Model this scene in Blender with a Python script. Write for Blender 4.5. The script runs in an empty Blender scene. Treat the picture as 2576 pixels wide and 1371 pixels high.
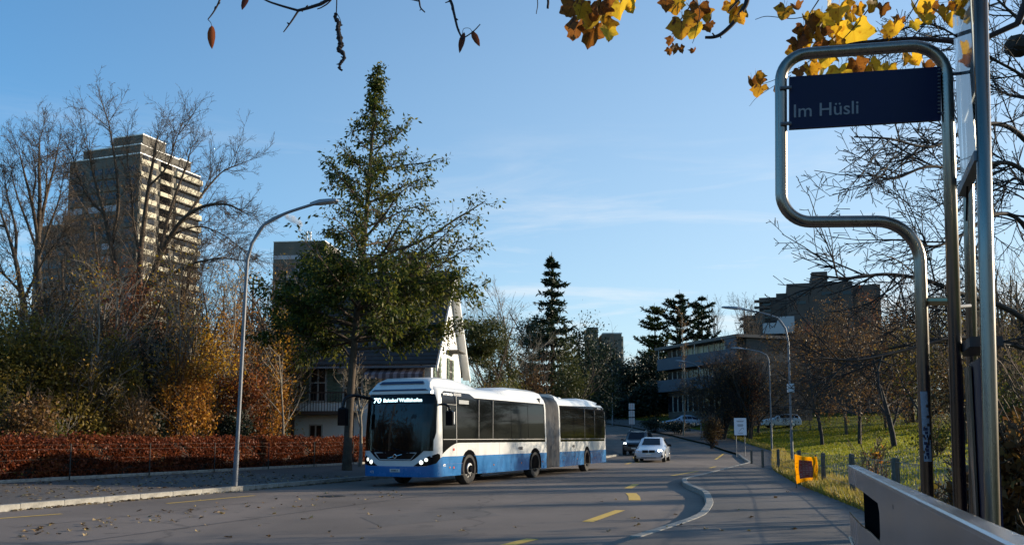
import bpy, bmesh, math, random
import numpy as np
from mathutils import Vector, Matrix

S = bpy.context.scene
COL = S.collection
R = math.radians

# ------------------------------------------------------------------ camera, sky, sun, exposure
F, CX, PITCH, YH, EYE = 2300.0, 1288.0, R(6), 1100.0, 1.45      # focal length etc. on a 2576 x 1371 picture
CYP = YH - F * math.tan(PITCH)
cam = bpy.data.cameras.new('camera')
cam.sensor_width = 36
cam.lens = F / 2576 * 36
cam.shift_y = (CYP - 685.5) / 2576
cam.clip_start, cam.clip_end = 0.05, 3000
cam_o = bpy.data.objects.new('camera', cam)
cam_o.location = (0, 0, EYE)
cam_o.rotation_euler = (R(90) + PITCH, 0, 0)
COL.objects.link(cam_o)
S.camera = cam_o

SUN_AZ, SUN_EL = R(72), R(13.5)          # azimuth clockwise from +Y (the view) towards +X
world = bpy.data.worlds.new('World')
S.world = world
world.use_nodes = True
wn, wl = world.node_tree.nodes, world.node_tree.links
wn.clear()
sky = wn.new('ShaderNodeTexSky')
sky.sky_type = 'NISHITA'
sky.sun_disc = False
sky.sun_elevation, sky.sun_rotation = SUN_EL, SUN_AZ
sky.air_density, sky.dust_density, sky.ozone_density = 1.0, 0.7, 3.5
sky.altitude = 400
tc = wn.new('ShaderNodeTexCoord')
mp = wn.new('ShaderNodeMapping'); mp.inputs['Scale'].default_value = (1.6, 1.6, 13.0)
mp.inputs['Rotation'].default_value = (0, R(7), 0); mp.inputs['Location'].default_value = (-2.2, 4.1, 1.6)
nz = wn.new('ShaderNodeTexNoise'); nz.inputs['Scale'].default_value = 2.1
nz.inputs['Detail'].default_value = 7; nz.inputs['Roughness'].default_value = 0.62; nz.inputs['Distortion'].default_value = 0.5
rp = wn.new('ShaderNodeValToRGB')
rp.color_ramp.elements[0].position = 0.48; rp.color_ramp.elements[1].position = 0.70
sp = wn.new('ShaderNodeSeparateXYZ')
lowm = wn.new('ShaderNodeMapRange')    # thin cirrus, thicker towards the horizon, none overhead
for k_, v_ in zip(('From Min', 'From Max', 'To Min', 'To Max'), (0.02, 0.34, 0.9, 0.0)): lowm.inputs[k_].default_value = v_
mul = wn.new('ShaderNodeMath'); mul.operation = 'MULTIPLY'
mixc = wn.new('ShaderNodeMixRGB'); mixc.blend_type = 'MIX'
mixc.inputs['Color2'].default_value = (4.1, 4.05, 4.0, 1)
hsv = wn.new('ShaderNodeHueSaturation'); hsv.inputs['Hue'].default_value = 0.495; hsv.inputs['Saturation'].default_value = 1.2
bg = wn.new('ShaderNodeBackground'); bg.inputs['Strength'].default_value = 0.126
out = wn.new('ShaderNodeOutputWorld')
wl.new(tc.outputs['Generated'], mp.inputs['Vector']); wl.new(mp.outputs[0], nz.inputs['Vector'])
wl.new(nz.outputs['Fac'], rp.inputs['Fac']); wl.new(tc.outputs['Generated'], sp.inputs[0])
wl.new(sp.outputs['Z'], lowm.inputs['Value']); wl.new(rp.outputs['Color'], mul.inputs[0]); wl.new(lowm.outputs[0], mul.inputs[1])
wl.new(sky.outputs['Color'], hsv.inputs['Color']); wl.new(hsv.outputs['Color'], mixc.inputs['Color1'])  # the veil goes between
VEIL_IN = hsv.outputs['Color']
# thin high veil that whitens the sky towards the sun and the horizon
dotn = wn.new('ShaderNodeVectorMath'); dotn.operation = 'DOT_PRODUCT'
dotn.inputs[1].default_value = (math.sin(SUN_AZ) * math.cos(SUN_EL), math.cos(SUN_AZ) * math.cos(SUN_EL), math.sin(SUN_EL))
wl.new(tc.outputs['Generated'], dotn.inputs[0])
va = wn.new('ShaderNodeMapRange'); va.interpolation_type = 'SMOOTHSTEP'
for k_, v_ in zip(('From Min', 'From Max', 'To Min', 'To Max'), (-0.55, 1.0, 0.0, 1.0)): va.inputs[k_].default_value = v_
vb = wn.new('ShaderNodeMapRange')
for k_, v_ in zip(('From Min', 'From Max', 'To Min', 'To Max'), (0.0, 0.66, 0.90, 0.15)): vb.inputs[k_].default_value = v_
vm = wn.new('ShaderNodeMath'); vm.operation = 'MULTIPLY'
wl.new(dotn.outputs['Value'], va.inputs['Value']); wl.new(sp.outputs['Z'], vb.inputs['Value'])
wl.new(va.outputs[0], vm.inputs[0]); wl.new(vb.outputs[0], vm.inputs[1])
veil = wn.new('ShaderNodeMixRGB'); veil.inputs['Color2'].default_value = (2.72, 3.12, 3.28, 1)
wl.new(VEIL_IN, veil.inputs['Color1']); wl.new(veil.outputs[0], mixc.inputs['Color1'])
wl.new(vm.outputs[0], veil.inputs['Fac'])
wl.new(mul.outputs[0], mixc.inputs['Fac']); wl.new(mixc.outputs[0], bg.inputs['Color'])
wl.new(bg.outputs[0], out.inputs['Surface'])

sun = bpy.data.lights.new('sun', 'SUN')
sun.energy, sun.angle, sun.color = 4.0, R(0.55), (1.0, 0.85, 0.64)
sun_o = bpy.data.objects.new('sun', sun)
sd = Vector((math.sin(SUN_AZ) * math.cos(SUN_EL), math.cos(SUN_AZ) * math.cos(SUN_EL), math.sin(SUN_EL)))
sun_o.rotation_euler = (-sd).to_track_quat('-Z', 'Y').to_euler()
sun_o.location = sd * 100
COL.objects.link(sun_o)

S.view_settings.view_transform = 'Standard'
S.view_settings.look = 'None'
S.view_settings.exposure = 1.0
S.view_settings.gamma = 1.0
S.view_settings.use_curve_mapping = False
S.cycles.max_bounces = 6
S.cycles.transparent_max_bounces = 12
S.cycles.diffuse_bounces = 3
S.cycles.glossy_bounces = 3

# ------------------------------------------------------------------ helpers
def at(px, py, Y):
    """The point at distance Y along the ray through picture point (px, py)."""
    xc, yc = (px - CX) / F, -(py - CYP) / F
    dy = math.cos(PITCH) - yc * math.sin(PITCH)
    dz = math.sin(PITCH) + yc * math.cos(PITCH)
    t = Y / dy
    return Vector((xc * t, Y, EYE + dz * t))

def gp(px, py, z=0.0):
    """The point at height z along that ray."""
    a = at(px, py, 10.0)
    t = (z - EYE) / (a.z - EYE)
    return Vector((a.x * t, 10.0 * t, z))

KL = [(-5, -18.7), (18, -10.08), (24.2, -7.76), (53, 3.0), (66, 7.8), (77, 8.3), (90, 7.2), (105, 3.5), (125, -6), (150, -22)]
KR = [(-5, -6.5), (5, -1.9), (10, 0.35), (12.3, 1.45), (14.8, 2.65), (16.2, 3.25), (19.06, 4.0), (23, 4.75), (27.3, 5.05), (30.3, 5.55), (33.4, 6.75), (50.5, 13.0),
      (66, 16.2), (83, 17.6), (97, 16.7), (110, 13.8), (130, 4), (150, -10)]
ED = [(-5, 2.6), (5, 4.3), (12, 5.4), (17.5, 6.4), (26.7, 8.1), (37, 10.4), (71, 20), (88, 21.6), (102, 21.2), (115, 18.5), (130, 10), (150, -4)]
def smooth(tab, w):
    a = np.array(tab, float); y = np.arange(-40, 1501, .25); x = np.interp(y, a[:, 0], a[:, 1])
    k = np.hanning(int(w / .25) * 2 + 1); k /= k.sum(); n2 = len(k) // 2
    return (y, np.convolve(np.pad(x, n2, 'edge'), k, 'valid'))
KL, KR, ED = smooth(KL, 3.5), smooth(KR, 1.3), smooth(ED, 3)
def lin(tab, y):
    return np.interp(y, tab[0], tab[1])
def hedge_x(y): return lin(KL, y) - 5.3
def rise(y):
    y = np.asarray(y, float)
    return 0.0008 * np.clip(y - 52, 0, 58) ** 2 + 0.0928 * np.clip(y - 110, 0, 70)
def terr(x, y):
    x, y = np.asarray(x, float), np.asarray(y, float)
    s = np.clip(x - lin(ED, y) - .45, 0, None)
    k = np.interp(y, [0, 45, 95], [0.17, 0.15, 0.06])
    z = rise(y) + 0.11 + k * np.minimum(s, 16) + 0.35 * k * np.clip(s - 16, 0, 60)
    z = z + np.where(x < hedge_x(y), 0.15, 0)
    return z
def tz(x, y): return float(terr(x, y))

def prop(o, label=None, cat=None, group=None, kind=None):
    if label: o['label'] = label
    if cat: o['category'] = cat
    if group: o['group'] = group
    if kind: o['kind'] = kind
    return o
def thing(name, label, cat, loc=(0, 0, 0), rz=0.0, group=None):
    o = bpy.data.objects.new(name, None)
    o.empty_display_size = 0.2
    o.location = loc; o.rotation_euler = (0, 0, rz)
    COL.objects.link(o)
    return prop(o, label, cat, group)
def link(name, me, parent=None, kind=None):
    o = bpy.data.objects.new(name, me)
    COL.objects.link(o)
    if parent is not None: o.parent = parent
    if kind: o['kind'] = kind
    return o

class MB:
    """Collects shapes and builds one mesh object from them."""
    def __init__(s): s.v, s.f, s.M = [], [], None
    def add(s, vs, fs):
        n = len(s.v)
        if s.M is not None: vs = [s.M @ Vector(v) for v in vs]
        s.v += [tuple(v) for v in vs]; s.f += [tuple(i + n for i in f) for f in fs]
        return s
    def box(s, c, d, rz=0.0, bev=0.0):
        x, y, z = d[0] / 2, d[1] / 2, d[2] / 2
        if bev <= 0:
            P = [(-x, -y, -z), (x, -y, -z), (x, y, -z), (-x, y, -z), (-x, -y, z), (x, -y, z), (x, y, z), (-x, y, z)]
            fs = [(0, 3, 2, 1), (4, 5, 6, 7), (0, 1, 5, 4), (1, 2, 6, 5), (2, 3, 7, 6), (3, 0, 4, 7)]
        else:
            b = bev
            P = [(-x, -y, -z), (x, -y, -z), (x, y, -z), (-x, y, -z), (-x, -y, z - b), (x, -y, z - b), (x, y, z - b), (-x, y, z - b),
                 (-x + b, -y + b, z), (x - b, -y + b, z), (x - b, y - b, z), (-x + b, y - b, z)]
            fs = [(0, 3, 2, 1), (8, 9, 10, 11)] + [(i, (i + 1) % 4, (i + 1) % 4 + 4, i + 4) for i in range(4)] + [(i + 4, (i + 1) % 4 + 4, (i + 1) % 4 + 8, i + 8) for i in range(4)]
        c_, s_ = math.cos(rz), math.sin(rz)
        return s.add([(c[0] + p[0] * c_ - p[1] * s_, c[1] + p[0] * s_ + p[1] * c_, c[2] + p[2]) for p in P], fs)
    def box2(s, a, b): return s.box([(a[i] + b[i]) / 2 for i in range(3)], [abs(b[i] - a[i]) for i in range(3)])
    def tube(s, pts, r, n=8, cap=True):
        pts = [Vector(p) for p in pts]
        rs = r if isinstance(r, (list, tuple)) else [r] * len(pts)
        vs, fs, up = [], [], None
        for i, p in enumerate(pts):
            d = (pts[min(i + 1, len(pts) - 1)] - pts[max(i - 1, 0)]).normalized()
            if up is None: up = d.orthogonal().normalized()
            up = (up - d * up.dot(d)).normalized()
            w = d.cross(up)
            for k in range(n):
                a = 2 * math.pi * k / n
                vs.append(p + (up * math.cos(a) + w * math.sin(a)) * rs[i])
        for i in range(len(pts) - 1):
            for k in range(n):
                fs.append((i * n + k, i * n + (k + 1) % n, (i + 1) * n + (k + 1) % n, (i + 1) * n + k))
        if cap:
            fs.append(tuple(range(n))[::-1]); fs.append(tuple((len(pts) - 1) * n + k for k in range(n)))
        return s.add(vs, fs)
    def lathe(s, prof, c, axis, n=24):
        """prof: (radius, offset along axis)"""
        axis = Vector(axis).normalized(); u = axis.orthogonal().normalized(); w = axis.cross(u); c = Vector(c)
        vs, fs = [], []
        for r_, h_ in prof:
            for k in range(n):
                a = 2 * math.pi * k / n
                vs.append(c + axis * h_ + (u * math.cos(a) + w * math.sin(a)) * r_)
        for i in range(len(prof) - 1):
            for k in range(n):
                fs.append((i * n + k, i * n + (k + 1) % n, (i + 1) * n + (k + 1) % n, (i + 1) * n + k))
        return s.add(vs, fs)
    def loft(s, secs, closed=True, cap=True):
        n = len(secs[0]); vs = [p for q in secs for p in q]; fs = []
        for i in range(len(secs) - 1):
            for k in range(n if closed else n - 1):
                fs.append((i * n + k, i * n + (k + 1) % n, (i + 1) * n + (k + 1) % n, (i + 1) * n + k))
        if cap:
            fs.append(tuple(range(n))[::-1]); fs.append(tuple((len(secs) - 1) * n + k for k in range(n)))
        return s.add(vs, fs)
    def prism(s, poly, axis, a, b):
        """poly in the two other axes (in order), from a to b along axis."""
        def mk(p, t): q = list(p); q.insert(axis, t); return tuple(q)
        n = len(poly)
        return s.add([mk(p, a) for p in poly] + [mk(p, b) for p in poly],
                     [tuple(range(n))[::-1], tuple(range(n, 2 * n))] + [(i, (i + 1) % n, n + (i + 1) % n, n + i) for i in range(n)])
    def quad(s, a, b, c, d): return s.add([a, b, c, d], [(0, 1, 2, 3)])
    def build(s, name, m, parent=None, smooth=None, kind=None):
        me = bpy.data.meshes.new(name)
        me.from_pydata(s.v, [], s.f); me.update()
        bm = bmesh.new(); bm.from_mesh(me)
        bmesh.ops.recalc_face_normals(bm, faces=bm.faces)
        bm.to_mesh(me); bm.free()
        if smooth is not None:
            me.shade_smooth() if smooth >= 180 else sharp(me, smooth)
        me.materials.append(m)
        return link(name, me, parent, kind)
def sharp(me, deg):
    me.shade_smooth()
    me.set_sharp_from_angle(angle=R(deg))

def npmesh(name, V, Q, m, rnd=None, smooth=False):
    """Big mesh from arrays: V (n,3), Q (f,k)."""
    V = np.ascontiguousarray(V, np.float32); Q = np.ascontiguousarray(Q, np.int32)
    f, k = Q.shape
    me = bpy.data.meshes.new(name)
    me.vertices.add(len(V)); me.vertices.foreach_set('co', V.ravel())
    me.loops.add(f * k); me.loops.foreach_set('vertex_index', Q.ravel())
    me.polygons.add(f)
    me.polygons.foreach_set('loop_start', np.arange(0, f * k, k, dtype=np.int32))
    if smooth: me.polygons.foreach_set('use_smooth', np.ones(f, bool))
    if rnd is not None:
        at_ = me.attributes.new('rnd', 'FLOAT', 'FACE'); at_.data.foreach_set('value', np.ascontiguousarray(rnd, np.float32))
    me.update(calc_edges=True)
    me.materials.append(m)
    return me

def fillet(pts, rad, seg=8):
    """Polyline with rounded inner corners; rad: one radius per inner point."""
    pts = [Vector(p) for p in pts]; o = [pts[0]]
    for i in range(1, len(pts) - 1):
        a, b, c = pts[i - 1], pts[i], pts[i + 1]
        r = rad[i - 1]
        d1, d2 = (a - b).normalized(), (c - b).normalized()
        ang = d1.angle(d2); t = min(r / math.tan(ang / 2), (a - b).length * .49, (c - b).length * .49); r = t * math.tan(ang / 2)
        cen = b + (d1 + d2).normalized() * (r / math.sin(ang / 2))
        p0, p1 = b + d1 * t, b + d2 * t
        v0, v1 = p0 - cen, p1 - cen
        w = v0.angle(v1)
        for k in range(seg + 1):
            f_ = k / seg
            o.append(cen + (v0 * math.sin((1 - f_) * w) + v1 * math.sin(f_ * w)) / math.sin(w))
    return o + [pts[-1]]

def spline(pts, n=6):
    """Catmull-Rom through pts."""
    P = [Vector(p) for p in pts]; P = [P[0] * 2 - P[1]] + P + [P[-1] * 2 - P[-2]]
    o = []
    for i in range(1, len(P) - 2):
        for k in range(n):
            t = k / n
            a, b, c, d = P[i - 1], P[i], P[i + 1], P[i + 2]
            o.append(0.5 * ((2 * b) + (c - a) * t + (2 * a - 5 * b + 4 * c - d) * t * t + (3 * b - a - 3 * c + d) * t ** 3))
    return o + [P[-2]]

# ------------------------------------------------------------------ materials
MATS = {}
def mat(name, col, rough=0.6, metal=0.0, var=0.0, scale=8.0, bump=0.0, bscale=40.0, col2=None, spec=0.5, emit=None, estr=0.0, coat=0.0, stretch=None, detail=5):
    if name in MATS: return MATS[name]
    m = bpy.data.materials.new(name); m.use_nodes = True
    n, l = m.node_tree.nodes, m.node_tree.links
    b = n['Principled BSDF']
    b.inputs['Base Color'].default_value = (*col, 1)
    b.inputs['Roughness'].default_value = rough
    b.inputs['Metallic'].default_value = metal
    b.inputs['Specular IOR Level'].default_value = spec
    if coat: b.inputs['Coat Weight'].default_value = coat; b.inputs['Coat Roughness'].default_value = 0.05
    if emit: b.inputs['Emission Color'].default_value = (*emit, 1); b.inputs['Emission Strength'].default_value = estr
    if var > 0 or col2 or bump > 0:
        tcn = n.new('ShaderNodeTexCoord'); mpn = n.new('ShaderNodeMapping')
        if stretch: mpn.inputs['Scale'].default_value = stretch
        l.new(tcn.outputs['Object'], mpn.inputs['Vector'])
    if var > 0 or col2:
        t = n.new('ShaderNodeTexNoise'); t.inputs['Scale'].default_value = scale; t.inputs['Detail'].default_value = detail
        t.inputs['Roughness'].default_value = 0.6
        l.new(mpn.outputs[0], t.inputs['Vector'])
        r_ = n.new('ShaderNodeValToRGB')
        r_.color_ramp.elements[0].position, r_.color_ramp.elements[1].position = 0.32, 0.7
        c2 = col2 or tuple(min(1, c * (1 + var)) for c in col)
        c1 = tuple(c * (1 - var) for c in col)
        r_.color_ramp.elements[0].color = (*c1, 1); r_.color_ramp.elements[1].color = (*c2, 1)
        l.new(t.outputs['Fac'], r_.inputs['Fac']); l.new(r_.outputs['Color'], b.inputs['Base Color'])
        rr = n.new('ShaderNodeMapRange'); rr.inputs['To Min'].default_value = max(0.02, rough - .08); rr.inputs['To Max'].default_value = min(1, rough + .1)
        l.new(t.outputs['Fac'], rr.inputs['Value']); l.new(rr.outputs[0], b.inputs['Roughness'])
    if bump > 0:
        t2 = n.new('ShaderNodeTexNoise'); t2.inputs['Scale'].default_value = bscale; t2.inputs['Detail'].default_value = 4
        l.new(mpn.outputs[0], t2.inputs['Vector'])
        bp = n.new('ShaderNodeBump'); bp.inputs['Strength'].default_value = bump; bp.inputs['Distance'].default_value = 0.02
        l.new(t2.outputs['Fac'], bp.inputs['Height']); l.new(bp.outputs[0], b.inputs['Normal'])
    MATS[name] = m
    return m

def leafmat(name, cols, trans=0.35, rough=0.55, gloss=0.3):
    """cols: colours of single leaves, spread by a random number stored per leaf."""
    if name in MATS: return MATS[name]
    m = bpy.data.materials.new(name); m.use_nodes = True
    n, l = m.node_tree.nodes, m.node_tree.links
    b = n['Principled BSDF']; b.inputs['Roughness'].default_value = rough; b.inputs['Specular IOR Level'].default_value = gloss
    a = n.new('ShaderNodeAttribute'); a.attribute_name = 'rnd'
    r_ = n.new('ShaderNodeValToRGB'); e = r_.color_ramp.elements
    while len(e) < len(cols): e.new(0.5)
    for i, c in enumerate(cols):
        e[i].position = i / (len(cols) - 1); e[i].color = (*c, 1)
    l.new(a.outputs['Fac'], r_.inputs['Fac'])
    t = n.new('ShaderNodeBsdfTranslucent'); mx = n.new('ShaderNodeMixShader'); mx.inputs[0].default_value = trans
    l.new(r_.outputs['Color'], b.inputs['Base Color']); l.new(r_.outputs['Color'], t.inputs['Color'])
    l.new(b.outputs[0], mx.inputs[1]); l.new(t.outputs[0], mx.inputs[2]); l.new(mx.outputs[0], n['Material Output'].inputs['Surface'])
    MATS[name] = m
    return m

def asphalt(name, col, patch):
    m = bpy.data.materials.new(name); m.use_nodes = True
    n, l = m.node_tree.nodes, m.node_tree.links
    b = n['Principled BSDF']; b.inputs['Roughness'].default_value = 0.85; b.inputs['Specular IOR Level'].default_value = 0.3
    tcn = n.new('ShaderNodeTexCoord')
    def noise(sc, det=4, stretch=None):
        t = n.new('ShaderNodeTexNoise'); t.inputs['Scale'].default_value = sc; t.inputs['Detail'].default_value = det
        if stretch:
            mpn = n.new('ShaderNodeMapping'); mpn.inputs['Scale'].default_value = stretch; mpn.inputs['Rotation'].default_value = (0, 0, R(-21))
            l.new(tcn.outputs['Object'], mpn.inputs[0]); l.new(mpn.outputs[0], t.inputs['Vector'])
        else: l.new(tcn.outputs['Object'], t.inputs['Vector'])
        return t
    def mixn(f, c1, c2, bt='MIX'):
        x = n.new('ShaderNodeMixRGB'); x.blend_type = bt
        for k, s_ in ((0, f), (1, c1), (2, c2)):
            if isinstance(s_, bpy.types.NodeSocket): l.new(s_, x.inputs[k])
            else: x.inputs[k].default_value = s_ if k == 0 else (*s_, 1)
        return x.outputs[0]
    def ramp(s_, a, b_):
        r_ = n.new('ShaderNodeMapRange'); r_.inputs['From Min'].default_value = a; r_.inputs['From Max'].default_value = b_  # clamp
        l.new(s_, r_.inputs['Value']); return r_.outputs[0]
    big = noise(0.22, 5); wear = noise(0.5, 5, (1.0, 0.08, 1)); grain = noise(75, 2); tar = noise(1.6, 6)
    c = mixn(ramp(big.outputs['Fac'], .35, .65), tuple(x * .74 for x in col), tuple(x * 1.22 for x in col))
    c = mixn(ramp(wear.outputs['Fac'], .5, .75), c, tuple(x * 1.5 for x in col))
    c = mixn(ramp(tar.outputs['Fac'], .62, .66), c, tuple(x * patch for x in col))
    v = n.new('ShaderNodeTexVoronoi'); v.feature = 'DISTANCE_TO_EDGE'; v.inputs['Scale'].default_value = 0.22
    dn = noise(1.1, 5); mv = n.new('ShaderNodeMixRGB'); mv.inputs[0].default_value = 0.45
    l.new(tcn.outputs['Object'], mv.inputs[1]); l.new(dn.outputs['Color'], mv.inputs[2]); l.new(mv.outputs[0], v.inputs['Vector'])
    crack = ramp(v.outputs['Distance'], 0.006, 0.0)
    cm = n.new('ShaderNodeMath'); cm.operation = 'MULTIPLY'; l.new(crack, cm.inputs[0]); cm.inputs[1].default_value = 0.65
    c = mixn(cm.outputs[0], c, tuple(x * .4 for x in col))
    c = mixn(ramp(grain.outputs['Fac'], .3, .7), mixn(0.25, c, (0.01, 0.01, 0.01)), mixn(0.14, c, (0.3, 0.28, 0.26)))
    l.new(c, b.inputs['Base Color'])
    bp = n.new('ShaderNodeBump'); bp.inputs['Strength'].default_value = 0.5; bp.inputs['Distance'].default_value = 0.01
    l.new(grain.outputs['Fac'], bp.inputs['Height']); l.new(bp.outputs[0], b.inputs['Normal'])
    return m

M_ROAD = asphalt('road_asphalt', (0.156, 0.124, 0.103), 0.76)
M_PAVE = asphalt('pavement_asphalt', (0.100, 0.088, 0.080), 0.74)
M_KERB = mat('kerb_granite', (0.25, 0.238, 0.21), .8, var=.35, scale=6, bump=.4, bscale=60)
M_EARTH = mat('earth', (0.06, 0.075, 0.015), .95, var=.4, scale=1.2, bump=.8, bscale=9, col2=(0.11, 0.14, 0.02))
M_YELLOW = mat('road_paint', (0.62, 0.38, 0.05), .75, var=.22, scale=14, col2=(0.66, 0.42, 0.07))
M_IRON = mat('cast_iron', (0.04, 0.04, 0.04), .6, metal=.6, bump=.5, bscale=60)
M_GALV = mat('galvanised_steel', (0.15, 0.16, 0.18), .55, metal=.3, var=.15, scale=9)
M_STEEL = mat('brushed_steel', (0.27, 0.24, 0.205), .27, metal=1.0, var=.12, scale=5, stretch=(6, 6, .4))
M_STEEL2 = mat('dull_steel', (0.30, 0.325, 0.38), .24, metal=1.0, var=.30, scale=2.0, stretch=(1.6, 1.6, .12), bump=.30, bscale=1.7)
M_DARK = mat('recess_shade_black', (0.006, 0.006, 0.007), .9, spec=.0)  # near-black holding the shade of hollows; some dark parts use it too
M_NAVY = mat('navy_enamel', (0.004, 0.006, 0.038), .4, var=.15, scale=3, spec=.25)
M_LETTER = mat('sign_lettering', (0.22, 0.23, 0.25), .5)
M_BRASS = mat('brass_bracket', (0.45, 0.36, 0.2), .35, metal=1)
M_WHITE = mat('white_coach_paint', (0.60, 0.60, 0.585), .28, coat=.3, var=.05, scale=1.3)
M_BLUE = mat('blue_coach_paint', (0.010, 0.135, 0.36), .25, coat=.3, var=.10, scale=1.2, col2=(0.014, 0.16, 0.41))
M_GLASS = mat('tinted_bus_glass', (0.004, 0.005, 0.005), .05, spec=.18)
M_BLACK = mat('black_plastic', (0.006, 0.006, 0.008), .14, spec=.16)
M_RUBBER = mat('tyre_rubber', (0.020, 0.019, 0.018), .85, var=.3, scale=6, col2=(0.05, 0.045, 0.04))
M_HUB = mat('wheel_hub_metal', (0.55, 0.55, 0.55), .3, metal=1)
M_BELLOWS = mat('bellows_fabric', (0.155, 0.135, 0.12), .8, var=.45, scale=2.4, col2=(0.26, 0.24, 0.22), bump=.2, bscale=20, stretch=(1, 1, .35))
M_CHROME = mat('chrome', (0.7, 0.7, 0.7), .12, metal=1)
M_LED = mat('display_led', (0.5, 0.9, 1.0), .5, emit=(0.62, 0.95, 1.0), estr=1.6)
M_LAMPON = mat('lit_headlamp', (1, 1, 1), .3, emit=(0.93, 1.0, 0.93), estr=3.2)
M_LAMPDIM = mat('running_light', (1, 1, 1), .3, emit=(0.92, 1.0, 0.88), estr=1.1)
M_GREYTXT = mat('grey_print', (0.45, 0.47, 0.5), .6)
M_DARKTXT = mat('dark_print', (0.02, 0.025, 0.04), .6)
M_RED = mat('red_enamel', (0.55, 0.03, 0.02), .4)
M_AMBER = mat('amber_lens', (0.6, 0.2, 0.02), .3)

# ------------------------------------------------------------------ ground, road, pavements
def strip(name, fa, fb, ys, zf, m, n=10):
    V, Q = [], []
    for i, y in enumerate(ys):
        a, b = fa(y), fb(y)
        for k in range(n + 1):
            x = a + (b - a) * k / n
            V.append((x, y, zf(x, y, k / n)))
    for i in range(len(ys) - 1):
        for k in range(n):
            p = i * (n + 1) + k
            Q.append((p, p + 1, p + n + 2, p + n + 1))
    o = link(name, npmesh(name, np.array(V), np.array(Q), m, smooth=True))
    o['kind'] = 'structure'
    return o

xs = np.unique(np.concatenate([np.linspace(-700, -60, 20), np.arange(-60, 60.1, 1.0), np.linspace(60, 700, 20)]))
ys = np.unique(np.concatenate([np.linspace(-60, -6, 8), np.arange(-6, 130.1, 1.0), np.linspace(130, 1500, 40)]))
GX, GY = np.meshgrid(xs, ys)
GZ = terr(GX, GY)
rg = np.random.default_rng(4)
GZ = GZ + 0.05 * np.sin(GX * 1.3 + 0.4 * GY) * np.cos(GY * .9) * np.clip((GX - lin(ED, GY) - 1.8) / 2, 0, 1)
inside = (GX > hedge_x(GY) + .7) & (GX < lin(ED, GY) - .7) & (GY < 149)
GZ[inside] -= 0.30
idx = np.arange(GX.size).reshape(GX.shape)
Q = np.stack([idx[:-1, :-1], idx[:-1, 1:], idx[1:, 1:], idx[1:, :-1]], -1).reshape(-1, 4)
ground = link('ground', npmesh('ground', np.stack([GX, GY, GZ], -1).reshape(-1, 3), Q, M_EARTH, smooth=True), kind='structure')

yy = np.unique(np.concatenate([np.arange(-5, 60, .7), np.arange(60, 150, 2.0)]))
fkl, fkr, fed = (lambda y: float(lin(KL, y))), (lambda y: float(lin(KR, y))), (lambda y: float(lin(ED, y)))
road = strip('road', lambda y: fkl(y) - .05, lambda y: fkr(y) + .05, yy, lambda x, y, t: float(rise(y)), M_ROAD, 12)
pave_l = strip('pavement', lambda y: fkl(y) - 5.3, lambda y: fkl(y) - .10, yy, lambda x, y, t: float(rise(y)) + .275 - .16 * t, M_PAVE, 6)
pave_r = strip('pavement', lambda y: fkr(y) + .16, lambda y: fed(y) + .28, yy, lambda x, y, t: float(rise(y)) + .118 + .012 * t, M_PAVE, 6)

def stones(parent, name, curve, y0, y1, L, wid, top, bot, side, m, gap=.012, zf=rise):
    """A row of kerb stones, one object each."""
    y = y0; k = 0
    rng = random.Random(7 + int(y0))
    while y < y1:
        x = float(lin(curve, y))
        dx = float(lin(curve, y + .3)) - x
        d = Vector((dx, .3, 0)).normalized()
        e = Vector((float(lin(curve, y + d.y * L)), y + d.y * L, 0))
        a = Vector((x, y, 0)); d = (e - a).normalized(); ln = (e - a).length - gap
        nrm = Vector((d.y, -d.x, 0)) * side
        c = a + d * (ln / 2) + nrm * (wid / 2)
        zz = float(zf(c.y))
        b = MB(); b.box((0, 0, (top + bot) / 2), (ln, wid, top - bot), 0, .012)
        o = b.build(name, m, parent)
        o.location = (c.x, c.y, zz + rng.uniform(-.004, .004)); o.rotation_euler = (0, 0, math.atan2(d.y, d.x) + rng.uniform(-.004, .004))
        y = e.y; k += 1
def setting(name):
    o = bpy.data.objects.new(name, None); COL.objects.link(o); o['kind'] = 'structure'; return o
kerb_l, kerb_r, edging = setting('kerb'), setting('kerb'), setting('pavement_edging')
stones(kerb_l, 'kerb_stone', KL, 15.5, 66, 1.1, .16, .135, -.2, -1, M_KERB)
stones(kerb_r, 'kerb_stone', KR, 12.6, 66, .8, .16, .128, -.2, 1, M_KERB)
HX = (KL[0], KL[1] - 5.3)
stones(edging, 'edging_stone', HX, 19.5, 52, 2.0, .12, .36, .0, -1, M_KERB)

def dash(pts, w=.12):
    """A painted line on the road through picture points."""
    P = [gp(*p) for p in pts]
    V, Fq = [], []
    for i, p in enumerate(P):
        d = (P[min(i + 1, len(P) - 1)] - P[max(i - 1, 0)]).normalized(); nrm = Vector((-d.y, d.x, 0))
        for s_ in (-1, 1):
            q = p + nrm * (w / 2 * s_); V.append((q.x, q.y, float(rise(q.y)) + .005))
    for i in range(len(P) - 1): Fq.append((2 * i, 2 * i + 1, 2 * i + 3, 2 * i + 2))
    b = MB(); b.add(V, Fq)
    return b.build('lane_dash', M_YELLOW, road)
for pts, w in (([(-60, 1308), (155, 1292)], .12), ([(420, 1266), (640, 1246)], .12), ([(1225, 1384), (1340, 1355)], .2), ([(1478, 1312), (1560, 1283)], .2),
               ([(1587, 1240), (1595, 1248), (1597, 1258)], .28), ([(1580, 1228), (1600, 1217)], .22), ([(1690, 1196), (1755, 1185)], .17),
               ([(1785, 1177), (1800, 1173)], .17), ([(1800, 1157), (1820, 1149)], .17), ([(1742, 1127), (1756, 1120)], .2), ([(1596, 1153), (1604, 1163)], .25), ([(1575, 1167), (1588, 1163)], .2)):
    dash(pts, w)
M_TAR = mat('tar_seam', (.055, .05, .048), .55, var=.3, scale=6)
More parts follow.
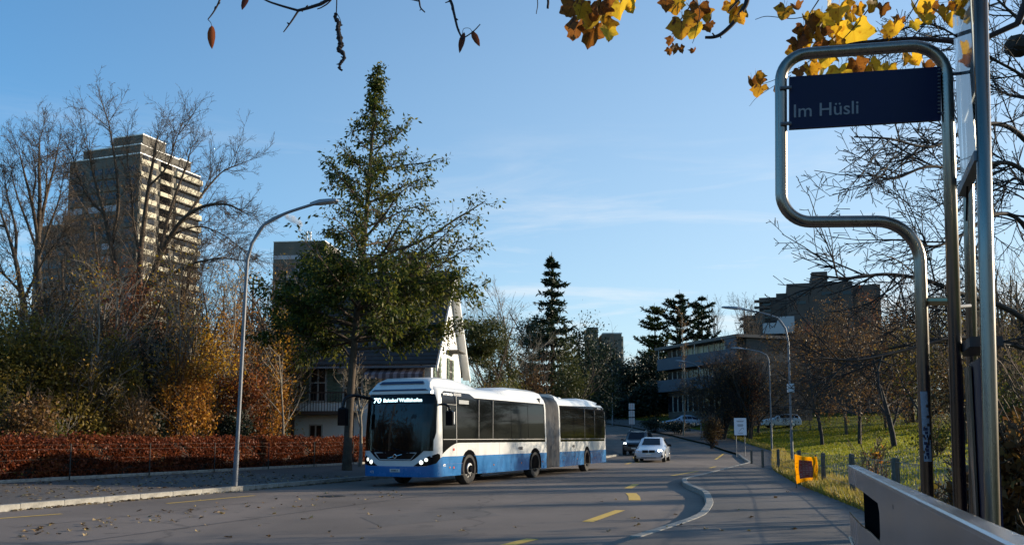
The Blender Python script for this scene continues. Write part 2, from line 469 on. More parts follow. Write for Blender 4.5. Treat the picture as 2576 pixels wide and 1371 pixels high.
def seam(off, y0, y1, w, wob):
    V, Fq = [], []; rr_ = random.Random(int(y0 * 10 + off * 7)); ys_ = np.arange(y0, y1, .35); dx = 0
    for i, yv in enumerate(ys_):
        dx = dx * .9 + rr_.uniform(-wob, wob); x_ = float(lin(KL, yv)) + off + dx; ww = w * rr_.uniform(.6, 1.3)
        V += [(x_ - ww, yv, float(rise(yv)) + .003), (x_ + ww, yv, float(rise(yv)) + .003)]
        if i: Fq.append((2 * i - 2, 2 * i - 1, 2 * i + 1, 2 * i))
    b = MB(); b.add(V, Fq); b.build('tar_seam', M_TAR, road)
seam(5.9, 12, 60, .022, .012); seam(9.2, 20, 34, .018, .03); seam(3.1, 15, 21, .016, .04)
def repair(pts, m):
    b = MB(); b.add([(*gp(px, py)[:2], .0025) for px, py in pts], [tuple(range(len(pts)))]); b.build('asphalt_repair', m, road)
repair([(905, 1300), (1195, 1276), (1262, 1296), (960, 1324)], asphalt('repair_asphalt', (.125, .104, .09), .8))
b = MB(); b.lathe([(.001, .012), (.26, .012), (.27, .006), (.34, .006), (.34, -.02)], gp(835, 1248) + Vector((0, 0, .0)), (0, 0, 1), 24)
b.build('manhole_cover', M_IRON, road)

# ------------------------------------------------------------------ the bus
def patch(polys, mapf, off, name, m, parent, ucuts=(), vcuts=(), M=None, skirt=.012, flip=1):
    """Panel cut from 2-D polygons and laid on the surface mapf(u, v), standing off it, with turned-in edges."""
    bm = bmesh.new()
    for poly in polys:
        vs = [bm.verts.new((p[0], p[1], 0)) for p in poly]
        bm.faces.new(vs)
    bmesh.ops.triangulate(bm, faces=bm.faces[:])
    for u in ucuts: bmesh.ops.bisect_plane(bm, geom=bm.verts[:] + bm.edges[:] + bm.faces[:], plane_co=(u, 0, 0), plane_no=(1, 0, 0))
    for v in vcuts: bmesh.ops.bisect_plane(bm, geom=bm.verts[:] + bm.edges[:] + bm.faces[:], plane_co=(0, v, 0), plane_no=(0, 1, 0))
    be = [e for e in bm.edges if e.is_boundary]
    inner = set()
    if skirt > 0:
        r_ = bmesh.ops.extrude_edge_only(bm, edges=be)
        inner = {x for x in r_['geom'] if isinstance(x, bmesh.types.BMVert)}
    h = .002
    for v in bm.verts:
        u, w = v.co.x, v.co.y
        p = Vector(mapf(u, w))
        a = Vector(mapf(u + h, w)) - Vector(mapf(u - h, w)); c = Vector(mapf(u, w + h)) - Vector(mapf(u, w - h))
        nrm = a.cross(c).normalized() * flip
        q = p + nrm * (off - skirt if v in inner else off)
        v.co = M @ q if M is not None else q
    bmesh.ops.recalc_face_normals(bm, faces=bm.faces)
    me = bpy.data.meshes.new(name); bm.to_mesh(me); bm.free()
    sharp(me, 40); me.materials.append(m)
    return link(name, me, parent)

def text_polys(txt, size, weight=0.0, spacing=1.0):
    """Flat faces of a word, as (verts, faces), baseline at the origin."""
    cu = bpy.data.curves.new('lettering', 'FONT'); cu.body = txt; cu.size = size; cu.offset = weight; cu.space_character = spacing
    cu.resolution_u = 3; cu.fill_mode = 'FRONT'
    o = bpy.data.objects.new('lettering', cu); COL.objects.link(o)
    bpy.context.view_layer.update()
    me = o.evaluated_get(bpy.context.evaluated_depsgraph_get()).to_mesh()
    V = [tuple(v.co) for v in me.vertices]; Fc = [tuple(p.vertices) for p in me.polygons]
    o.to_mesh_clear(); bpy.data.objects.remove(o); bpy.data.curves.remove(cu)
    return V, Fc
def text(txt, size, mapf, name, m, parent, u0=0, v0=0, width=None, weight=0.0, su=1.0, M=None, spacing=1.0):
    """Lettering laid on a surface; mapf takes (u, v) in metres and already stands off the surface."""
    V, Fc = text_polys(txt, size, weight, spacing)
    w = max(v[0] for v in V) - min(v[0] for v in V); x0 = min(v[0] for v in V)
    k = (width / w) if width else 1.0
    b = MB(); b.add([(M @ Vector(mapf(u0 + su * (v[0] - x0) * k, v0 + v[1])) if M is not None else mapf(u0 + su * (v[0] - x0) * k, v0 + v[1])) for v in V], Fc)
    return b.build(name, m, parent)

TH1, TH2 = 0.427, 0.344
bus = thing('articulated_bus', 'white and blue articulated city bus turning past the tree, lit number 70 on its front', 'bus', (-1.332, 28.81, 0.0), math.atan2(-math.cos(TH1), -math.sin(TH1)))
HW = 1.275
def yin(z):      # how far the side leans in at height z
    return float(np.interp(z, [0.2, 1.3, 2.5, 2.7, 2.85, 2.96, 3.02, 3.06], [0, 0, .035, .06, .12, .22, .38, .75]))
def side(x, z): return (x, -yin(z), z)
X0, ND = 1.72, .50
def depth(z): return float(np.interp(z, [.2, .5, 1.1, 2.0, 2.7, 2.9, 3.06], [.56, .60, .60, .53, .42, .36, .22]))
def nose(t, z):
    a = R(max(-90, min(90, t))); e = .58
    s_, c_ = math.sin(a), max(0.0, math.cos(a))
    w = HW - yin(z)
    return (X0 + depth(z) * c_ ** e, -HW + w * math.copysign(abs(s_) ** e, s_), z)
def T(y): return math.degrees(math.asin(math.copysign(min(1, abs(y / HW)) ** (1 / .58), y)))
def nose_y(off): 
    def f(y, z):
        p = Vector(nose(T(y), z)); return (p.x + off, p.y, p.z)
    return f
ZP = [.32, .6, .9, 1.3, 1.9, 2.5, 2.7, 2.85, 2.96, 3.02, 3.06]
def hull(x_list, name, m, M=None):
    secs = []
    for x, k, dz in x_list:     # k: half width factor, dz: roof drop
        q = [(x, -HW + (HW - yin(z)) * k, z if z < 1 else z - dz * (z - 1) / 2) for z in ZP]
        q += [(x, -HW, 3.08 - dz)]
        q += [(x, -HW - (HW - yin(z)) * k, z if z < 1 else z - dz * (z - 1) / 2) for z in ZP[::-1]]
        secs.append([M @ Vector(p) for p in q] if M is not None else q)
    b = MB(); b.loft(secs); o = b.build(name, m, bus, 35); return o
# front car: body without the nose, then the nose skin with the windscreen opening
secs = []
b = MB()
prof = lambda x: [(x, -yin(z), z) for z in ZP] + [(x, -HW, 3.08)] + [(x, -2 * HW + yin(z), z) for z in ZP[::-1]]
b.loft([prof(x) for x in (-6.345, -3, 0, X0)], cap=False)
tt = [-90, -84, -78, -70, -60, -50, -38, -25, -12, 0, 12, 25, 38, 50, 60, 70, 78, 84, 90]
zz = [.32, .6, .8, 1.06, 1.3, 1.6, 1.9, 2.2, 2.44, 2.6, 2.75, 2.85, 2.96, 3.02, 3.06]
TW, WZ0, WZ1 = 60, 1.06, 2.44
V = [nose(t, z) for z in zz for t in tt]; n_ = len(tt); Fq = []
for i in range(len(zz) - 1):
    for k in range(n_ - 1):
        if -TW - 1 <= tt[k] and tt[k + 1] <= TW + 1 and WZ0 - .01 <= zz[i] and zz[i + 1] <= WZ1 + .01: continue
        Fq.append((i * n_ + k, i * n_ + k + 1, (i + 1) * n_ + k + 1, (i + 1) * n_ + k))
V += [(X0, -HW, 3.08)]
for k in range(n_ - 1): Fq.append(((len(zz) - 1) * n_ + k, (len(zz) - 1) * n_ + k + 1, len(V) - 1))
b.add(V, Fq)
b.build('body_shell', M_WHITE, bus, 35)
UC = list(range(-88, 89, 8))
VC = [.6, .9, 1.3, 1.6, 1.9, 2.2, 2.5, 2.7, 2.8]
patch([[(-90, .30), (90, .30), (90, .89), (84, .84), (T(1.12), .70), (T(.98), .61), (T(-.98), .61), (T(-1.12), .70), (-84, .84), (-90, .89)]], nose, .006, 'front_bumper', M_BLUE, bus, UC, VC)
mask_r = [(0, .775), (T(.54), .775), (T(.66), .84), (T(.86), 1.0), (T(1.06), 1.2), (T(1.19), 1.42), (T(1.225), 1.6), (T(1.235), 2.5), (T(1.2), 2.72), (0, 2.74), (0, WZ1), (TW, WZ1), (TW, WZ0), (0, WZ0)]
mask_l = [(-u, v) for u, v in mask_r][::-1]
patch([mask_r, mask_l], nose, .010, 'windscreen_surround', M_BLACK, bus, UC, VC)
mg = bpy.data.materials.new('windscreen_glass'); mg.use_nodes = True
n, l = mg.node_tree.nodes, mg.node_tree.links
n.remove(n['Principled BSDF'])
tr = n.new('ShaderNodeBsdfTransparent'); tr.inputs[0].default_value = (.72, .78, .78, 1)
gl = n.new('ShaderNodeBsdfGlossy'); gl.inputs['Roughness'].default_value = .02; gl.inputs['Color'].default_value = (.9, .9, .9, 1)
fr = n.new('ShaderNodeFresnel'); fr.inputs[0].default_value = 1.38; mx = n.new('ShaderNodeMixShader')
l.new(fr.outputs[0], mx.inputs[0]); l.new(tr.outputs[0], mx.inputs[1]); l.new(gl.outputs[0], mx.inputs[2]); l.new(mx.outputs[0], n['Material Output'].inputs[0])
M_WIND = mg
patch([[(-TW, WZ0), (TW, WZ0), (TW, WZ1), (-TW, WZ1)]], nose, .012, 'windscreen', M_WIND, bus, UC, VC, skirt=0)
# inside: dash, driver's place, partition, pole, back wall of dark seats
b = MB(); b.box2((1.5, -2.4, .5), (2.05, -.15, 1.12)); b.box2((1.2, -2.45, .4), (1.5, -.1, .6)); b.build('dashboard', M_BLACK, bus)
b = MB(); b.box2((.55, -1.05, .9), (.62, -.1, 2.5)); b.build('cab_partition', mat('blue_partition', (.08, .3, .75), .4), bus)
b = MB(); b.tube([(1.1, -1.22, .6), (1.1, -1.22, 2.7)], .045, 10); b.build('grab_pole', mat('orange_pole', (.75, .32, .08), .5), bus)
b = MB(); b.box2((-5.9, -2.48, .34), (-5.8, -.07, 2.9)); b.box2((-5.8, -2.5, .9), (1.0, -2.47, 2.6)); b.box2((-5.8, -2.48, .36), (1.6, -.08, .40))
b.build('saloon_lining', mat('dark_lining', (.05, .05, .055), .8), bus)
for i, (x, y) in enumerate([(-.4, -2.0), (-.4, -.6), (-1.4, -2.0), (-1.4, -.6), (-2.4, -2.0)]):
    b = MB(); b.box((x, y, .85), (.45, .45, .10)); b.box((x - .22, y, 1.2), (.08, .45, .7)); b.build('passenger_seat', mat('seat_fabric', (.05, .07, .16), .9), bus)
b = MB(); b.box((1.0, -.62, .95), (.5, .48, .12)); b.box((.76, -.62, 1.35), (.1, .46, .8)); b.box((.74, -.62, 1.84), (.1, .26, .2)); b.build('driver_seat', M_BLACK, bus)
b = MB(); b.tube([(1.52 - .10 * math.cos(a * .5236) , -.62 + .23 * math.sin(a * .5236), 1.22 + .18 * math.cos(a * .5236)) for a in range(13)], .018, 6, False); b.build('steering_wheel', M_BLACK, bus)
b = MB(); b.box((1.75, -.95, 1.16), (.3, .5, .08)); b.build('ticket_console', mat('grey_console', (.35, .36, .33), .6), bus)
# destination display, fleet number, emblem, plate, headlamps
text('70', .205, nose_y(.016), 'route_number', M_LED, bus, -HW + HW - .93, 2.49, width=.30, weight=.004)
text('Bahnhof Wollishofen', .155, nose_y(.016), 'destination_text', M_LED, bus, -.54, 2.505, width=1.36, weight=.002)
text('472', .10, nose_y(.014), 'fleet_number', M_GREYTXT, bus, -.90, .40, weight=.002)
text('472', .10, lambda u, v: (u, .012, v), 'fleet_number', mat('white_print', (.8, .8, .8), .5), bus, 1.72, .60, su=-1, weight=.003)
patch([[(T(-.17), .44), (T(.17), .44), (T(.17), .53), (T(-.17), .53)]], nose, .02, 'number_plate', mat('plate_white', (.55, .55, .52), .5), bus, (), ())
b = MB()
for y in (-.11, -.07, -.03, .0, .04, .09): b.box((nose(T(y), .485)[0] + .021, -HW + y, .485), (.004, .02, .05))
b.build('plate_mark', M_DARKTXT, bus)
b = MB(); ring = [(-.72, 1.0), (.72, 1.0), (.53, .80), (-.53, .80)]
rp_ = [nose_y(.016)(y, z) for y, z in ring]; b.tube(rp_ + rp_[:1], .014, 6); b.build('grille_trim', mat('grille_grey', (.4, .4, .4), .4), bus)
b = MB()
for r_ in (.055,): b.tube([nose_y(.022)(r_ * math.cos(a * .3927), .90 + r_ * math.sin(a * .3927)) for a in range(17)], .010, 6, False)
b.tube([nose_y(.02)(-.24, .845), nose_y(.02)(-.05, .888)], .008, 6); b.tube([nose_y(.02)(.05, .912), nose_y(.02)(.24, .955)], .008, 6)
b.build('front_emblem', M_CHROME, bus)
for sg in (-1, 1):
    hl = patch([[(sg * T(.62), .615), (sg * T(.80), .74), (sg * T(1.05), .90), (sg * 76, .985), (sg * 83, .95), (sg * 84, .84), (sg * 70, .70), (sg * T(.98), .62)][::sg]], nose, .012, 'headlamp', M_BLACK, bus, UC, VC)
    for (y, z, r_) in ((.86, .725, .052), (1.0, .80, .045)):
        p = Vector(nose(T(sg * y), z)); q = Vector(nose(T(sg * y) + .5, z)) - Vector(nose(T(sg * y) - .5, z)); nn = Vector((abs(q.y), -q.x * (1 if q.y > 0 else -1), 0)).normalized()
        b = MB(); b.lathe([(.001, .03), (r_ * .55, .03), (r_, .016), (r_ * 1.2, .010)], p, nn, 14); b.build('bulb', M_LAMPDIM, hl, 60)
    p = Vector(nose(T(sg * 1.13), .90)); b = MB(); b.lathe([(.001, .025), (.025, .02), (.03, .0)], p, (1, sg * .6, 0), 10); b.build('indicator', M_GREYTXT, hl)
# roof pod over the cab
pod = [(2.13, 2.83, .98, 1.08), (2.04, 2.99, .93, 1.09), (1.9, 3.15, .86, 1.10), (1.65, 3.255, .80, 1.12), (1.2, 3.29, .80, 1.12), (.5, 3.28, .80, 1.13), (-.2, 3.235, .80, 1.12), (-.9, 3.15, .78, 1.08), (-1.6, 3.06, .74, 1.0)]
b = MB(); b.loft([[(x, -HW - wb, 2.74), (x, -HW - wb * .99, 2.84 if zt > 2.9 else 2.8), (x, -HW - wt - .06, zt - .06), (x, -HW - wt + .06, zt - .01), (x, -HW, zt), (x, -HW + wt - .06, zt - .01), (x, -HW + wt + .06, zt - .06), (x, -HW + wb * .99, 2.84 if zt > 2.9 else 2.8), (x, -HW + wb, 2.74)] for x, zt, wt, wb in pod])
b.build('roof_pod', M_WHITE, bus, 30)
M_VENT = mat('vent_mesh', (.02, .035, .08), .5)
b = MB(); b.add([(2.036, -HW - .78, 3.05), (2.036, -HW + .78, 3.05), (1.955, -HW + .70, 3.13), (1.955, -HW - .70, 3.13), (1.95, -HW - .78, 3.05), (1.95, -HW + .78, 3.05), (1.90, -HW + .70, 3.13), (1.90, -HW - .70, 3.13)], [(0, 1, 2, 3), (4, 7, 6, 5), (0, 4, 5, 1), (3, 2, 6, 7), (0, 3, 7, 4), (1, 5, 6, 2)]); b.build('roof_vent', M_VENT, bus)
b = MB(); b.add([(2.155, -HW - .98, 2.84), (2.155, -HW + .98, 2.84), (2.13, -HW + .88, 2.885), (2.13, -HW - .88, 2.885), (2.0, -HW - .98, 2.84), (2.0, -HW + .98, 2.84), (2.0, -HW + .88, 2.885), (2.0, -HW - .88, 2.885)], [(0, 1, 2, 3), (4, 7, 6, 5), (0, 4, 5, 1), (3, 2, 6, 7), (0, 3, 7, 4), (1, 5, 6, 2)]); b.build('roof_vent', M_VENT, bus)
b = MB(); sec = []
for x, zt in ((-2.3, 3.02), (-2.6, 3.10), (-3.4, 3.20), (-4.6, 3.22), (-5.6, 3.21), (-6.2, 3.18), (-6.345, 3.12)):
    sec.append([(x, -HW - 1.12, 2.86), (x, -HW - 1.02, zt - .10), (x, -HW - .8, zt - .01), (x, -HW, zt), (x, -HW + .8, zt - .01), (x, -HW + 1.02, zt - .10), (x, -HW + 1.12, 2.86)])
b.loft(sec); b.build('battery_cover', M_WHITE, bus, 40)
# sides of the front car
LS = (.89, 1.29)
sv = [1.3, 1.9, 2.5, 2.7]
def arch(x, r=.57, zc=.50, n=9): return [(x + r * math.cos(math.pi * k / n), zc + r * math.sin(math.pi * k / n)) for k in range(n + 1)]
def arch_fill(x, r=.58): return arch(x, r) + [(x - r, .325), (x + r, .325)]
def skirt_poly(x0, x1, axles):
    top = [(x0, .89)]; p = [(x1, .89), (x1, .31)]
    for a in sorted(axles, reverse=(x1 > x0)):
        arc = [q for q in arch(a) if q[1] < .885]
        ar = arch(a); inside_ = [(x, min(z, .89)) for x, z in ar]
        p += [(a + .57 * (1 if x1 > x0 else -1), .31)] + (inside_ if x1 > x0 else inside_[::-1]) + [(a - .57 * (1 if x1 > x0 else -1), .31)]
    return top + p + [(x0, .31)]
bands = [patch([skirt_poly(-6.34, X0, (0, -5.265))], side, .006, 'blue_skirt', M_BLUE, bus, flip=-1)]
mir = lambda f: (lambda x, z: (f(x, z)[0], -2 * HW - f(x, z)[1], f(x, z)[2]))
patch([skirt_poly(-6.34, X0, (0, -5.265))], mir(side), .006, 'blue_skirt', M_BLUE, bus)
for ax in (0, -5.265):
    patch([arch_fill(ax, .58)], side, .003, 'arch_shade', M_DARK, bus, flip=-1); patch([arch_fill(ax, .58)], mir(side), .003, 'arch_shade', M_DARK, bus)  # flat black panels put the shade of the wheel hollows into colour
band = [(X0 + .02, .97), (1.5, 1.08), (1.2, 1.2), (.87, 1.28), (.6, 1.29), (-6.22, 1.29), (-6.22, 2.70), (-.45, 2.70), (-.15, 2.82), (1.5, 2.84), (X0 + .02, 2.74)]
patch([band], side, .005, 'window_band', M_BLACK, bus, (), sv, flip=-1)
patch([[(X0, 1.29), (-6.22, 1.29), (-6.22, 2.70), (X0, 2.70)]], mir(side), .005, 'window_band', M_BLACK, bus, (), sv)
panes = [-.86, .66, 1.70, 3.17, 4.62, 6.08]
for i in range(len(panes) - 1):
    a, c = -panes[i] - .02, -panes[i + 1] + .02
    patch([[(a, 1.42), (c, 1.42), (c, 2.65), (a, 2.65)]], side, .012, 'side_window', M_GLASS, bus, (), sv, flip=-1)
    patch([[(a, 1.42), (c, 1.42), (c, 2.65), (a, 2.65)]], mir(side), .012, 'side_window', M_GLASS, bus, (), sv)
patch([[(X0 - .02, 1.42), (.90, 1.42), (.90, 2.42), (X0 - .02, 2.42)]], side, .012, 'driver_window', M_GLASS, bus, (), sv, flip=-1)
M_LINE = mat('window_trim', (.34, .33, .31), .5)
b = MB(); b.box2((X0, .004, 1.385), (.9, .012, 1.405)); b.box2((.84, .004, 1.385), (-6.2, .012, 1.405)); b.build('waist_trim', M_LINE, bus)
b = MB(); b.tube([(X0 - .25, .01, 2.15), (X0 - .25, -.01, 2.44), (.90, -.01, 2.44)], .011, 5); b.tube([(.88, .01, 1.3), (.88, -.02, 2.7)], .014, 5); b.build('window_frame', M_LINE, bus)
b = MB()
for x in (-.66, -1.70): b.box2((x - .012, -.05, 1.42), (x + .012, .004, 2.66))
b.build('window_divider', mat('divider_grey', (.12, .12, .12), .5), bus)
b = MB(); b.box2((.70, -.045, 2.48), (.04, -.01, 2.60)); b.build('side_display', mat('display_silver', (.42, .44, .46), .25, metal=.6), bus)
text('HYBRID', .10, lambda u, v: (u, -yin(v) + .014, v), 'hybrid_lettering', mat('white_print', (.8, .8, .8), .5), bus, 1.62, 2.715, width=.62, su=-1, weight=.004)
b = MB()
for i in range(9):
    for k in range(3):
        b.box((.93 - i * .055 - k * .02, -yin(2.73 + k * .03) + .012, 2.73 + k * .03), (.03, .006, .02))
b.build('dot_pattern', mat('white_print', (.8, .8, .8), .5), bus)
for (x, z, s_) in ((1.05, 1.09, .055), (1.05, .55, .045)):
    b = MB(); b.box((x, .012, z), (s_ * 1.6, .008, s_ * 1.3), 0, .0); b.build('emergency_valve_sticker', M_RED, bus)
for x in (-1.75, -4.0, -5.95, 1.3):
    b = MB(); b.lathe([(.001, .012), (.025, .012), (.03, .0)], (x, .006, .56), (0, 1, 0), 8); b.build('side_marker', M_AMBER, bus)
def logo(x, z, M=None, name='operator_logo'):
    b = MB(); b.M = M
    b.add([(x, .012, z), (x - .05, .012, z + .05), (x, .012, z + .1)], [(0, 1, 2)])
    for i in range(4):
        u = x - .08 - i * .075
        b.box((u - .03, .010, z + .09), (.06, .005, .02)); b.box((u - .03, .010, z + .01), (.06, .005, .02)); b.box((u, .010, z + .05), (.015, .005, .08)); b.box((u - .055, .010, z + .05), (.015, .005, .08))
    return b.build(name, M_DARKTXT, bus)
logo(-3.75, 1.03)
for x in (.84, -.6, -2.2, -3.3, -4.5, -5.75):
    b = MB(); b.box2((x - .004, -.02, .90), (x + .004, .0055 - .003, 1.28)); b.build('panel_joint', mat('joint_grey', (.25, .25, .25), .7), bus)
b = MB(); b.box2((1.6, .0, .66), (.45, .009, .668)); b.box2((.50, .0, .36), (.508, .009, .66)); b.build('flap_joint', mat('joint_blue', (.01, .05, .2), .5), bus)
# wheels
def wheel(x, y, sgn, M=None, front=False):
    mm = (lambda p: M @ Vector(p)) if M is not None else (lambda p: Vector(p))
    b = MB(); b.M = M
    R0 = .485
    b.lathe([(.27, -.02), (.29, .015), (.40, .03), (.455, .02), (R0, -.02), (R0, -.24), (.45, -.28), (.29, -.28)], (x, y, R0), (0, sgn, 0), 28)
    w = b.build('wheel', M_RUBBER, bus, 40)
    b = MB(); b.M = M
    if front:
        b.lathe([(.001, .10), (.09, .10), (.10, .05), (.17, .045), (.21, -.02), (.275, -.02)], (x, y, R0), (0, sgn, 0), 24)
    else:
        b.lathe([(.001, -.05), (.10, -.05), (.11, -.16), (.24, -.14), (.275, -.02)], (x, y, R0), (0, sgn, 0), 24)
    b.build('rim', M_HUB if front else mat('dark_rim', (.03, .028, .026), .8), w, 40)  # near-black rims on the recessed hubs
    if front:
        b = MB(); b.M = M
        for k in range(10):
            a = 2 * math.pi * k / 10
            b.lathe([(.001, .0), (.036, .0)], (x + .225 * math.cos(a), y - .020 * sgn + .006 * sgn, R0 + .225 * math.sin(a)), (0, sgn, 0), 8)
        b.lathe([(.001, .107), (.10, .104), (.115, .048)], (x, y, R0), (0, sgn, 0), 16)
        b.build('rim_hole', M_BLACK, w)
for x, fr_ in ((0, True), (-5.265, False)):
    wheel(x, -.02, 1, None, fr_); wheel(x, -2 * HW + .02, -1, None, fr_)
b = MB(); b.box2((-6.2, -2.3, .33), (1.7, -.25, .48)); b.build('underfloor', M_DARK, bus)
# mirrors
b = MB(); b.tube(spline([(1.85, -2.45, 2.62), (2.3, -2.72, 2.72), (2.62, -2.86, 2.62), (2.7, -2.90, 2.35)], 5), [.05] * 16, 8)
mr = b.build('mirror_arm', M_BLACK, bus, 60)
b = MB(); b.box((2.68, -2.90, 2.08), (.16, .27, .55), 0, .05); b.build('mirror', M_BLACK, mr)
b = MB(); b.tube(spline([(1.9, -.03, 2.42), (1.95, .16, 2.42), (1.9, .27, 2.36), (1.85, .30, 2.25)], 5), .035, 8)
mr = b.build('mirror_arm', M_BLACK, bus, 60)
b = MB(); b.box((1.85, .30, 2.02), (.13, .22, .44), 0, .04); mo = b.build('mirror', M_BLACK, mr)
b = MB(); b.box((1.80, .415, 2.02), (.05, .012, .36)); b.build('mirror_edge', mat('mirror_edge', (.7, .7, .68), .4), mr)
# wipers
b = MB(); b.tube([nose_y(.03)(-.35, 1.0), nose_y(.03)(-.9, 1.12)], .010, 5); b.tube([nose_y(.03)(.5, 1.0), nose_y(.03)(-.1, 1.14)], .010, 5); b.build('wiper', M_BLACK, bus)

# trailer car: its frame in the bus frame
def busframe(px, py): return bus_inv @ Vector((px, py, 0))
bus_M = Matrix.Translation((-1.332, 28.81, 0)) @ Matrix.Rotation(math.atan2(-math.cos(TH1), -math.sin(TH1)), 4, 'Z')
tr_M = Matrix.Translation((3.25, 39.86, 0)) @ Matrix.Rotation(math.atan2(-math.cos(TH2), -math.sin(TH2)), 4, 'Z')
TM = bus_M.inverted() @ tr_M
FX, RX = 4.135, -3.75
hull([(FX, 1, 0), (0, 1, 0), (-2.9, 1, 0), (-3.3, .99, .02), (-3.55, .96, .06), (-3.7, .90, .13), (-3.75, .80, .2)], 'trailer_shell', M_WHITE, TM)
patch([skirt_poly(-3.30, FX - .01, (0,))], side, .006, 'blue_skirt', M_BLUE, bus, M=TM, flip=-1)
patch([skirt_poly(-3.30, FX - .01, (0,))], mir(side), .006, 'blue_skirt', M_BLUE, bus, M=TM)
b = MB(); b.M = TM
secs = []
for x, k in ((-3.31, .995), (-3.55, .965), (-3.72, .905), (-3.765, .80)):
    secs.append([(x, -HW + HW * k, .31), (x, -HW + HW * k, .89), (x, -HW - HW * k, .89), (x, -HW - HW * k, .31)])
b.loft([[(p[0] - .004, p[1] + (.007 if p[1] > -HW else -.007), p[2]) for p in q] for q in secs]); b.build('rear_bumper', M_BLUE, bus, 40)
patch([arch_fill(0, .58)], side, .003, 'arch_shade', M_DARK, bus, M=TM, flip=-1)  # flat black panel again, in place of a shaded hollow
patch([[(3.98, 1.29), (3.98, 2.70), (-1.35, 2.70), (-1.65, 2.83), (-3.1, 2.83), (-3.28, 2.70), (-3.28, 1.6), (-3.05, 1.29), ]], side, .005, 'window_band', M_BLACK, bus, (), sv, M=TM, flip=-1)
patch([[(3.98, 1.29), (3.98, 2.70), (-3.28, 2.70), (-3.28, 1.29)]], mir(side), .005, 'window_band', M_BLACK, bus, (), sv, M=TM)
tp = [3.9, 2.05, .35, -1.35, -3.2]
for i in range(4):
    a, c = tp[i] - .02, tp[i + 1] + .02
    patch([[(a, 1.42), (c, 1.42), (c, 2.65), (a, 2.65)]], side, .012, 'side_window', M_GLASS, bus, (), sv, M=TM, flip=-1)
b = MB(); b.M = TM; b.box2((3.96, .004, 1.385), (-3.1, .012, 1.405)); b.build('waist_trim', M_LINE, bus)
b = MB(); b.M = TM
for x in (.35, -1.35): b.box2((x - .014, -.05, 1.42), (x + .014, .004, 2.66))
b.build('window_divider', mat('divider_grey', (.12, .12, .12), .5), bus)
text('HYBRID', .10, lambda u, v: (u, -yin(v) + .014, v), 'hybrid_lettering', mat('white_print', (.8, .8, .8), .5), bus, -2.1, 2.72, width=.6, su=-1, M=TM)
logo(2.35, 1.05, TM)
wheel(0, -.02, 1, TM); wheel(0, -2 * HW + .02, -1, TM)
for x in (3.6, 1.6, -1.3): 
    b = MB(); b.M = TM; b.lathe([(.001, .012), (.025, .012), (.03, .0)], (x, .006, .56), (0, 1, 0), 8); b.build('side_marker', M_AMBER, bus)
b = MB(); b.M = TM; b.box2((-3.2, -2.3, .33), (4.0, -.25, .48)); b.build('underfloor', M_DARK, bus)
b = MB(); b.M = TM
def cap(x, zt, w=1.02): return [(x, -HW - w - .10, 2.86), (x, -HW - w, zt - .10), (x, -HW - w + .22, zt - .01), (x, -HW, zt), (x, -HW + w - .22, zt - .01), (x, -HW + w, zt - .10), (x, -HW + w + .10, 2.86)]
b.loft([cap(*q) for q in ((FX, 3.16), (FX - .4, 3.15), (FX - .9, 3.05), (FX - 1.3, 3.0), (2.4, 2.99))]); b.build('roof_fairing', M_WHITE, bus, 40)
b = MB(); b.M = TM; b.loft([cap(*q) for q in ((.85, 3.0), (.55, 3.10), (0, 3.15), (-1.5, 3.16), (-2.7, 3.13), (-3.2, 3.06, .98), (-3.5, 2.95, .94))]); b.build('roof_fairing', M_WHITE, bus, 40)
b = MB(); b.M = TM; b.box((2.0, -HW + .2, 3.05), (.35, .9, .12), 0, .03); b.build('roof_hatch', M_WHITE, bus)
b = MB(); b.M = TM; b.box((-2.75, -.20, 2.94), (.5, .03, .14)); b.build('rear_grille', M_DARK, bus)
# bellows between the two cars
b = MB(); secs = []
for k in range(25):
    f_ = k / 24
    base = [Vector((-6.345, p[0], p[1])) for p in [(-yin(z), z) for z in ZP] + [(-HW, 3.08)] + [(-2 * HW + yin(z), z) for z in ZP[::-1]]]
    far = [TM @ Vector((FX, p[0], p[1])) for p in [(-yin(z), z) for z in ZP] + [(-HW, 3.08)] + [(-2 * HW + yin(z), z) for z in ZP[::-1]]]
    c = Vector((0, -HW, 1.7)); sh = .985 if k % 2 == 0 else .945
    if k in (12,): sh = .91
    sec = []
    for a_, f2 in zip(base, far):
        p = a_.lerp(f2, f_); cen = Vector((p.x, -HW, 1.7)); cen = Vector((-6.345, -HW, 1.7)).lerp(TM @ Vector((FX, -HW, 1.7)), f_)
        sec.append(cen + (p - cen) * sh * (1.012))
    secs.append(sec)
b.loft(secs, cap=False); b.build('bellows', M_BELLOWS, bus, 20)

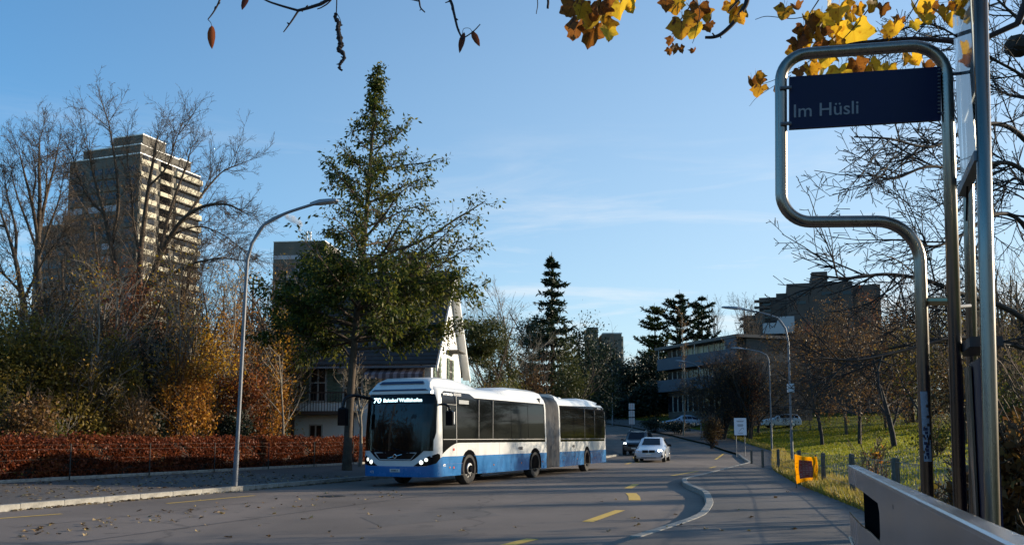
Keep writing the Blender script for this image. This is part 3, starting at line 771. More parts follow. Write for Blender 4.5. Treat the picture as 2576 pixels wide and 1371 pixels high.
# ------------------------------------------------------------------ cars
M_CARGLASS = mat('car_glass', (.010, .013, .022), .05, spec=.25)
def car(name, label, px, Y, rz, L, W, Ht, paint, kind='sedan', lit=(False, True), group=None, X=None):
    x = at(px, 1100, Y).x if X is None else X
    root = thing(name, label, 'car', (x, Y, tz(x, Y) if abs(x) > 17.7 else float(rise(Y))), rz, group)
    h = Ht
    if kind == 'sedan':
        st = [(0, .30, .56, .60, .74, .60), (.08, .22, .62, .69, .86, .66), (.35, .2, .68, .76, .93, .70), (.9, .2, .74, .85, .97, .74), (1.55, .2, .80, .97, .99, .78), (2.35, .2, .86, h - .05, 1.0, .66),
              (2.9, .2, .88, h, 1.0, .64), (3.5, .2, .90, h - .03, 1.0, .64), (4.25, .22, .93, 1.08, .98, .68), (L - .3, .25, .9, 1.02, .92, .7), (L, .35, .75, .9, .82, .66)]
        ws = (4, 5)
    else:
        st = [(0, .34, .68, .74, .78, .62), (.08, .26, .76, .86, .90, .70), (.35, .24, .82, .96, .96, .76), (.8, .24, .88, 1.04, .99, .80), (1.1, .24, .92, 1.10, 1.0, .84), (1.75, .24, .98, h - .07, 1.0, .74),
              (2.4, .24, 1.0, h, 1.0, .73), (3.3, .24, 1.02, h - .02, 1.0, .72), (L - .35, .26, 1.0, h - .10, .98, .70), (L - .08, .3, .9, 1.05, .93, .74), (L, .36, .75, .9, .88, .7)]
        ws = (4, 5)
    hw = W / 2
    def sec(q):
        x_, zl, zb, zt, wb, wt = q
        return [(L / 2 - x_, s_ * wv * hw, zv) for s_, seq in ((1, ((wb * .86, zl), (wb * .97, zl + .08), (wb, (zl + zb) / 2), (wb * .985, zb), (wt + .03, zt - .05), (wt - .10, zt))), ) for wv, zv in seq] + \
               [(L / 2 - x_, -wv * hw, zv) for wv, zv in ((wt - .10, zt), (wt + .03, zt - .05), (wb * .985, zb), (wb, (zl + zb) / 2), (wb * .97, zl + .08), (wb * .86, zl))]
    b = MB(); b.loft([sec(q) for q in st]); b.build('body', paint, root, 30)
    def bil(a0, a1, b0, b1, u, v): return a0.lerp(a1, u).lerp(b0.lerp(b1, u), v)
    def glass(q0, q1, nm, uv, side_=None):
        s0, s1 = [Vector(p) for p in sec(q0)], [Vector(p) for p in sec(q1)]
        if side_ is None: c = [s0[5], s0[6], s1[6], s1[5]]
        elif side_ > 0: c = [s0[3], s1[3], s1[4], s0[4]]
        else: c = [s0[8], s1[8], s1[7], s0[7]]
        u0, u1, v0, v1 = uv
        pts = [bil(c[0], c[1], c[3], c[2], u, v) for u, v in ((u0, v0), (u1, v0), (u1, v1), (u0, v1))]
        nn = (pts[1] - pts[0]).cross(pts[3] - pts[0]).normalized(); mid = sum(pts, Vector()) / 4
        if nn.dot(mid - Vector((mid.x * .6, 0, .7))) < 0: nn = -nn
        b = MB(); b.add([p + nn * .014 for p in pts] + [p - nn * .01 for p in pts], [(0, 1, 2, 3), (0, 4, 5, 1), (1, 5, 6, 2), (2, 6, 7, 3), (3, 7, 4, 0)])
        return b.build(nm, M_CARGLASS, root)
    glass(st[ws[0]], st[ws[1]], 'windscreen', (.06, .94, .06, .9))
    for s_ in (1, -1):
        for i in range(ws[1], 8): glass(st[i], st[i + 1], 'side_window', (.04, .96, .14, .86), s_)
        if kind != 'sedan': pass
    glass(st[-3 if kind == 'sedan' else -3], st[-4 if kind == 'sedan' else -2], 'rear_window', (.1, .9, .12, .9))
    zf = st[1][2]
    for s_, on in ((1, lit[1]), (-1, lit[0])):
        b = MB(); b.add([(L / 2 - .06, s_ * hw * .52, zf - .02), (L / 2 - .20, s_ * hw * .90, zf + .02), (L / 2 - .24, s_ * hw * .90, zf + .13), (L / 2 - .12, s_ * hw * .55, zf + .09),
                         (L / 2 - .3, s_ * hw * .52, zf - .02), (L / 2 - .4, s_ * hw * .88, zf + .02), (L / 2 - .4, s_ * hw * .88, zf + .10), (L / 2 - .35, s_ * hw * .55, zf + .07)],
                        [(0, 1, 2, 3), (4, 7, 6, 5), (0, 4, 5, 1), (1, 5, 6, 2), (2, 6, 7, 3), (3, 7, 4, 0)])
        hl = b.build('headlight', mat('headlight_housing', (.05, .06, .08), .15), root)
        for k, yy_ in enumerate((.62, .76)):
            b = MB(); b.lathe([(.001, .06), (.05, .055), (.075, .02), (.08, -.05)], (L / 2 - .10 - .07 * k, s_ * hw * yy_, zf + .035 + .012 * k), (1, s_ * .25, 0), 12)
            b.build('lamp', M_LAMPON if on else M_CHROME, hl, 60)
    for s_ in ((1, -1) if kind == 'sedan' else ()):
        b = MB(); b.box((L / 2 + .004, s_ * hw * .21, zf + .0), (.05, hw * .36, .17), 0, .02); g = b.build('grille', M_BLACK, root)
        b = MB(); pts = [(L / 2 + .03, s_ * hw * .21 + dy, zf + dz) for dy, dz in ((-.17, -.085), (.17, -.085), (.17, .085), (-.17, .085), (-.17, -.085))]; b.tube(pts, .008, 5); b.build('grille_frame', M_CHROME, g)
    if kind != 'sedan':
        b = MB(); b.box((L / 2 + .0, 0, zf - .08), (.05, hw * .9, .16), 0, .02); b.build('grille', M_BLACK, root)
    b = MB(); b.box((L / 2 - .035, 0, .33), (.06, hw * .95, .13)); b.build('bumper_intake', M_BLACK, root)
    for s_ in (1, -1):
        b = MB(); b.box((L / 2 - .10, s_ * hw * .74, .36), (.10, hw * .28, .12), s_ * -.2); b.build('bumper_intake', M_BLACK, root)
        b = MB(); b.tube([(L / 2 - st[4][0] - .35, s_ * hw * .96, st[5][2] + .06), (L / 2 - st[4][0] - .33, s_ * (hw + .10), st[5][2] + .09)], .02, 6); ma = b.build('mirror_arm', M_BLACK, root)
        b = MB(); b.box((L / 2 - st[4][0] - .33, s_ * (hw + .14), st[5][2] + .11), (.14, .20, .14), 0, .03); b.build('mirror', M_BLACK if kind != 'suv' else paint, ma)
        for x_ in (L / 2 - .85, L / 2 - .85 - (L - 1.85)):
            b = MB(); b.lathe([(.001, .0), (.22, .01), (.24, .0), (.315, .005), (.33, -.03), (.33, -.20), (.2, -.22)], (x_, s_ * (hw - .015), .33), (0, s_, 0), 18); w = b.build('wheel', M_RUBBER, root, 40)
            b = MB(); b.lathe([(.001, .02), (.05, .02), (.21, .008), (.22, .003)], (x_, s_ * (hw - .013), .33), (0, s_, 0), 10); b.build('rim', M_HUB, w)
    b = MB(); b.box((L / 2 + .03, 0, .48), (.02, .32, .09)); b.build('number_plate', mat('plate_white', (.55, .55, .52), .5), root)
    if kind == 'suv':
        for s_ in (1, -1):
            b = MB(); b.tube([(L / 2 - 1.9, s_ * hw * .66, h - .03), (L / 2 - 2.0, s_ * hw * .66, h + .05), (L / 2 - 3.9, s_ * hw * .64, h + .03), (L / 2 - 4.0, s_ * hw * .64, h - .08)], .02, 6); b.build('roof_rail', M_CHROME, root)
    return root
P_SILV = mat('silver_white_paint', (.40, .44, .51), .22, coat=.6)
P_DARK = mat('dark_grey_paint', (.025, .027, .032), .25, coat=.6)
P_BLUEG = mat('pale_blue_paint', (.35, .42, .52), .25, coat=.5)
P_WHT = mat('white_car_paint', (.72, .74, .76), .25, coat=.5)
dirn = lambda ax, ay: math.atan2(ay, ax)
car('saloon_car', 'silver white saloon coming down the road with one bright headlight', 1641, 56, dirn(-.25, -1), 4.9, 1.86, 1.46, P_SILV, 'sedan', (False, True))
car('dark_suv', 'dark grey car with roof rails following the silver saloon', 1606, 68, dirn(-.30, -1), 4.5, 1.84, 1.72, P_DARK, 'suv', (True, False))
car('parked_car', 'pale blue saloon parked on the bank below the balcony block', 1712, 108, dirn(-1, -.12), 4.6, 1.8, 1.45, P_BLUEG, 'sedan', (False, False), 'cars parked beside the balcony block')
car('parked_car', 'white hatchback parked at the top of the grass slope', 1966, 101, dirn(-1, .05), 4.1, 1.8, 1.52, P_WHT, 'suv2', (False, False), 'cars parked beside the balcony block')

# ------------------------------------------------------------------ buildings
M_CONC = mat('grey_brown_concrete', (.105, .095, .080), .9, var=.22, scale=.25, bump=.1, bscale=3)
M_CONCL = mat('sunlit_pale_concrete', (.50, .45, .34), .85, var=.12, scale=.3)  # pale balcony concrete, with the sun on the sun-facing sides put in
M_COPING = mat('metal_coping', (.75, .75, .74), .4)
M_WIN = mat('window_glass', (.012, .014, .018), .08, spec=.35)
M_BLIND = mat('white_blind', (.32, .32, .36), .6)
M_FRAME = mat('window_frame_paint', (.36, .35, .33), .5)
def frame_thing(name, label, cat, C, ang, group=None):
    """Thing whose local x runs along its front (to the right), y into its depth."""
    return thing(name, label, cat, C, ang, group)
def block(parent, x0, x1, y0, y1, z0, z1, m, nm='wall_block', cope=True):
    b = MB(); b.box2((x0, y0, z0), (x1, y1, z1)); o = b.build(nm, m, parent)
    if cope:
        b = MB(); t = .22
        for a, c in (((x0 - .12, y0 - .12), (x1 + .12, y0 + t)), ((x0 - .12, y1 - t), (x1 + .12, y1 + .12)), ((x0 - .12, y0 + t), (x0 + t, y1 - t)), ((x1 - t, y0 + t), (x1 + .12, y1 - t))):
            b.box2((a[0], a[1], z1 - .12), (c[0], c[1], z1 + .14))
        b.build('coping', M_COPING, o)
    return o
ZT = 200.0
cor = at(322, 1100, ZT)
tower = frame_thing('apartment_tower', 'tall stepped concrete apartment tower with one sunlit balcony side, behind bare trees', 'tower', (cor.x, ZT, 0), -.349)
block(tower, -20.4, 0, 0.02, 20.4, 0, 65, M_CONC)
block(tower, -17, -.4, .5, 13, 65, 67.3, M_CONC)
block(tower, -8.7, -.2, .8, 8.2, 67.3, 69.6, M_CONC)
block(tower, -6, -.3, 13.2, 17.2, 65, 67.6, M_CONC)
block(tower, -32, -20.45, 2, 18, 0, 51, M_CONC)
block(tower, -25, -20.45, 3, 16, 51, 53.4, M_CONC)
rr = random.Random(3)
for k in range(14):
    z = 25 + 2.9 * k
    # lit side (x = 0): white balcony fronts, flat dark slabs for recess shade, windows
    if z < 63:
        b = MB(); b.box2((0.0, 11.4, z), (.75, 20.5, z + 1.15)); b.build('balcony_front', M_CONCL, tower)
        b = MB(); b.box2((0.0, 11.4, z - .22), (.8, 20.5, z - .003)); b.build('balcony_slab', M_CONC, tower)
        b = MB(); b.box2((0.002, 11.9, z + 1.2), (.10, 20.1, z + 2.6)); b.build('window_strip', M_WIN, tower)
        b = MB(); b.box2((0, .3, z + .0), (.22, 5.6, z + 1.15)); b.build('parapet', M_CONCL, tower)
        b = MB(); b.box2((0.002, .8, z + 1.3), (.08, 2.6, z + 2.5)); b.build('window', M_WIN, tower)
        b = MB(); b.box2((0.002, 3.2, z + 1.3), (.08, 5.2, z + 2.5)); b.build('window', M_WIN, tower)
        b = MB(); b.box2((-.0, 6.6, z + .9), (.06, 10.2, z + 2.7)); b.build('loggia_shade', M_DARK, tower)  # flat dark slab, shade of the opening put into its colour
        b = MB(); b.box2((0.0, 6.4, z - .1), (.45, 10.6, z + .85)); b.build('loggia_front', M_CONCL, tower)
    for x0, x1 in ((-3.6, -.8), (-9.8, -6.2), (-14.2, -10.6), (-19.6, -16.0)):
        if z > 61.5: continue
        lit = rr.random() < .3  # windows with a white blind drawn
        b = MB(); b.box2((x0, -.08, z + 1.15), (x1, .02, z + 2.5)); w = b.build('window', M_BLIND if lit else M_WIN, tower)
        b = MB(); b.box2((x0 - .2, -.30, z), (x1 + .2, .02, z + 1.05)); b.build('parapet', M_CONC, tower)
    if z < 48:
        b = MB(); b.box2((-30.5, 1.9, z + 1.1), (-22, 2.0, z + 2.4)); b.build('window_strip', M_WIN, tower)

ZT = 300.0
cor = at(675, 1100, ZT)
tower2 = frame_thing('high_rise_block', 'distant high rise block with window rows and two white chimneys on its roof', 'tower', (cor.x, ZT, 0), -.10)
block(tower2, 0, 17.5, 0, 18, 0, 66.3, M_CONC)
block(tower2, 17.5, 27, 3, 18, 0, 61, M_CONC)
block(tower2, 21, 31, 1.5, 3, 0, 56, M_CONC, cope=False)
for k in range(8):
    z = 36 + 2.9 * k
    for x0, x1 in ((.6, 3.2), (4.6, 7.2), (7.5, 11.0), (11.8, 15.6)):
        if z > 60: continue
        b = MB(); b.box2((x0, -.10, z), (x1, .02, z + 1.35)); b.build('window', M_BLIND if rr.random() < .55 else M_WIN, tower2)
    if z < 56:
        b = MB(); b.box2((17.52, .6, z), (17.6, 2.7, z + 1.6)); b.build('window', M_BLIND, tower2)
        b = MB(); b.box2((18.0, 2.9, z), (20.0, 3.0, z + 1.6)); b.build('window', M_FRAME, tower2)
    b = MB(); b.box2((-.15, -.18, z + 1.5), (17.6, -.0, z + 1.75)); b.build('floor_band', M_CONC, tower2)
b = MB(); b.box2((0.3, -.1, 60.3), (17.2, 0.02, 61.6)); b.build('window_strip', M_BLIND, tower2)
for x in (9.6, 10.9):
    b = MB(); b.tube([(x, 5, 66), (x, 5, 70.6 - (x > 10) * .0)], .32, 10); b.build('chimney', M_COPING, tower2)
# steam from the chimneys
ms = bpy.data.materials.new('steam_vapour'); ms.use_nodes = True
n, l = ms.node_tree.nodes, ms.node_tree.links
n.remove(n['Principled BSDF'])
pv = n.new('ShaderNodeVolumePrincipled'); pv.inputs['Color'].default_value = (.98, .95, .92, 1); pv.inputs['Anisotropy'].default_value = .3
t_ = n.new('ShaderNodeTexNoise'); t_.inputs['Scale'].default_value = .55; t_.inputs['Detail'].default_value = 4
r_ = n.new('ShaderNodeMapRange'); r_.inputs['From Min'].default_value = .42; r_.inputs['From Max'].default_value = .62; r_.inputs['To Max'].default_value = .9
c_ = n.new('ShaderNodeTexCoord'); l.new(c_.outputs['Object'], t_.inputs['Vector']); l.new(t_.outputs['Fac'], r_.inputs['Value'])
l.new(r_.outputs[0], pv.inputs['Density']); l.new(pv.outputs[0], n['Material Output'].inputs['Volume'])
b = MB(); b.tube(spline([at(755, 581, 305), at(755, 566, 305), at(745, 556, 304), at(730, 549, 303), at(713, 541, 302)], 4), [.6] * 3 + [.85, .95, 1.05, 1.1, 1.2, 1.3, 1.3, 1.3, 1.3, 1.2, 1.1, 1.0, .8, .5], 10)
o = b.build('steam', ms, None, 180); prop(o, 'white steam drifting from the chimneys of the distant high rise', 'steam', None, 'stuff')

# hillside terraces block, far right
ZT = 170.0
hill = frame_thing('terraced_block', 'brown stepped concrete apartment block on the hill above the balcony block', 'building', (at(1878, 1100, ZT).x, ZT, 0), -R(16))
bx = lambda px, Y=ZT: at(px, 1100, Y).x - at(1878, 1100, ZT).x
bz = lambda py, Y=ZT: at(1288, py, Y).z
M_BRN = mat('brown_concrete', (.068, .056, .050), .9, var=.18, scale=.3)
for p0, p1, py, yb, nm in ((1878, 1931, 794, 0, 'wall_block'), (1917, 1990, 745, 3, 'wall_block'), (1960, 2010, 732, 5, 'wall_block'), (1986, 2144, 716, 1.5, 'wall_block'), (2110, 2212, 721, 4, 'wall_block'), (2050, 2089, 679, 6, 'lift_tower')):
    block(hill, bx(p0), bx(p1), yb, yb + 12, 3, bz(py), M_BRN, nm, cope=False)
for p0, p1, pa, pb in ((1925, 1960, 842, 815), (1960, 2002, 842, 800)):
    b = MB(); b.box2((bx(p0), -.4, bz(pa)), (bx(p1), -.02, bz(pb))); b.build('white_panel', mat('white_panel', (.28, .31, .35), .5), hill)
for p0, py in ((1885, 806), (1885, 824), (1905, 806), (1925, 757), (1925, 774), (1925, 790), (1966, 750), (2010, 740), (2010, 760), (2070, 740), (2070, 760), (2120, 740)):
    b = MB(); x = bx(p0); yb = 0 if p0 < 1915 else 3 if p0 < 1955 else 5 if p0 < 1980 else 1.5
    b.box2((x, yb - .08, bz(py + 8)), (x + 1.6, yb + .02, bz(py))); b.build('window', M_BLIND if p0 == 1966 else M_WIN, hill)
for p0, py in ((1876, 800), (1876, 818), (1912, 752), (1912, 768), (1912, 785)):
    yb = -.0 if p0 < 1900 else 3
    b = MB(); b.box2((bx(p0) - .5, yb - 1.0, bz(py + 6)), (bx(p0) + 2.4, yb - .02, bz(py))); b.build('balcony', M_BRN, hill)

ZT = 220.0
dist = frame_thing('flat_roofed_block', 'distant dark flat roofed block above the road end, its side sunlit', 'building', (at(1525, 1100, ZT).x, ZT, 0), 0)
bx = lambda px: at(px, 1100, ZT).x - at(1525, 1100, ZT).x
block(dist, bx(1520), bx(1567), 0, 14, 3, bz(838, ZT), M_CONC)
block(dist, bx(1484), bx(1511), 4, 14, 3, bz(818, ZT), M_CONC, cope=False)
block(dist, bx(1567.3), bx(1579), 6, 14, 3, bz(839, ZT), M_CONCL, cope=False)  # sunlit side of the block put into a slice of paler concrete
for k in range(3):
    b = MB(); b.box2((bx(1569), 5.9, bz(852 + k * 20, ZT)), (bx(1577), 6.02, bz(845 + k * 20, ZT))); b.build('window', M_WIN, dist)

# balcony block in the middle distance
A = at(1884, 1100, 104); Bp = at(1683, 1100, 120)
ang = math.atan2(A.y - Bp.y, A.x - Bp.x)
Ln = math.hypot(A.x - Bp.x, A.y - Bp.y)
blk = frame_thing('balcony_block', 'pale blue grey flat roofed block with long balcony bands at the road bend', 'building', (Bp.x, Bp.y, 0), ang)
M_PALE = mat('pale_blue_render', (.062, .074, .095), .8, var=.12, scale=.6)
M_GREYW = mat('grey_render', (.075, .07, .064), .9, var=.15, scale=.5)
b = MB(); b.box2((0, 0, 1), (Ln, 9, 12.8)); b.build('wall', M_GREYW, blk)
b = MB(); b.box2((-.8, -1.5, 12.8), (Ln + .4, 9.5, 13.15)); rf = b.build('roof', mat('roof_edge', (.09, .08, .074), .7), blk)
for z0 in (11.0, 8.2):
    b = MB(); b.box2((-.3, -1.3, z0 - .9), (Ln - .02, -.02, z0 - .7)); b.build('balcony_slab', M_GREYW, blk)
    b = MB(); b.box2((-.3, -1.42, z0 - .9), (Ln - .02, -1.3, z0 + .6)); b.build('balcony_front', M_PALE, blk)
for zi, z0 in enumerate((10.75, 7.9, 4.8)):
    nw = 12
    for i in range(nw):
        x0 = .3 + i * (Ln - 3) / nw
        b = MB(); b.box2((x0, -.12, z0), (x0 + (Ln - 3) / nw - .12, .02, z0 + 1.9)); w = b.build('window', mat('curtained_window', (.20, .20, .13), .3, var=.5, scale=2) if zi == 0 and i > 2 else M_WIN, blk)
        b = MB(); b.box2((x0 + (Ln - 3) / nw - .12, -.2, z0 - .1), (x0 + (Ln - 3) / nw, .02, z0 + 2.0)); b.build('mullion', M_FRAME, w)
for x in (0, Ln * .5, Ln - 2.2):
    b = MB(); b.tube([(x, -1.36, 11.6), (x, -1.36, 12.8)], .05, 6); b.build('balcony_post', M_FRAME, blk)
b = MB(); b.box2((Ln - 2.0, -1.42, 11.6), (Ln - .02, -1.3, 12.78)); b.build('end_screen', M_PALE, blk)
wing = frame_thing('rear_wing', 'grey brown wing running back from the balcony block behind brown trees', 'building', (at(1884, 1100, 119).x, 119, 0), -R(14))
b = MB(); b.box2((0, 0, 1), (20, 8, 14.0)); b.build('wall', M_GREYW, wing)
b = MB(); b.box2((-.2, -.5, 14.0), (20.3, 8.3, 14.35)); b.build('roof', mat('roof_edge', (.09, .08, .074), .7), wing)
for i in range(3):
    for zz_ in (11.4, 8.3):
        b = MB(); b.box2((1.0 + i * 4, -.1, zz_), (3.4 + i * 4, .02, zz_ + 1.7)); b.build('window', M_WIN, wing)

# house behind the leafy tree
HC = at(733, 1100, 45.6)
HA = math.atan2(44.8 - 45.6, at(1085, 1100, 45).x - HC.x)
HL = math.hypot(at(1085, 1100, 45).x - HC.x, .6)
HD = 8.6
house = frame_thing('gabled_house', 'white two storey house with steep dark roof and sunlit gable behind the leafy tree', 'house', (HC.x, 45.6, .2), HA)
M_PLAST = mat('white_plaster', (.74, .74, .73), .9, var=.1, scale=.8, bump=.1, bscale=20)
M_TILE = mat('dark_roof_tile', (.035, .028, .026), .75, var=.35, scale=3)
M_SHUT = mat('green_shutter', (.09, .13, .09), .6)
M_WOODD = mat('dark_timber', (.05, .03, .02), .7)
EZ, RZ = 5.55, 10.2
b = MB(); b.prism([(0, 0), (HD, 0), (HD, EZ), (HD / 2, RZ - .35), (0, EZ)], 0, 0, HL); b.build('wall', M_PLAST, house)
# roof: two slopes of tile courses
roofp = MB()
def slope(s):
    d = Vector((0, HD / 2 + .75, RZ - EZ + .80)); L_ = d.length; ncourse = 26
    rows = MB()
    for k in range(ncourse):
        f0, f1 = k / ncourse, (k + 1) / ncourse
        y0, z0 = -.75 + d.y * f0, EZ - .80 + d.z * f0
        y1, z1 = -.75 + d.y * f1, EZ - .80 + d.z * f1
        if s < 0: y0, y1 = HD - y0, HD - y1
        rows.add([(-.7, y0, z0 + .07), (HL + .40, y0, z0 + .07), (HL + .40, y1, z1 + .03), (-.7, y1, z1 + .03), (-.7, y0, z0), (HL + .40, y0, z0), (HL + .40, y1, z1 - .05), (-.7, y1, z1 - .05)],
                 [(0, 1, 2, 3), (0, 4, 5, 1), (4, 7, 6, 5), (1, 5, 6, 2), (0, 3, 7, 4)])
    return rows
rf = slope(1).build('roof', M_TILE, house); rb = slope(-1).build('roof', M_TILE, house)
for s in (0, 1):
    y0, y1 = (-.75, HD / 2) if s == 0 else (HD + .75, HD / 2)
    b = MB(); z0, z1 = EZ - .83, RZ - .03
    xo = HL + .40
    b.add([(xo, y0, z0 - .05), (xo, y1, z1 - .05), (xo, y1, z1 - .30), (xo, y0, z0 - .30), (xo + .06, y0, z0 - .05), (xo + .06, y1, z1 - .05), (xo + .06, y1, z1 - .30), (xo + .06, y0, z0 - .30)],
          [(0, 1, 2, 3), (4, 7, 6, 5), (0, 4, 5, 1), (3, 2, 6, 7), (0, 3, 7, 4), (1, 5, 6, 2)])
    b.build('verge_board', M_PLAST, house)
for s in (0, 1):
    y0, y1 = (-.72, HD / 2) if s == 0 else (HD + .72, HD / 2); z0, z1 = EZ - .92, RZ - .13
    b = MB(); b.add([(HL + .012, y0, z0), (HL + .39, y0, z0), (HL + .39, y1, z1), (HL + .012, y1, z1), (HL + .012, y0, z0 - .03), (HL + .39, y0, z0 - .03), (HL + .39, y1, z1 - .03), (HL + .012, y1, z1 - .03)], [(0, 1, 2, 3), (4, 7, 6, 5), (0, 4, 5, 1), (3, 2, 6, 7), (0, 3, 7, 4), (1, 5, 6, 2)])
    b.build('soffit', M_PLAST, house)
b = MB(); b.box2((-.6, -.66, EZ - .95), (HL + .38, -.74 - .1, EZ - .85)); b.build('gutter', M_GALV, house)
b = MB(); b.tube([(HL - .35, -.12, 0), (HL - .35, -.12, 4.6), (HL - .35, -.7, 4.7)], .05, 6); b.build('downpipe', M_WOODD, house)
for x, w_, h_ in ((3.3, .5, 1.1), (5.4, .9, .75)):
    b = MB(); b.box((x, HD / 2 + .3, RZ + h_ / 2 - .35), (w_, .5, h_)); b.box((x, HD / 2 + .3, RZ + h_ - .3), (w_ + .1, .6, .1)); b.build('chimney', mat('brick_chimney', (.2, .13, .1), .9, var=.3), house)
def house_window(x0, x1, z0, z1, face='front', shutters=True):
    if face == 'front': bx_ = lambda a, c, d0, d1, e, f: ((a, -d1, e), (c, -d0, f))
    else: bx_ = lambda a, c, d0, d1, e, f: ((HL + d0, a, e), (HL + d1, c, f))
    b = MB(); b.box2(*bx_(x0, x1, -.02, .05, z0, z1)); w = b.build('window', M_FRAME, house)
    m_ = (x0 + x1) / 2
    for a, c in ((x0 + .07, m_ - .04), (m_ + .04, x1 - .07)):
        for e, f in ((z0 + .07, (z0 + z1) / 2 - .03), ((z0 + z1) / 2 + .03, z1 - .07)):
            b = MB(); b.box2(*bx_(a, c, .045, .056, e, f)); b.build('pane', M_WIN, w)
    if shutters:
        for a, c in ((x0 - .52, x0 - .04), (x1 + .04, x1 + .52)):
            b = MB()
            for k in range(9): b.box2(*bx_(a, c, .02, .07 + .02 * (k % 2), z0 + (z1 - z0) * k / 9, z0 + (z1 - z0) * (k + 1) / 9 - .015))
            b.build('shutter', M_SHUT, house)
house_window(.9, 1.75, 3.0, 4.9)
house_window(.9, 1.6, .5, 1.9, shutters=False)
house_window(4.4, 5.6, 2.9, 4.1); house_window(5.9, 6.7, 2.9, 4.1, shutters=False)
house_window(2.6, 3.6, 3.0, 4.4, shutters=True)
house_window(1.0, 1.75, 4.1, 5.5, 'gable'); house_window(4.6, 5.4, 4.1, 5.5, 'gable'); house_window(1.0, 1.75, 1.2, 2.7, 'gable')
house_window(3.9, 4.6, 6.9, 7.8, 'gable', False)
b = MB(); b.box2((.3, -1.2, 2.35), (3.6, -.02, 2.52)); b.build('balcony_floor', M_WOODD, house)
b = MB(); b.box2((.3, -1.2, 3.38), (3.6, -1.15, 3.44)); b.build('balcony_rail', M_WOODD, house)
for k in range(24):
    b = MB(); b.box((.36 + k * .14, -1.175, 2.95), (.025, .025, .86)); b.build('baluster', M_WOODD, house)
for x in (.45, 3.4):
    b = MB(); b.box((x, -1.1, 1.15), (.14, .14, 2.4)); b.build('balcony_post', M_WOODD, house)
for k in range(16):
    b = MB(); x = 3.9 + k * .18
    b.add([(x, -.05, 4.75), (x + .18, -.05, 4.75), (x + .18, -.95, 4.30), (x, -.95, 4.30), (x + .18, -.95, 4.08), (x, -.95, 4.08)], [(0, 1, 2, 3), (3, 2, 4, 5)])
    b.build('awning_stripe', mat('awning_dark', (.10, .075, .085), .8) if k % 2 else mat('awning_pale', (.26, .22, .24), .8), house)
canopy = MB(); canopy.box2((HL + .02, 4.0, 5.85), (HL + .7, 6.0, 5.92)); canopy.build('window_hood', M_GREYW, house)

# ------------------------------------------------------------------ lamp posts
def lamp(label, poly, Y, Y2=None, cabinet=False, group='street lamps', r0=.053):
    Y2 = Y2 or Y
    base = at(poly[0][0], poly[0][1], Y)
    root = thing('street_lamp', label, 'street lamp', (base.x, base.y, tz(base.x, base.y) if base.x > 0 else .2), 0, group)
    o = root.location
    P = [Vector(at(px, py, Y)) - o for px, py in poly]
    P[0].z = -.05
    k = 3
    n0 = P[0].lerp(P[1], .38)
    b = MB(); b.tube([P[0], n0], [r0 * 1.35, r0 * 1.3], 12); b.build('base_sleeve', M_GALV, root, 60)
    b = MB(); b.tube([n0] + P[1:-2], [r0] + [r0 * (.95 - .25 * i / len(P)) for i in range(len(P) - 3)], 12); b.build('pole', M_GALV, root, 60)
    arm = spline(P[-4:-1], 5)
    b = MB(); arc = spline(P[-5:-1] if len(P) > 5 else P[-4:-1], 6); b.tube(arc, r0 * .8, 10); b.build('arm', M_GALV, root, 60)
    a, c = P[-2], P[-1]; d = (c - a); L_ = d.length; d.normalize()
    sd_ = Vector((-d.y, d.x, 0)) if abs(d.z) < .9 else Vector((0, 1, 0)); sd_ = Vector((0, 1, 0)) - d * d.y; sd_.normalize(); up = d.cross(sd_) * (1 if d.x < 0 else -1)
    if up.z < 0: up = -up
    b = MB(); secs = []
    for f_, w_, h_ in ((-.12, .05, .05), (.05, .09, .07), (.3, .17, .085), (.7, .17, .07), (.95, .13, .05), (1.02, .06, .03)):
        p = a + d * (L_ * f_); secs.append([p + sd_ * w_ - up * .02, p + sd_ * w_ * .7 + up * h_, p - sd_ * w_ * .7 + up * h_, p - sd_ * w_ - up * .02])
    b.loft(secs); hd = b.build('lamp_head', mat('lamp_housing', (.22, .24, .27), .45), root)
    p = a + d * (L_ * .55); b = MB(); b.add([p + d * (L_ * .3 * i) + sd_ * (.11 * j) - up * (.021 + kk * .015) for kk in (0, 1) for i, j in ((-1, -1), (1, -1), (1, 1), (-1, 1))], [(0, 1, 2, 3), (4, 7, 6, 5), (0, 4, 5, 1), (1, 5, 6, 2), (2, 6, 7, 3), (3, 7, 4, 0)])
    b.build('lens', mat('lamp_lens', (.4, .42, .42), .3), hd)
    if cabinet:
        q = P[0].lerp(P[1], .86); b = MB(); b.box((q.x, q.y - .12, q.z), (.30, .2, .42), 0, .02); b.build('junction_box', M_GREYTXT, root)
    return root
lamp('grey street lamp rising from the leaf strewn pavement beside the red hedge', [(591, 1215), (604, 990), (617, 740), (622, 655), (634, 612), (664, 566), (716, 538), (788, 514), (850, 506)], 25)
lamp('street lamp with a small grey box on its pole, behind the yellow banner', [(1994, 1190), (1986, 945), (1983, 860), (1976, 826), (1955, 800), (1915, 787), (1868, 778), (1816, 773)], 44, cabinet=True)
lamp('street lamp at the grass edge beside the white notice board', [(1942, 1134), (1937, 960), (1934, 905), (1928, 893), (1912, 885), (1888, 880), (1868, 877), (1840, 875)], 70)
lamp('thin street lamp in front of the balcony block', [(1764, 1105), (1764, 990), (1763, 940), (1760, 926), (1750, 917), (1733, 911), (1722, 909), (1700, 907)], 92)
lamp('farthest street lamp, where the road vanishes under dark trees', [(1541, 1085), (1541, 990), (1541, 942), (1538, 929), (1530, 920), (1518, 914), (1508, 912), (1488, 910)], 111)

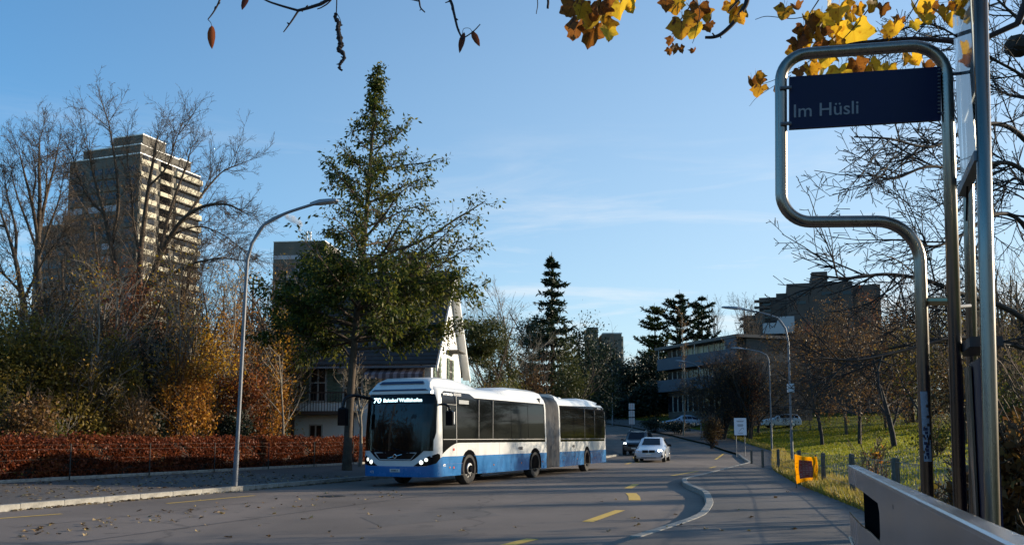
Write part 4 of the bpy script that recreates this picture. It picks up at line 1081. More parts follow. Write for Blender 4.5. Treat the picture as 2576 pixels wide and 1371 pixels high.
# ------------------------------------------------------------------ plants
def rot_about(d, ang, az):
    """A direction at angle ang from d, turned az round it."""
    dx, dy, dz = d
    if abs(dz) < .9: ux, uy, uz = dy, -dx, 0.0
    else: ux, uy, uz = 0.0, dz, -dy
    n_ = math.sqrt(ux * ux + uy * uy + uz * uz) or 1; ux, uy, uz = ux / n_, uy / n_, uz / n_
    wx, wy, wz = dy * uz - dz * uy, dz * ux - dx * uz, dx * uy - dy * ux
    s_, c_ = math.sin(ang), math.cos(ang); ca, sa = math.cos(az), math.sin(az)
    return (dx * c_ + (ux * ca + wx * sa) * s_, dy * c_ + (uy * ca + wy * sa) * s_, dz * c_ + (uz * ca + wz * sa) * s_)
def grow(rng, segs, tips, p, d, length, r, lev, c, budget=None):
    """Append the segments of a branch and of all that grows from it. c: dict of lists per level."""
    n = max(2, int(length / c['step'][lev] + .5)); st = length / n
    wob, trop = c['wob'][lev], c['trop'][lev]
    last = lev + 1 >= len(c['num'])
    r_end = max(c.get('rmin', .004), r * c['taper'][lev])
    r_prev = r
    kids = 0 if last else c['num'][lev]
    acc = rng.random()
    for i in range(n):
        d = (d[0] + rng.gauss(0, wob), d[1] + rng.gauss(0, wob), d[2] + rng.gauss(0, wob) + trop)
        k = 1 / math.sqrt(d[0] ** 2 + d[1] ** 2 + d[2] ** 2); d = (d[0] * k, d[1] * k, d[2] * k)
        q = (p[0] + d[0] * st, p[1] + d[1] * st, p[2] + d[2] * st)
        t = (i + 1) / n; r1 = r + (r_end - r) * t
        segs.append((*p, *q, r_prev, r1)); r_prev = r1
        if not last and t > c['start'][lev]:
            acc += kids / (n * (1 - c['start'][lev]) + 1e-6)
            while acc >= 1:
                acc -= 1
                f = rng.random()
                pp = (p[0] + (q[0] - p[0]) * f, p[1] + (q[1] - p[1]) * f, p[2] + (q[2] - p[2]) * f)
                a = R(rng.uniform(*c['ang'][lev])); az = rng.uniform(0, 6.283)
                nd = rot_about(d, a, az)
                ln = length * rng.uniform(*c['len'][lev]) * (1 - c['short'][lev] * t)
                grow(rng, segs, tips, pp, nd, ln, min(r1 * .75, r1 * c['rad'][lev] + .002), lev + 1, c)
        elif last and t > .25:
            tips.append((*q, *d))
        p = q
    if not last: tips.append((*p, *d))
def segs_mesh(name, segs, m, sides=4, thick=.035):
    A = np.array(segs, float)
    if len(A) == 0: return None
    parts_V, parts_Q, off = [], [], 0
    big = A[:, 6] > thick
    for sel, k in ((big, 7), (~big, sides)):
        a = A[sel]
        if len(a) == 0: continue
        p0, p1, r0, r1 = a[:, :3], a[:, 3:6], a[:, 6], a[:, 7]
        d = p1 - p0; L_ = np.linalg.norm(d, axis=1, keepdims=True); d = d / np.maximum(L_, 1e-6)
        p1 = p1 + d * np.minimum(r1[:, None] * .6, L_ * .2)
        ref = np.where(np.abs(d[:, 2:3]) < .9, np.array([[0, 0, 1.]]), np.array([[1., 0, 0]]))
        u = np.cross(d, ref); u /= np.linalg.norm(u, axis=1, keepdims=True); w = np.cross(d, u)
        an = np.arange(k) * 2 * np.pi / k
        ring = u[:, None, :] * np.cos(an)[None, :, None] + w[:, None, :] * np.sin(an)[None, :, None]
        V = np.concatenate([p0[:, None, :] + ring * r0[:, None, None], p1[:, None, :] + ring * r1[:, None, None]], 1).reshape(-1, 3)
        base = np.arange(len(a))[:, None] * 2 * k + off
        j = np.arange(k); jn = (j + 1) % k
        Q = np.stack([base + j, base + jn, base + k + jn, base + k + j], -1).reshape(-1, 4)
        parts_V.append(V); parts_Q.append(Q); off += len(V)
    return npmesh(name, np.concatenate(parts_V), np.concatenate(parts_Q), m, smooth=True)
def leaf_mesh(name, P, size, rng, m, elong=1.9, droop=0.0, D=None, var=.35, fold=.0, rnd=None):
    P = np.asarray(P, float); n_ = len(P)
    a = rng.normal(size=(n_, 3))
    if D is not None: a = a * .8 + D * 1.0
    a[:, 2] -= droop
    a /= np.linalg.norm(a, axis=1, keepdims=True) + 1e-9
    b_ = np.cross(a, rng.normal(size=(n_, 3))); b_ /= np.linalg.norm(b_, axis=1, keepdims=True) + 1e-9
    L_ = size * (1 + var * rng.uniform(-1, 1, size=(n_, 1))); W_ = L_ / elong / 2
    V = np.stack([P, P + a * L_ * .45 + b_ * W_, P + a * L_, P + a * L_ * .45 - b_ * W_], 1).reshape(-1, 3)
    Q = np.arange(n_ * 4).reshape(-1, 4)
    return npmesh(name, V, Q, m, rnd=rng.random(n_) if rnd is None else rnd)
def cloud(rng, n_, c, rad, clumps=40, cr=.28, shell=.55, flat=1.0):
    """n_ points in clumps spread through an ellipsoid."""
    g = rng.normal(size=(clumps, 3)); g /= np.linalg.norm(g, axis=1, keepdims=True)
    rr_ = (shell + (1 - shell) * rng.random((clumps, 1))) ** 1.0 * rng.uniform(.45, 1.05, (clumps, 1)) ** .6
    cen = g * rr_
    k = rng.integers(0, clumps, n_)
    s_ = cr * rng.uniform(.5, 1.3, (clumps, 1))[k]
    q = cen[k] + rng.normal(size=(n_, 3)) * s_ * np.array([1, 1, flat]) * .6
    return np.asarray(c) + q * np.asarray(rad), k

BARK = mat('grey_brown_bark', (.068, .048, .032), .92, var=.4, scale=5, bump=.5, bscale=30)
BARKD = mat('dark_bark', (.035, .028, .024), .92, var=.4, scale=6)
BARKL = mat('pale_bark', (.22, .19, .15), .9, var=.4, scale=5)
TWIG = mat('brown_twigs', (.10, .068, .042), .9, var=.3, scale=4)
LM = {
 'oakgreen': leafmat('dull_green_leaves', [(.016, .028, .006), (.036, .054, .010), (.075, .090, .014), (.19, .17, .022)], .45, .5, .2),
 'brown': leafmat('brown_leaves', [(.055, .028, .012), (.12, .060, .022), (.19, .095, .028), (.26, .15, .04)], .40),
 'rust': leafmat('rust_leaves', [(.07, .020, .009), (.17, .046, .015), (.27, .080, .02), (.34, .14, .035)], .40),
 'orange': leafmat('orange_leaves', [(.17, .065, .014), (.31, .125, .02), (.44, .19, .025), (.52, .28, .035)], .45),
 'gold': leafmat('golden_leaves', [(.30, .15, .014), (.50, .28, .02), (.62, .38, .03), (.52, .23, .025)], .5),
 'olive': leafmat('olive_leaves', [(.060, .048, .010), (.12, .092, .016), (.20, .145, .022), (.27, .18, .03)], .45),
 'dark': leafmat('evergreen_and_shaded_leaves', [(.006, .011, .006), (.010, .018, .008), (.018, .027, .011)], .12, .5, .3),  # evergreens, and trees whose shade is put into the leaf colour
 'ygreen': leafmat('yellow_green_leaves', [(.045, .058, .010), (.080, .090, .014), (.13, .125, .02), (.17, .14, .022)], .4),
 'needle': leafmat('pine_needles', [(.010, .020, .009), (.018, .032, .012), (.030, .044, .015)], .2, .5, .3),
 'needley': leafmat('sunlit_pine_needles', [(.030, .042, .011), (.055, .064, .014), (.09, .088, .018)], .3, .5, .3),  # pine needles again, sunlight put into brighter, yellower colours
 'hedge': leafmat('beech_hedge_leaves', [(.035, .010, .006), (.10, .024, .010), (.20, .050, .016), (.13, .030, .012), (.30, .12, .03)], .32, .5, .2),
}
BARE = dict(step=[.55, .45, .35, .28, .22], wob=[.05, .10, .13, .15, .15], trop=[.02, .05, .06, .05, .03], taper=[.35, .3, .3, .35, .5],
            num=[9, 8, 7, 6, 0], start=[.3, .2, .15, .1, 0], ang=[(28, 52), (28, 55), (30, 60), (30, 60)], len=[(.5, .75), (.42, .62), (.4, .6), (.4, .6)], short=[.45, .5, .5, .5], rad=[.55, .5, .5, .55], rmin=.006)
def cfg(**k):
    c = dict(BARE); c.update(k); return c
def top_z(py, Y): return at(CX, py, Y).z
def tree(name, label, px, Y, top, c, r=.16, seed=1, bark=None, leaf=None, nleaf=0, lsize=.1, lean=(0, 0), group=None, cat='tree', trunk=.55, droop=.3, X=None, sides=3, spread=.12):
    """Trunk with limbs, twigs and, if leaf, a crown of single leaves at the twig ends."""
    rng = random.Random(seed); nr = np.random.default_rng(seed)
    x = at(px, 1100, Y).x if X is None else X
    z = tz(x, Y); Hh = top_z(top, Y) - z
    root = thing(name, label, cat, (x, Y, z), 0, group)
    segs, tips = [], []
    d = Vector((lean[0], lean[1], 1)).normalized()
    grow(rng, segs, tips, (0, 0, -.1), tuple(d), Hh * trunk, r, 0, c)
    A = np.array(segs); zt = max(np.percentile(A[:, 5], 99.7), .1); k = Hh / zt
    segs = [tuple(np.r_[np.array(s_[:6]) * k, s_[6:]]) for s_ in segs] if abs(k - 1) > .02 else segs
    A = np.array(segs)
    tr = A[A[:, 6] > r * .30]; br = A[A[:, 6] <= r * .30]
    link('trunk', segs_mesh('trunk', tr, bark or BARK), root)
    if len(br): link('branches', segs_mesh('branches', br, bark or BARK, sides), root)
    if leaf:
        tp_ = np.array(tips); P = tp_[:, :3] * k; i = nr.integers(0, len(P), nleaf)
        Q = P[i] + nr.normal(size=(nleaf, 3)) * spread
        link('foliage', leaf_mesh('foliage', Q, lsize, nr, LM[leaf], droop=droop, D=tp_[i, 3:6]), root, 'stuff')
    return root
def shrub(name, label, px, Y, top, wpx, leaf, nleaf=3000, lsize=.10, seed=1, bottom=None, stems=5, group=None, cat='shrub', clumps=45, cr=.30, depth=None, droop=.2, X=None, twig=True, bark=None, off=0.0, flat=1.0, elong=1.9):
    nr = np.random.default_rng(seed); rng = random.Random(seed)
    x = at(px, 1100, Y).x if X is None else X
    z = tz(x, Y); Hh = top_z(top, Y) - z
    zb = 0.15 if bottom is None else max(.1, top_z(bottom, Y) - z)
    hw = wpx / 2 * Y / F; dp = depth or hw
    root = thing(name, label, cat, (x, Y, z), 0, group)
    c = np.array([off, 0, (zb + Hh) / 2]); rad = np.array([hw, dp, (Hh - zb) / 2])
    P, k = cloud(nr, nleaf, c, rad * .93, clumps, cr, .5, flat)
    P[:, 2] = np.maximum(P[:, 2], .03)
    link('foliage', leaf_mesh('foliage', P, lsize, nr, LM[leaf], droop=droop, elong=elong), root, 'stuff')
    segs, tips = [], []
    cc = dict(step=[.5, .4, .3], wob=[.07, .12, .14], trop=[.03, .05, .05], taper=[.4, .35, .4], num=[7, 5, 0], start=[.2, .15, 0], ang=[(22, 50), (25, 55)], len=[(.4, .6), (.4, .6)], short=[.4, .4], rad=[.55, .6], rmin=.006)
    for i in range(stems):
        a = rng.uniform(0, 6.28); f = rng.uniform(.05, .45)
        d = Vector((math.cos(a) * f * hw / max(Hh, .5), math.sin(a) * f * hw / max(Hh, .5), 1)).normalized()
        grow(rng, segs, tips, (math.cos(a) * hw * .12 * (stems > 1), math.sin(a) * hw * .12 * (stems > 1), -.05), tuple(d), Hh * rng.uniform(.75, 1.0), max(.02, Hh * .010), 0, cc)
    link('stems', segs_mesh('stems', segs, bark or BARK, 3), root)
    return root
def conifer(name, label, px, Y, top, hwpx, seed=1, leaf='needle', z0=.12, n_wh=26, droop=.25, dens=1.0, group=None, prof=None, lsize=.32):
    nr = np.random.default_rng(seed); rng = random.Random(seed)
    x = at(px, 1100, Y).x; z = tz(x, Y); Hh = top_z(top, Y) - z; hw = hwpx * Y / F
    root = thing(name, label, 'tree', (x, Y, z), 0, group)
    b = MB(); b.tube([(0, 0, -.1), (.05, 0, Hh * .4), (0, 0, Hh * .75), (0, 0, Hh)], [Hh * .014, Hh * .011, Hh * .006, .02], 8); b.build('trunk', BARKD, root, 60)
    segs, P, D = [], [], []
    for i in range(n_wh):
        t = (i + rng.random() * .6) / n_wh; zz_ = Hh * (z0 + (1 - z0) * t * .985)
        wl = hw * (prof(t) if prof else (1 - t) ** .8) * 1.0
        for k in range(rng.randint(6, 8)):
            az = rng.uniform(0, 6.283); ln = wl * rng.uniform(.38, 1.18) + .15
            p = np.array([0, 0, zz_]); d = np.array([math.cos(az), math.sin(az), .12 - droop * (1 - t)])
            m_ = max(2, int(ln / .35))
            for j in range(m_):
                q = p + d / np.linalg.norm(d) * ln / m_; d[2] += .05 + .10 * (j / m_)
                segs.append((*p, *q, .03 * (1 - j / m_) + .008, .03 * (1 - (j + 1) / m_) + .006)); 
                nn_ = int(9 * dens + 1)
                f = nr.random((nn_, 1)); pp = p + (q - p) * f; side_ = np.array([-d[1], d[0], 0])
                P.append(pp + nr.normal(size=(nn_, 3)) * .05); D.append(side_ * nr.choice([-1, 1], (nn_, 1)) * nr.uniform(.3, 1, (nn_, 1)) + d * .6 + np.array([0, 0, -.55 * (1 - t)]))
                p = q
    link('branches', segs_mesh('branches', segs, BARKD, 3), root)
    P, D = np.concatenate(P), np.concatenate(D)
    link('foliage', leaf_mesh('foliage', P, lsize, nr, LM[leaf], D=D * 1.6, elong=3.0), root, 'stuff')
    return root

# the leafy tree behind the bus
def leafy_tree():
    rng = random.Random(11); nr = np.random.default_rng(11)
    Y = 35.5
    B = at(873, 1190, Y); x, z = B.x, .2
    root = thing('street_tree', 'tall leafy tree with a conical dull green crown standing just behind the bus', 'tree', (x, Y, z))
    tp_ = [Vector(at(px, py, Y)) - Vector((x, Y, z)) for px, py in ((873, 1195), (877, 1080), (886, 940), (899, 780), (913, 640), (925, 500), (934, 380), (942, 270), (950, 165))]
    tp_[0] = Vector((0, 0, -.1)); tp_ = spline(tp_, 4)
    n_ = len(tp_); segs, tw, tips = [], [], []
    for i in range(n_ - 1):
        f0, f1 = i / (n_ - 1), (i + 1) / (n_ - 1)
        segs.append((*tp_[i], *tp_[i + 1], .17 * (1 - f0) ** .8 + .012 + .05 * max(0, .1 - f0) * 10, .17 * (1 - f1) ** .8 + .012))
    # half widths of the crown (metres left, right) against height
    prof_z = [3.6, 4.6, 5.6, 6.6, 7.4, 8.2, 9.4, 10.6, 11.4, 12.4, 13.2, 14.2, 15.4]
    wl_ = [1.2, 3.4, 4.2, 4.2, 2.9, 2.3, 1.9, 3.3, 2.5, 1.8, 1.5, .8, .15]
    wr_ = [1.0, 2.6, 3.9, 5.0, 5.3, 4.9, 3.8, 3.5, 2.7, 2.7, 2.0, 1.0, .2]
    c = dict(step=[.4, .32, .28], wob=[.07, .12, .15], trop=[.015, .0, -.04], taper=[.3, .3, .4], num=[12, 5, 0], start=[.30, .1, 0], ang=[(25, 55), (30, 65)], len=[(.18, .36), (.35, .6)], short=[.35, .4], rad=[.5, .5], rmin=.005)
    zmax = tp_[-1].z
    nl = 66
    for i in range(nl):
        f = (i + rng.random()) / nl
        zz_ = 4.6 + (zmax - 4.8) * f ** 1.03
        j = min(n_ - 2, max(0, next((q for q in range(n_ - 1) if tp_[q + 1].z > zz_), n_ - 2)))
        a = tp_[j].lerp(tp_[j + 1], (zz_ - tp_[j].z) / (tp_[j + 1].z - tp_[j].z))
        az = i * 2.399 + rng.uniform(-.4, .4); cx_ = math.cos(az)
        w = np.interp(zz_ + .6, prof_z, wr_ if cx_ > 0 else wl_) * (abs(cx_) + .85 * (1 - abs(cx_)))
        ln = w * (1.22 if zz_ < 8.2 else 1.05) * rng.uniform(.62, 1.08) + .1
        up = .36 if zz_ > 7 else .12
        d = Vector((cx_, math.sin(az), up + rng.uniform(-.12, .2))).normalized()
        grow(rng, tw, tips, tuple(a), tuple(d), ln, .012 + .012 * ln, 0, c)
    for i in range(7):
        zz_ = 6.3 + .42 * i; j = min(n_ - 2, max(0, next((q for q in range(n_ - 1) if tp_[q + 1].z > zz_), n_ - 2))); az = rng.uniform(-1.1, 1.1)
        grow(rng, tw, tips, tuple(tp_[j]), (math.cos(az), math.sin(az), rng.uniform(.0, .2)), rng.uniform(3.4, 5.0), .034, 0, c)
    for i in range(26):
        zz_ = 4.7 + 4.0 * rng.random()
        j = min(n_ - 2, max(0, next((q for q in range(n_ - 1) if tp_[q + 1].z > zz_), n_ - 2)))
        az = i * 2.399; cx_ = math.cos(az); w = np.interp(zz_ + .3, prof_z, wr_ if cx_ > 0 else wl_)
        grow(rng, tw, tips, tuple(tp_[j]), tuple(Vector((cx_, math.sin(az), .12 + rng.uniform(-.15, .2))).normalized()), w * rng.uniform(.75, 1.12), .014 + .010 * w, 0, c)
    link('trunk', segs_mesh('trunk', segs, BARK), root)
    link('branches', segs_mesh('branches', tw, BARK, 3, .03), root)
    tp2 = np.array(tips); nleaf = 36000
    wgt = np.where(tp2[:, 2] < 7.6, 1.75, np.where(tp2[:, 2] < 12.3, .62, .22)); wgt = wgt * nr.uniform(.15, 1.6, len(tp2)); wgt /= wgt.sum()
    i = nr.choice(len(tp2), nleaf, p=wgt)
    P = tp2[i, :3] + nr.normal(size=(nleaf, 3)) * np.array([.11, .11, .10])
    link('foliage', leaf_mesh('foliage', P, .175, nr, LM['oakgreen'], elong=2.5, droop=.9, D=tp2[i, 3:6]), root, 'stuff')
leafy_tree()

# bare trees and autumn wood behind the hedge
def limbed(name, label, px, Y, trunk, limbs, seed, c, tw=(1.0, 3.2), prob=.8, bark=None, r_tr=(.3, .2), thin=.020):
    """Tree whose main limbs follow given lines; twigs grow from them."""
    rng = random.Random(seed)
    x = at(px, 1100, Y).x; z = tz(x, Y)
    root = thing(name, label, 'tree', (x, Y, z)); O = root.location
    T_ = spline([Vector((0, 0, -.2))] + [at(q[0], q[1], Y) - O for q in trunk], 4); n_ = len(T_)
    tr = [(*T_[i], *T_[i + 1], r_tr[0] + (r_tr[1] - r_tr[0]) * i / n_, r_tr[0] + (r_tr[1] - r_tr[0]) * (i + 1) / n_) for i in range(n_ - 1)]
    segs, tips = [], []
    for k, (pts, r0, dy) in enumerate(limbs):
        P = [at(q[0], q[1], Y + dy * i / (len(pts) - 1)) - O for i, q in enumerate(pts)]; P = spline(P, 5); n_ = len(P)
        for i in range(n_ - 1):
            f = i / n_; r_ = r0 * (1 - .85 * f) + .006; d = (P[i + 1] - P[i]).normalized()
            (tr if r_ > .07 else segs).append((*P[i], *P[i + 1], r_, r0 * (1 - .85 * (i + 1) / n_) + .006))
            if f > .15 and rng.random() < prob:
                nd = rot_about(tuple(d), R(rng.uniform(22, 60)), rng.uniform(0, 6.28)); nd = (nd[0], nd[1], nd[2] + .25)
                grow(rng, segs, tips, tuple(P[i]), nd, rng.uniform(*tw) * (1 - .3 * f), min(thin, r_ * .6 + .004), 0, c)
        d = (P[-1] - P[-2]).normalized()
        for _ in range(3): grow(rng, segs, tips, tuple(P[-1]), rot_about(tuple(d), R(rng.uniform(0, 25)), rng.uniform(0, 6.28)), rng.uniform(*tw) * .8, .014, 0, c)
    link('trunk', segs_mesh('trunk', tr, bark or BARK), root); link('branches', segs_mesh('branches', segs, bark or BARK, 3, .04), root)
    return root
TW = dict(step=[.5, .42, .35], wob=[.08, .12, .14], trop=[.04, .035, .02], taper=[.35, .4, .5], num=[7, 5, 0], start=[.12, .1, 0], ang=[(25, 52), (28, 55)], len=[(.42, .65), (.4, .65)], short=[.4, .4], rad=[.6, .65], rmin=.0065)
limbed('bare_tree', 'large bare tree with forked trunk in front of the stepped tower', 332, 43, [(333, 1000), (338, 900), (336, 830)],
  [([(335, 835), (312, 770), (296, 700), (280, 620), (262, 540), (238, 450), (222, 380)], .17, -1), ([(280, 620), (298, 520), (292, 430), (280, 345), (272, 300)], .09, .5), ([(336, 835), (350, 740), (353, 650), (362, 560), (374, 470), (386, 400), (396, 345)], .18, 1),
   ([(353, 650), (336, 560), (330, 470), (320, 400)], .08, -1), ([(340, 815), (372, 725), (400, 650), (432, 590), (470, 543), (520, 517), (572, 515), (615, 535)], .16, -1.5), ([(400, 650), (420, 560), (445, 480), (468, 420), (482, 372)], .10, 1.5),
   ([(470, 543), (520, 475), (560, 432), (596, 415)], .06, 1), ([(372, 725), (430, 690), (490, 662), (556, 650), (606, 655)], .08, -2), ([(312, 770), (256, 720), (208, 660), (168, 590)], .08, 1), ([(262, 540), (225, 500), (195, 440), (182, 390)], .06, -1), ([(374, 470), (420, 420), (440, 360), (452, 330)], .05, -1), ([(432, 590), (500, 570), (560, 590), (600, 620)], .05, 1)],
  23, TW, (1.1, 3.0), .85, None, (.33, .24))
limbed('bare_tree', 'slender bare tree with a rounded twiggy head beside the tower', 112, 50, [(106, 900), (99, 760), (95, 640), (96, 590)],
  [([(96, 600), (80, 510), (62, 440), (48, 380)], .11, -1), ([(96, 600), (100, 500), (98, 420), (100, 350)], .13, 0), ([(96, 600), (115, 500), (134, 430), (147, 365)], .11, 1), ([(97, 640), (68, 560), (42, 490), (28, 425)], .08, 1), ([(97, 650), (124, 570), (148, 505), (160, 440)], .08, -1), ([(80, 510), (90, 440), (80, 370)], .05, 1), ([(115, 500), (118, 430), (122, 350)], .05, -1)],
  5, TW, (1.0, 2.4), .95, None, (.22, .14))
limbed('bare_tree', 'bare tree cut by the picture edge, leaning branches', 48, 40, [(52, 900), (58, 780), (52, 720)],
  [([(52, 725), (38, 650), (14, 570), (-14, 490)], .11, 0), ([(38, 650), (40, 580), (20, 500), (12, 450)], .07, 1), ([(56, 760), (92, 690), (118, 640), (150, 600)], .06, -1), ([(14, 570), (-30, 560), (-80, 520)], .06, 1), ([(55, 740), (20, 700), (-30, 660)], .06, -1)],
  9, TW, (.9, 2.4), .9, None, (.17, .12))
for i, (px_, Y_, top_, lab) in enumerate(((228, 48, 430, 'bare tree directly before the dark tower face'), (438, 49, 520, 'bare tree covering the foot of the sunlit tower side'), (160, 52, 480, 'bare tree before the low tower wing'))):
    tree('bare_tree', lab, px_, Y_, top_, cfg(num=[10, 9, 8, 6, 0], trop=[.02, .06, .05, .03, .02], start=[.3, .2, .15, .1, 0], ang=[(20, 45), (25, 50), (30, 60), (30, 60)], len=[(.5, .75), (.42, .62), (.4, .6), (.4, .6)]), .15, seed=440 + i, leaf='brown', nleaf=500, lsize=.12, group='bare trees before the stepped tower', spread=.2)
for i, (px_, Y_, top_, lab) in enumerate(((58, 31, 700, 'pale thin sapling by the picture edge'), (152, 33, 690, 'thin straight sapling left of the forked tree'), (206, 32, 640, 'pale sapling in front of the tower foot'), (250, 34, 720, 'thin sapling close to the forked trunk'), (412, 36, 640, 'thin sapling just right of the forked trunk'), (478, 38, 690, 'slender sapling among the orange shrubs'), (548, 40, 640, 'slender sapling left of the lamp arm'), (580, 42, 700, 'leaning sapling behind the lamp post'), (655, 44, 690, 'twiggy sapling right of the lamp post'))):
    tree('sapling', lab, px_, Y_, top_, cfg(num=[10, 7, 5, 0], step=[.5, .4, .3, .25], ang=[(18, 42), (25, 50), (30, 60)], start=[.2, .15, .1, 0], len=[(.3, .55), (.4, .6), (.4, .6)]), .055, seed=400 + i, bark=BARKL if i % 2 == 0 else BARK, lean=((-1) ** i * .05, 0), trunk=.9, leaf='brown' if i % 2 else 'gold', nleaf=420, lsize=.11, group='saplings in the wood behind the hedge', spread=.15)
tree('bare_tree', 'thin bare sapling just left of the lamp post', 520, 43, 650, cfg(num=[10, 8, 6, 0], step=[.5, .4, .3, .25]), .10, seed=31, trunk=.7)
tree('bare_tree', 'thin bare birch between the lamp post and the house', 712, 40, 830, cfg(num=[7, 6, 0], step=[.5, .4, .3], ang=[(25, 50), (30, 55)]), .06, seed=12, bark=BARKL, lean=(.06, 0), trunk=.85)
tree('bare_tree', 'pale thin tree standing in front of the house behind the bus front', 906, 38.5, 885, cfg(num=[8, 7, 5, 0], step=[.4, .35, .3, .25], ang=[(22, 45), (28, 55), (30, 60)], start=[.4, .2, .1, 0]), .09, seed=14, bark=BARKL, lean=(.10, 0), trunk=.8)
tree('bare_tree', 'twiggy bare tree rising behind the golden shrubs', 618, 52, 560, cfg(num=[9, 8, 7, 5, 0]), .15, seed=37, trunk=.65)
tree('bare_tree', 'dark trunked tree low in the wood near the conical shrub', 445, 40, 760, cfg(num=[9, 8, 6, 0], step=[.5, .4, .3, .25]), .12, seed=41, leaf='brown', nleaf=1500, lsize=.12, bark=BARKD)
SH = [
 (20, 30, 760, 260, 'olive', 5200, 'olive leaved shrub at the picture edge above the hedge'),
 (95, 33, 700, 240, 'brown', 4200, 'tall brown leaved shrub near the picture edge'),
 (165, 31, 780, 220, 'olive', 5000, 'broad olive shrub under the slender bare tree'),
 (215, 36, 700, 260, 'brown', 3600, 'brown leaved sapling thicket below the tower corner'),
 (262, 33, 820, 170, 'olive', 3200, 'olive shrub left of the forked trunk'),
 (300, 40, 640, 230, 'rust', 2800, 'rust leaved young tree in front of the tower foot'),
 (375, 37, 800, 170, 'dark', 3600, 'dark evergreen shrub right of the forked trunk'),
 (420, 43, 640, 220, 'brown', 3000, 'brown leaved young tree right of the tower foot'),
 (455, 36, 860, 170, 'orange', 2600, 'orange leaved shrub in the middle of the wood'),
 (505, 40, 780, 200, 'gold', 2600, 'golden leaved shrub in the middle of the wood'),
 (560, 42, 700, 210, 'orange', 2500, 'tall orange brown young tree left of the lamp post'),
 (612, 40, 900, 150, 'rust', 2200, 'rust coloured shrub behind the lamp post foot'),
 (655, 46, 740, 180, 'brown', 2200, 'thin brown leaved young tree right of the lamp post'),
 (700, 44, 715, 130, 'gold', 1700, 'golden yellow young tree beside the house roof'),
 (672, 41, 905, 130, 'orange', 1300, 'orange shrub between lamp post and house corner'),
 (592, 38, 1015, 110, 'dark', 1800, 'rounded dark green shrub right behind the lamp post'),
 (390, 34, 1030, 60, 'dark', 1100, 'small conical dark evergreen above the hedge'),
 (60, 28, 985, 160, 'brown', 1500, 'low brown shrub just above the hedge at the picture edge'),
 (135, 29, 1045, 70, 'ygreen', 350, 'low yellow green shrub above the hedge'),
 (330, 32, 985, 120, 'brown', 900, 'low brown shrub at the forked trunk foot'),
]
for i, (px, Y, top, w, leaf, nl_, lab) in enumerate(SH):
    shrub('shrub', lab, px, Y, top, w * 1.15, leaf, int(nl_ * 2.1), .125, 100 + i, stems=7 if leaf != 'dark' else 2, group='shrubs and saplings of the wood', clumps=70, cr=.26, bark=BARK if i % 3 else BARKL, flat=1.3)
nr = np.random.default_rng(77)
# mass of the wood further back
P = []
for i in range(95):
    x = nr.uniform(-62, -13); y = nr.uniform(52, 80); h_ = nr.uniform(5, 9.5)
    q, _ = cloud(nr, 620, (x, y, .3 + h_ / 2), (2.6, 2.6, h_ / 2), 26, .26, .4, 1.2); P.append(q)
wood = link('woodland', leaf_mesh('woodland', np.concatenate(P), .22, nr, leafmat('woodland_leaves', [(.030, .023, .010), (.07, .042, .016), (.12, .062, .02), (.08, .07, .018)], .35), droop=.2), kind='stuff')
prop(wood, 'mass of brown autumn wood behind the shrubs and bare trees', 'wood')
segs, tips = [], []; rng = random.Random(5)
for i in range(60):
    x = rng.uniform(-58, -14); y = rng.uniform(50, 76)
    grow(rng, segs, tips, (x, y, .2), (rng.uniform(-.1, .1), 0, 1), rng.uniform(6, 12), rng.uniform(.06, .12), 0, cfg(num=[8, 6, 5, 0], step=[.8, .6, .5, .4]))
link('stems', segs_mesh('stems', segs, BARK, 3), wood, 'stuff')

P = []
for i in range(150):
    x = nr.uniform(-85, 45); y = nr.uniform(-34, -14); h_ = nr.uniform(6, 11)
    if i > 85: y = nr.uniform(-14, 22); x = float(hedge_x(y)) - nr.uniform(4, 30)
    zz_ = tz(x, y)
    q, _ = cloud(nr, 420, (x, y, zz_ + h_ / 2), (3.4, 3.0, h_ / 2), 26, .3, .4, 1.2); P.append(q)
wood2 = link('woodland', leaf_mesh('woodland', np.concatenate(P), .42, nr, MATS['woodland_leaves'], droop=.2), kind='stuff')
prop(wood2, 'wood on the near side of the road, behind the stop', 'wood')

P = []
for i in range(55):
    y = nr.uniform(79, 118); x = nr.uniform(.40, .60) * y; zz_ = tz(x, y); h_ = max(3, min(13, 1.45 + nr.uniform(.13, .175) * y - zz_))
    q, _ = cloud(nr, 650, (x, y, zz_ + h_ / 2), (3.2, 3.0, h_ / 2), 30, .3, .4, 1.2); P.append(q)
wood3 = link('woodland', leaf_mesh('woodland', np.concatenate(P), .24, nr, MATS['woodland_leaves'], droop=.2), kind='stuff')
prop(wood3, 'brown wood crowning the bank behind the orchard trees', 'wood')

for X_, Y_, h_, w_, lab in ((16.5, 18.0, 8.0, 3.0, 'dense evergreen on the bank'), (19.5, 33.5, 6.0, .9, 'slim evergreen on the bank')):  # unseen evergreens added to throw shade bands across the road
    zz_ = tz(X_, Y_); pyt = 1100 - (zz_ + h_ - EYE) / Y_ * F
    shrub('shade_evergreen', lab + ', outside the view, added to shade the road', 0, Y_, pyt, w_ * 2 * F / Y_, 'dark', 3500, .16, 300 + int(X_), stems=3, X=X_)
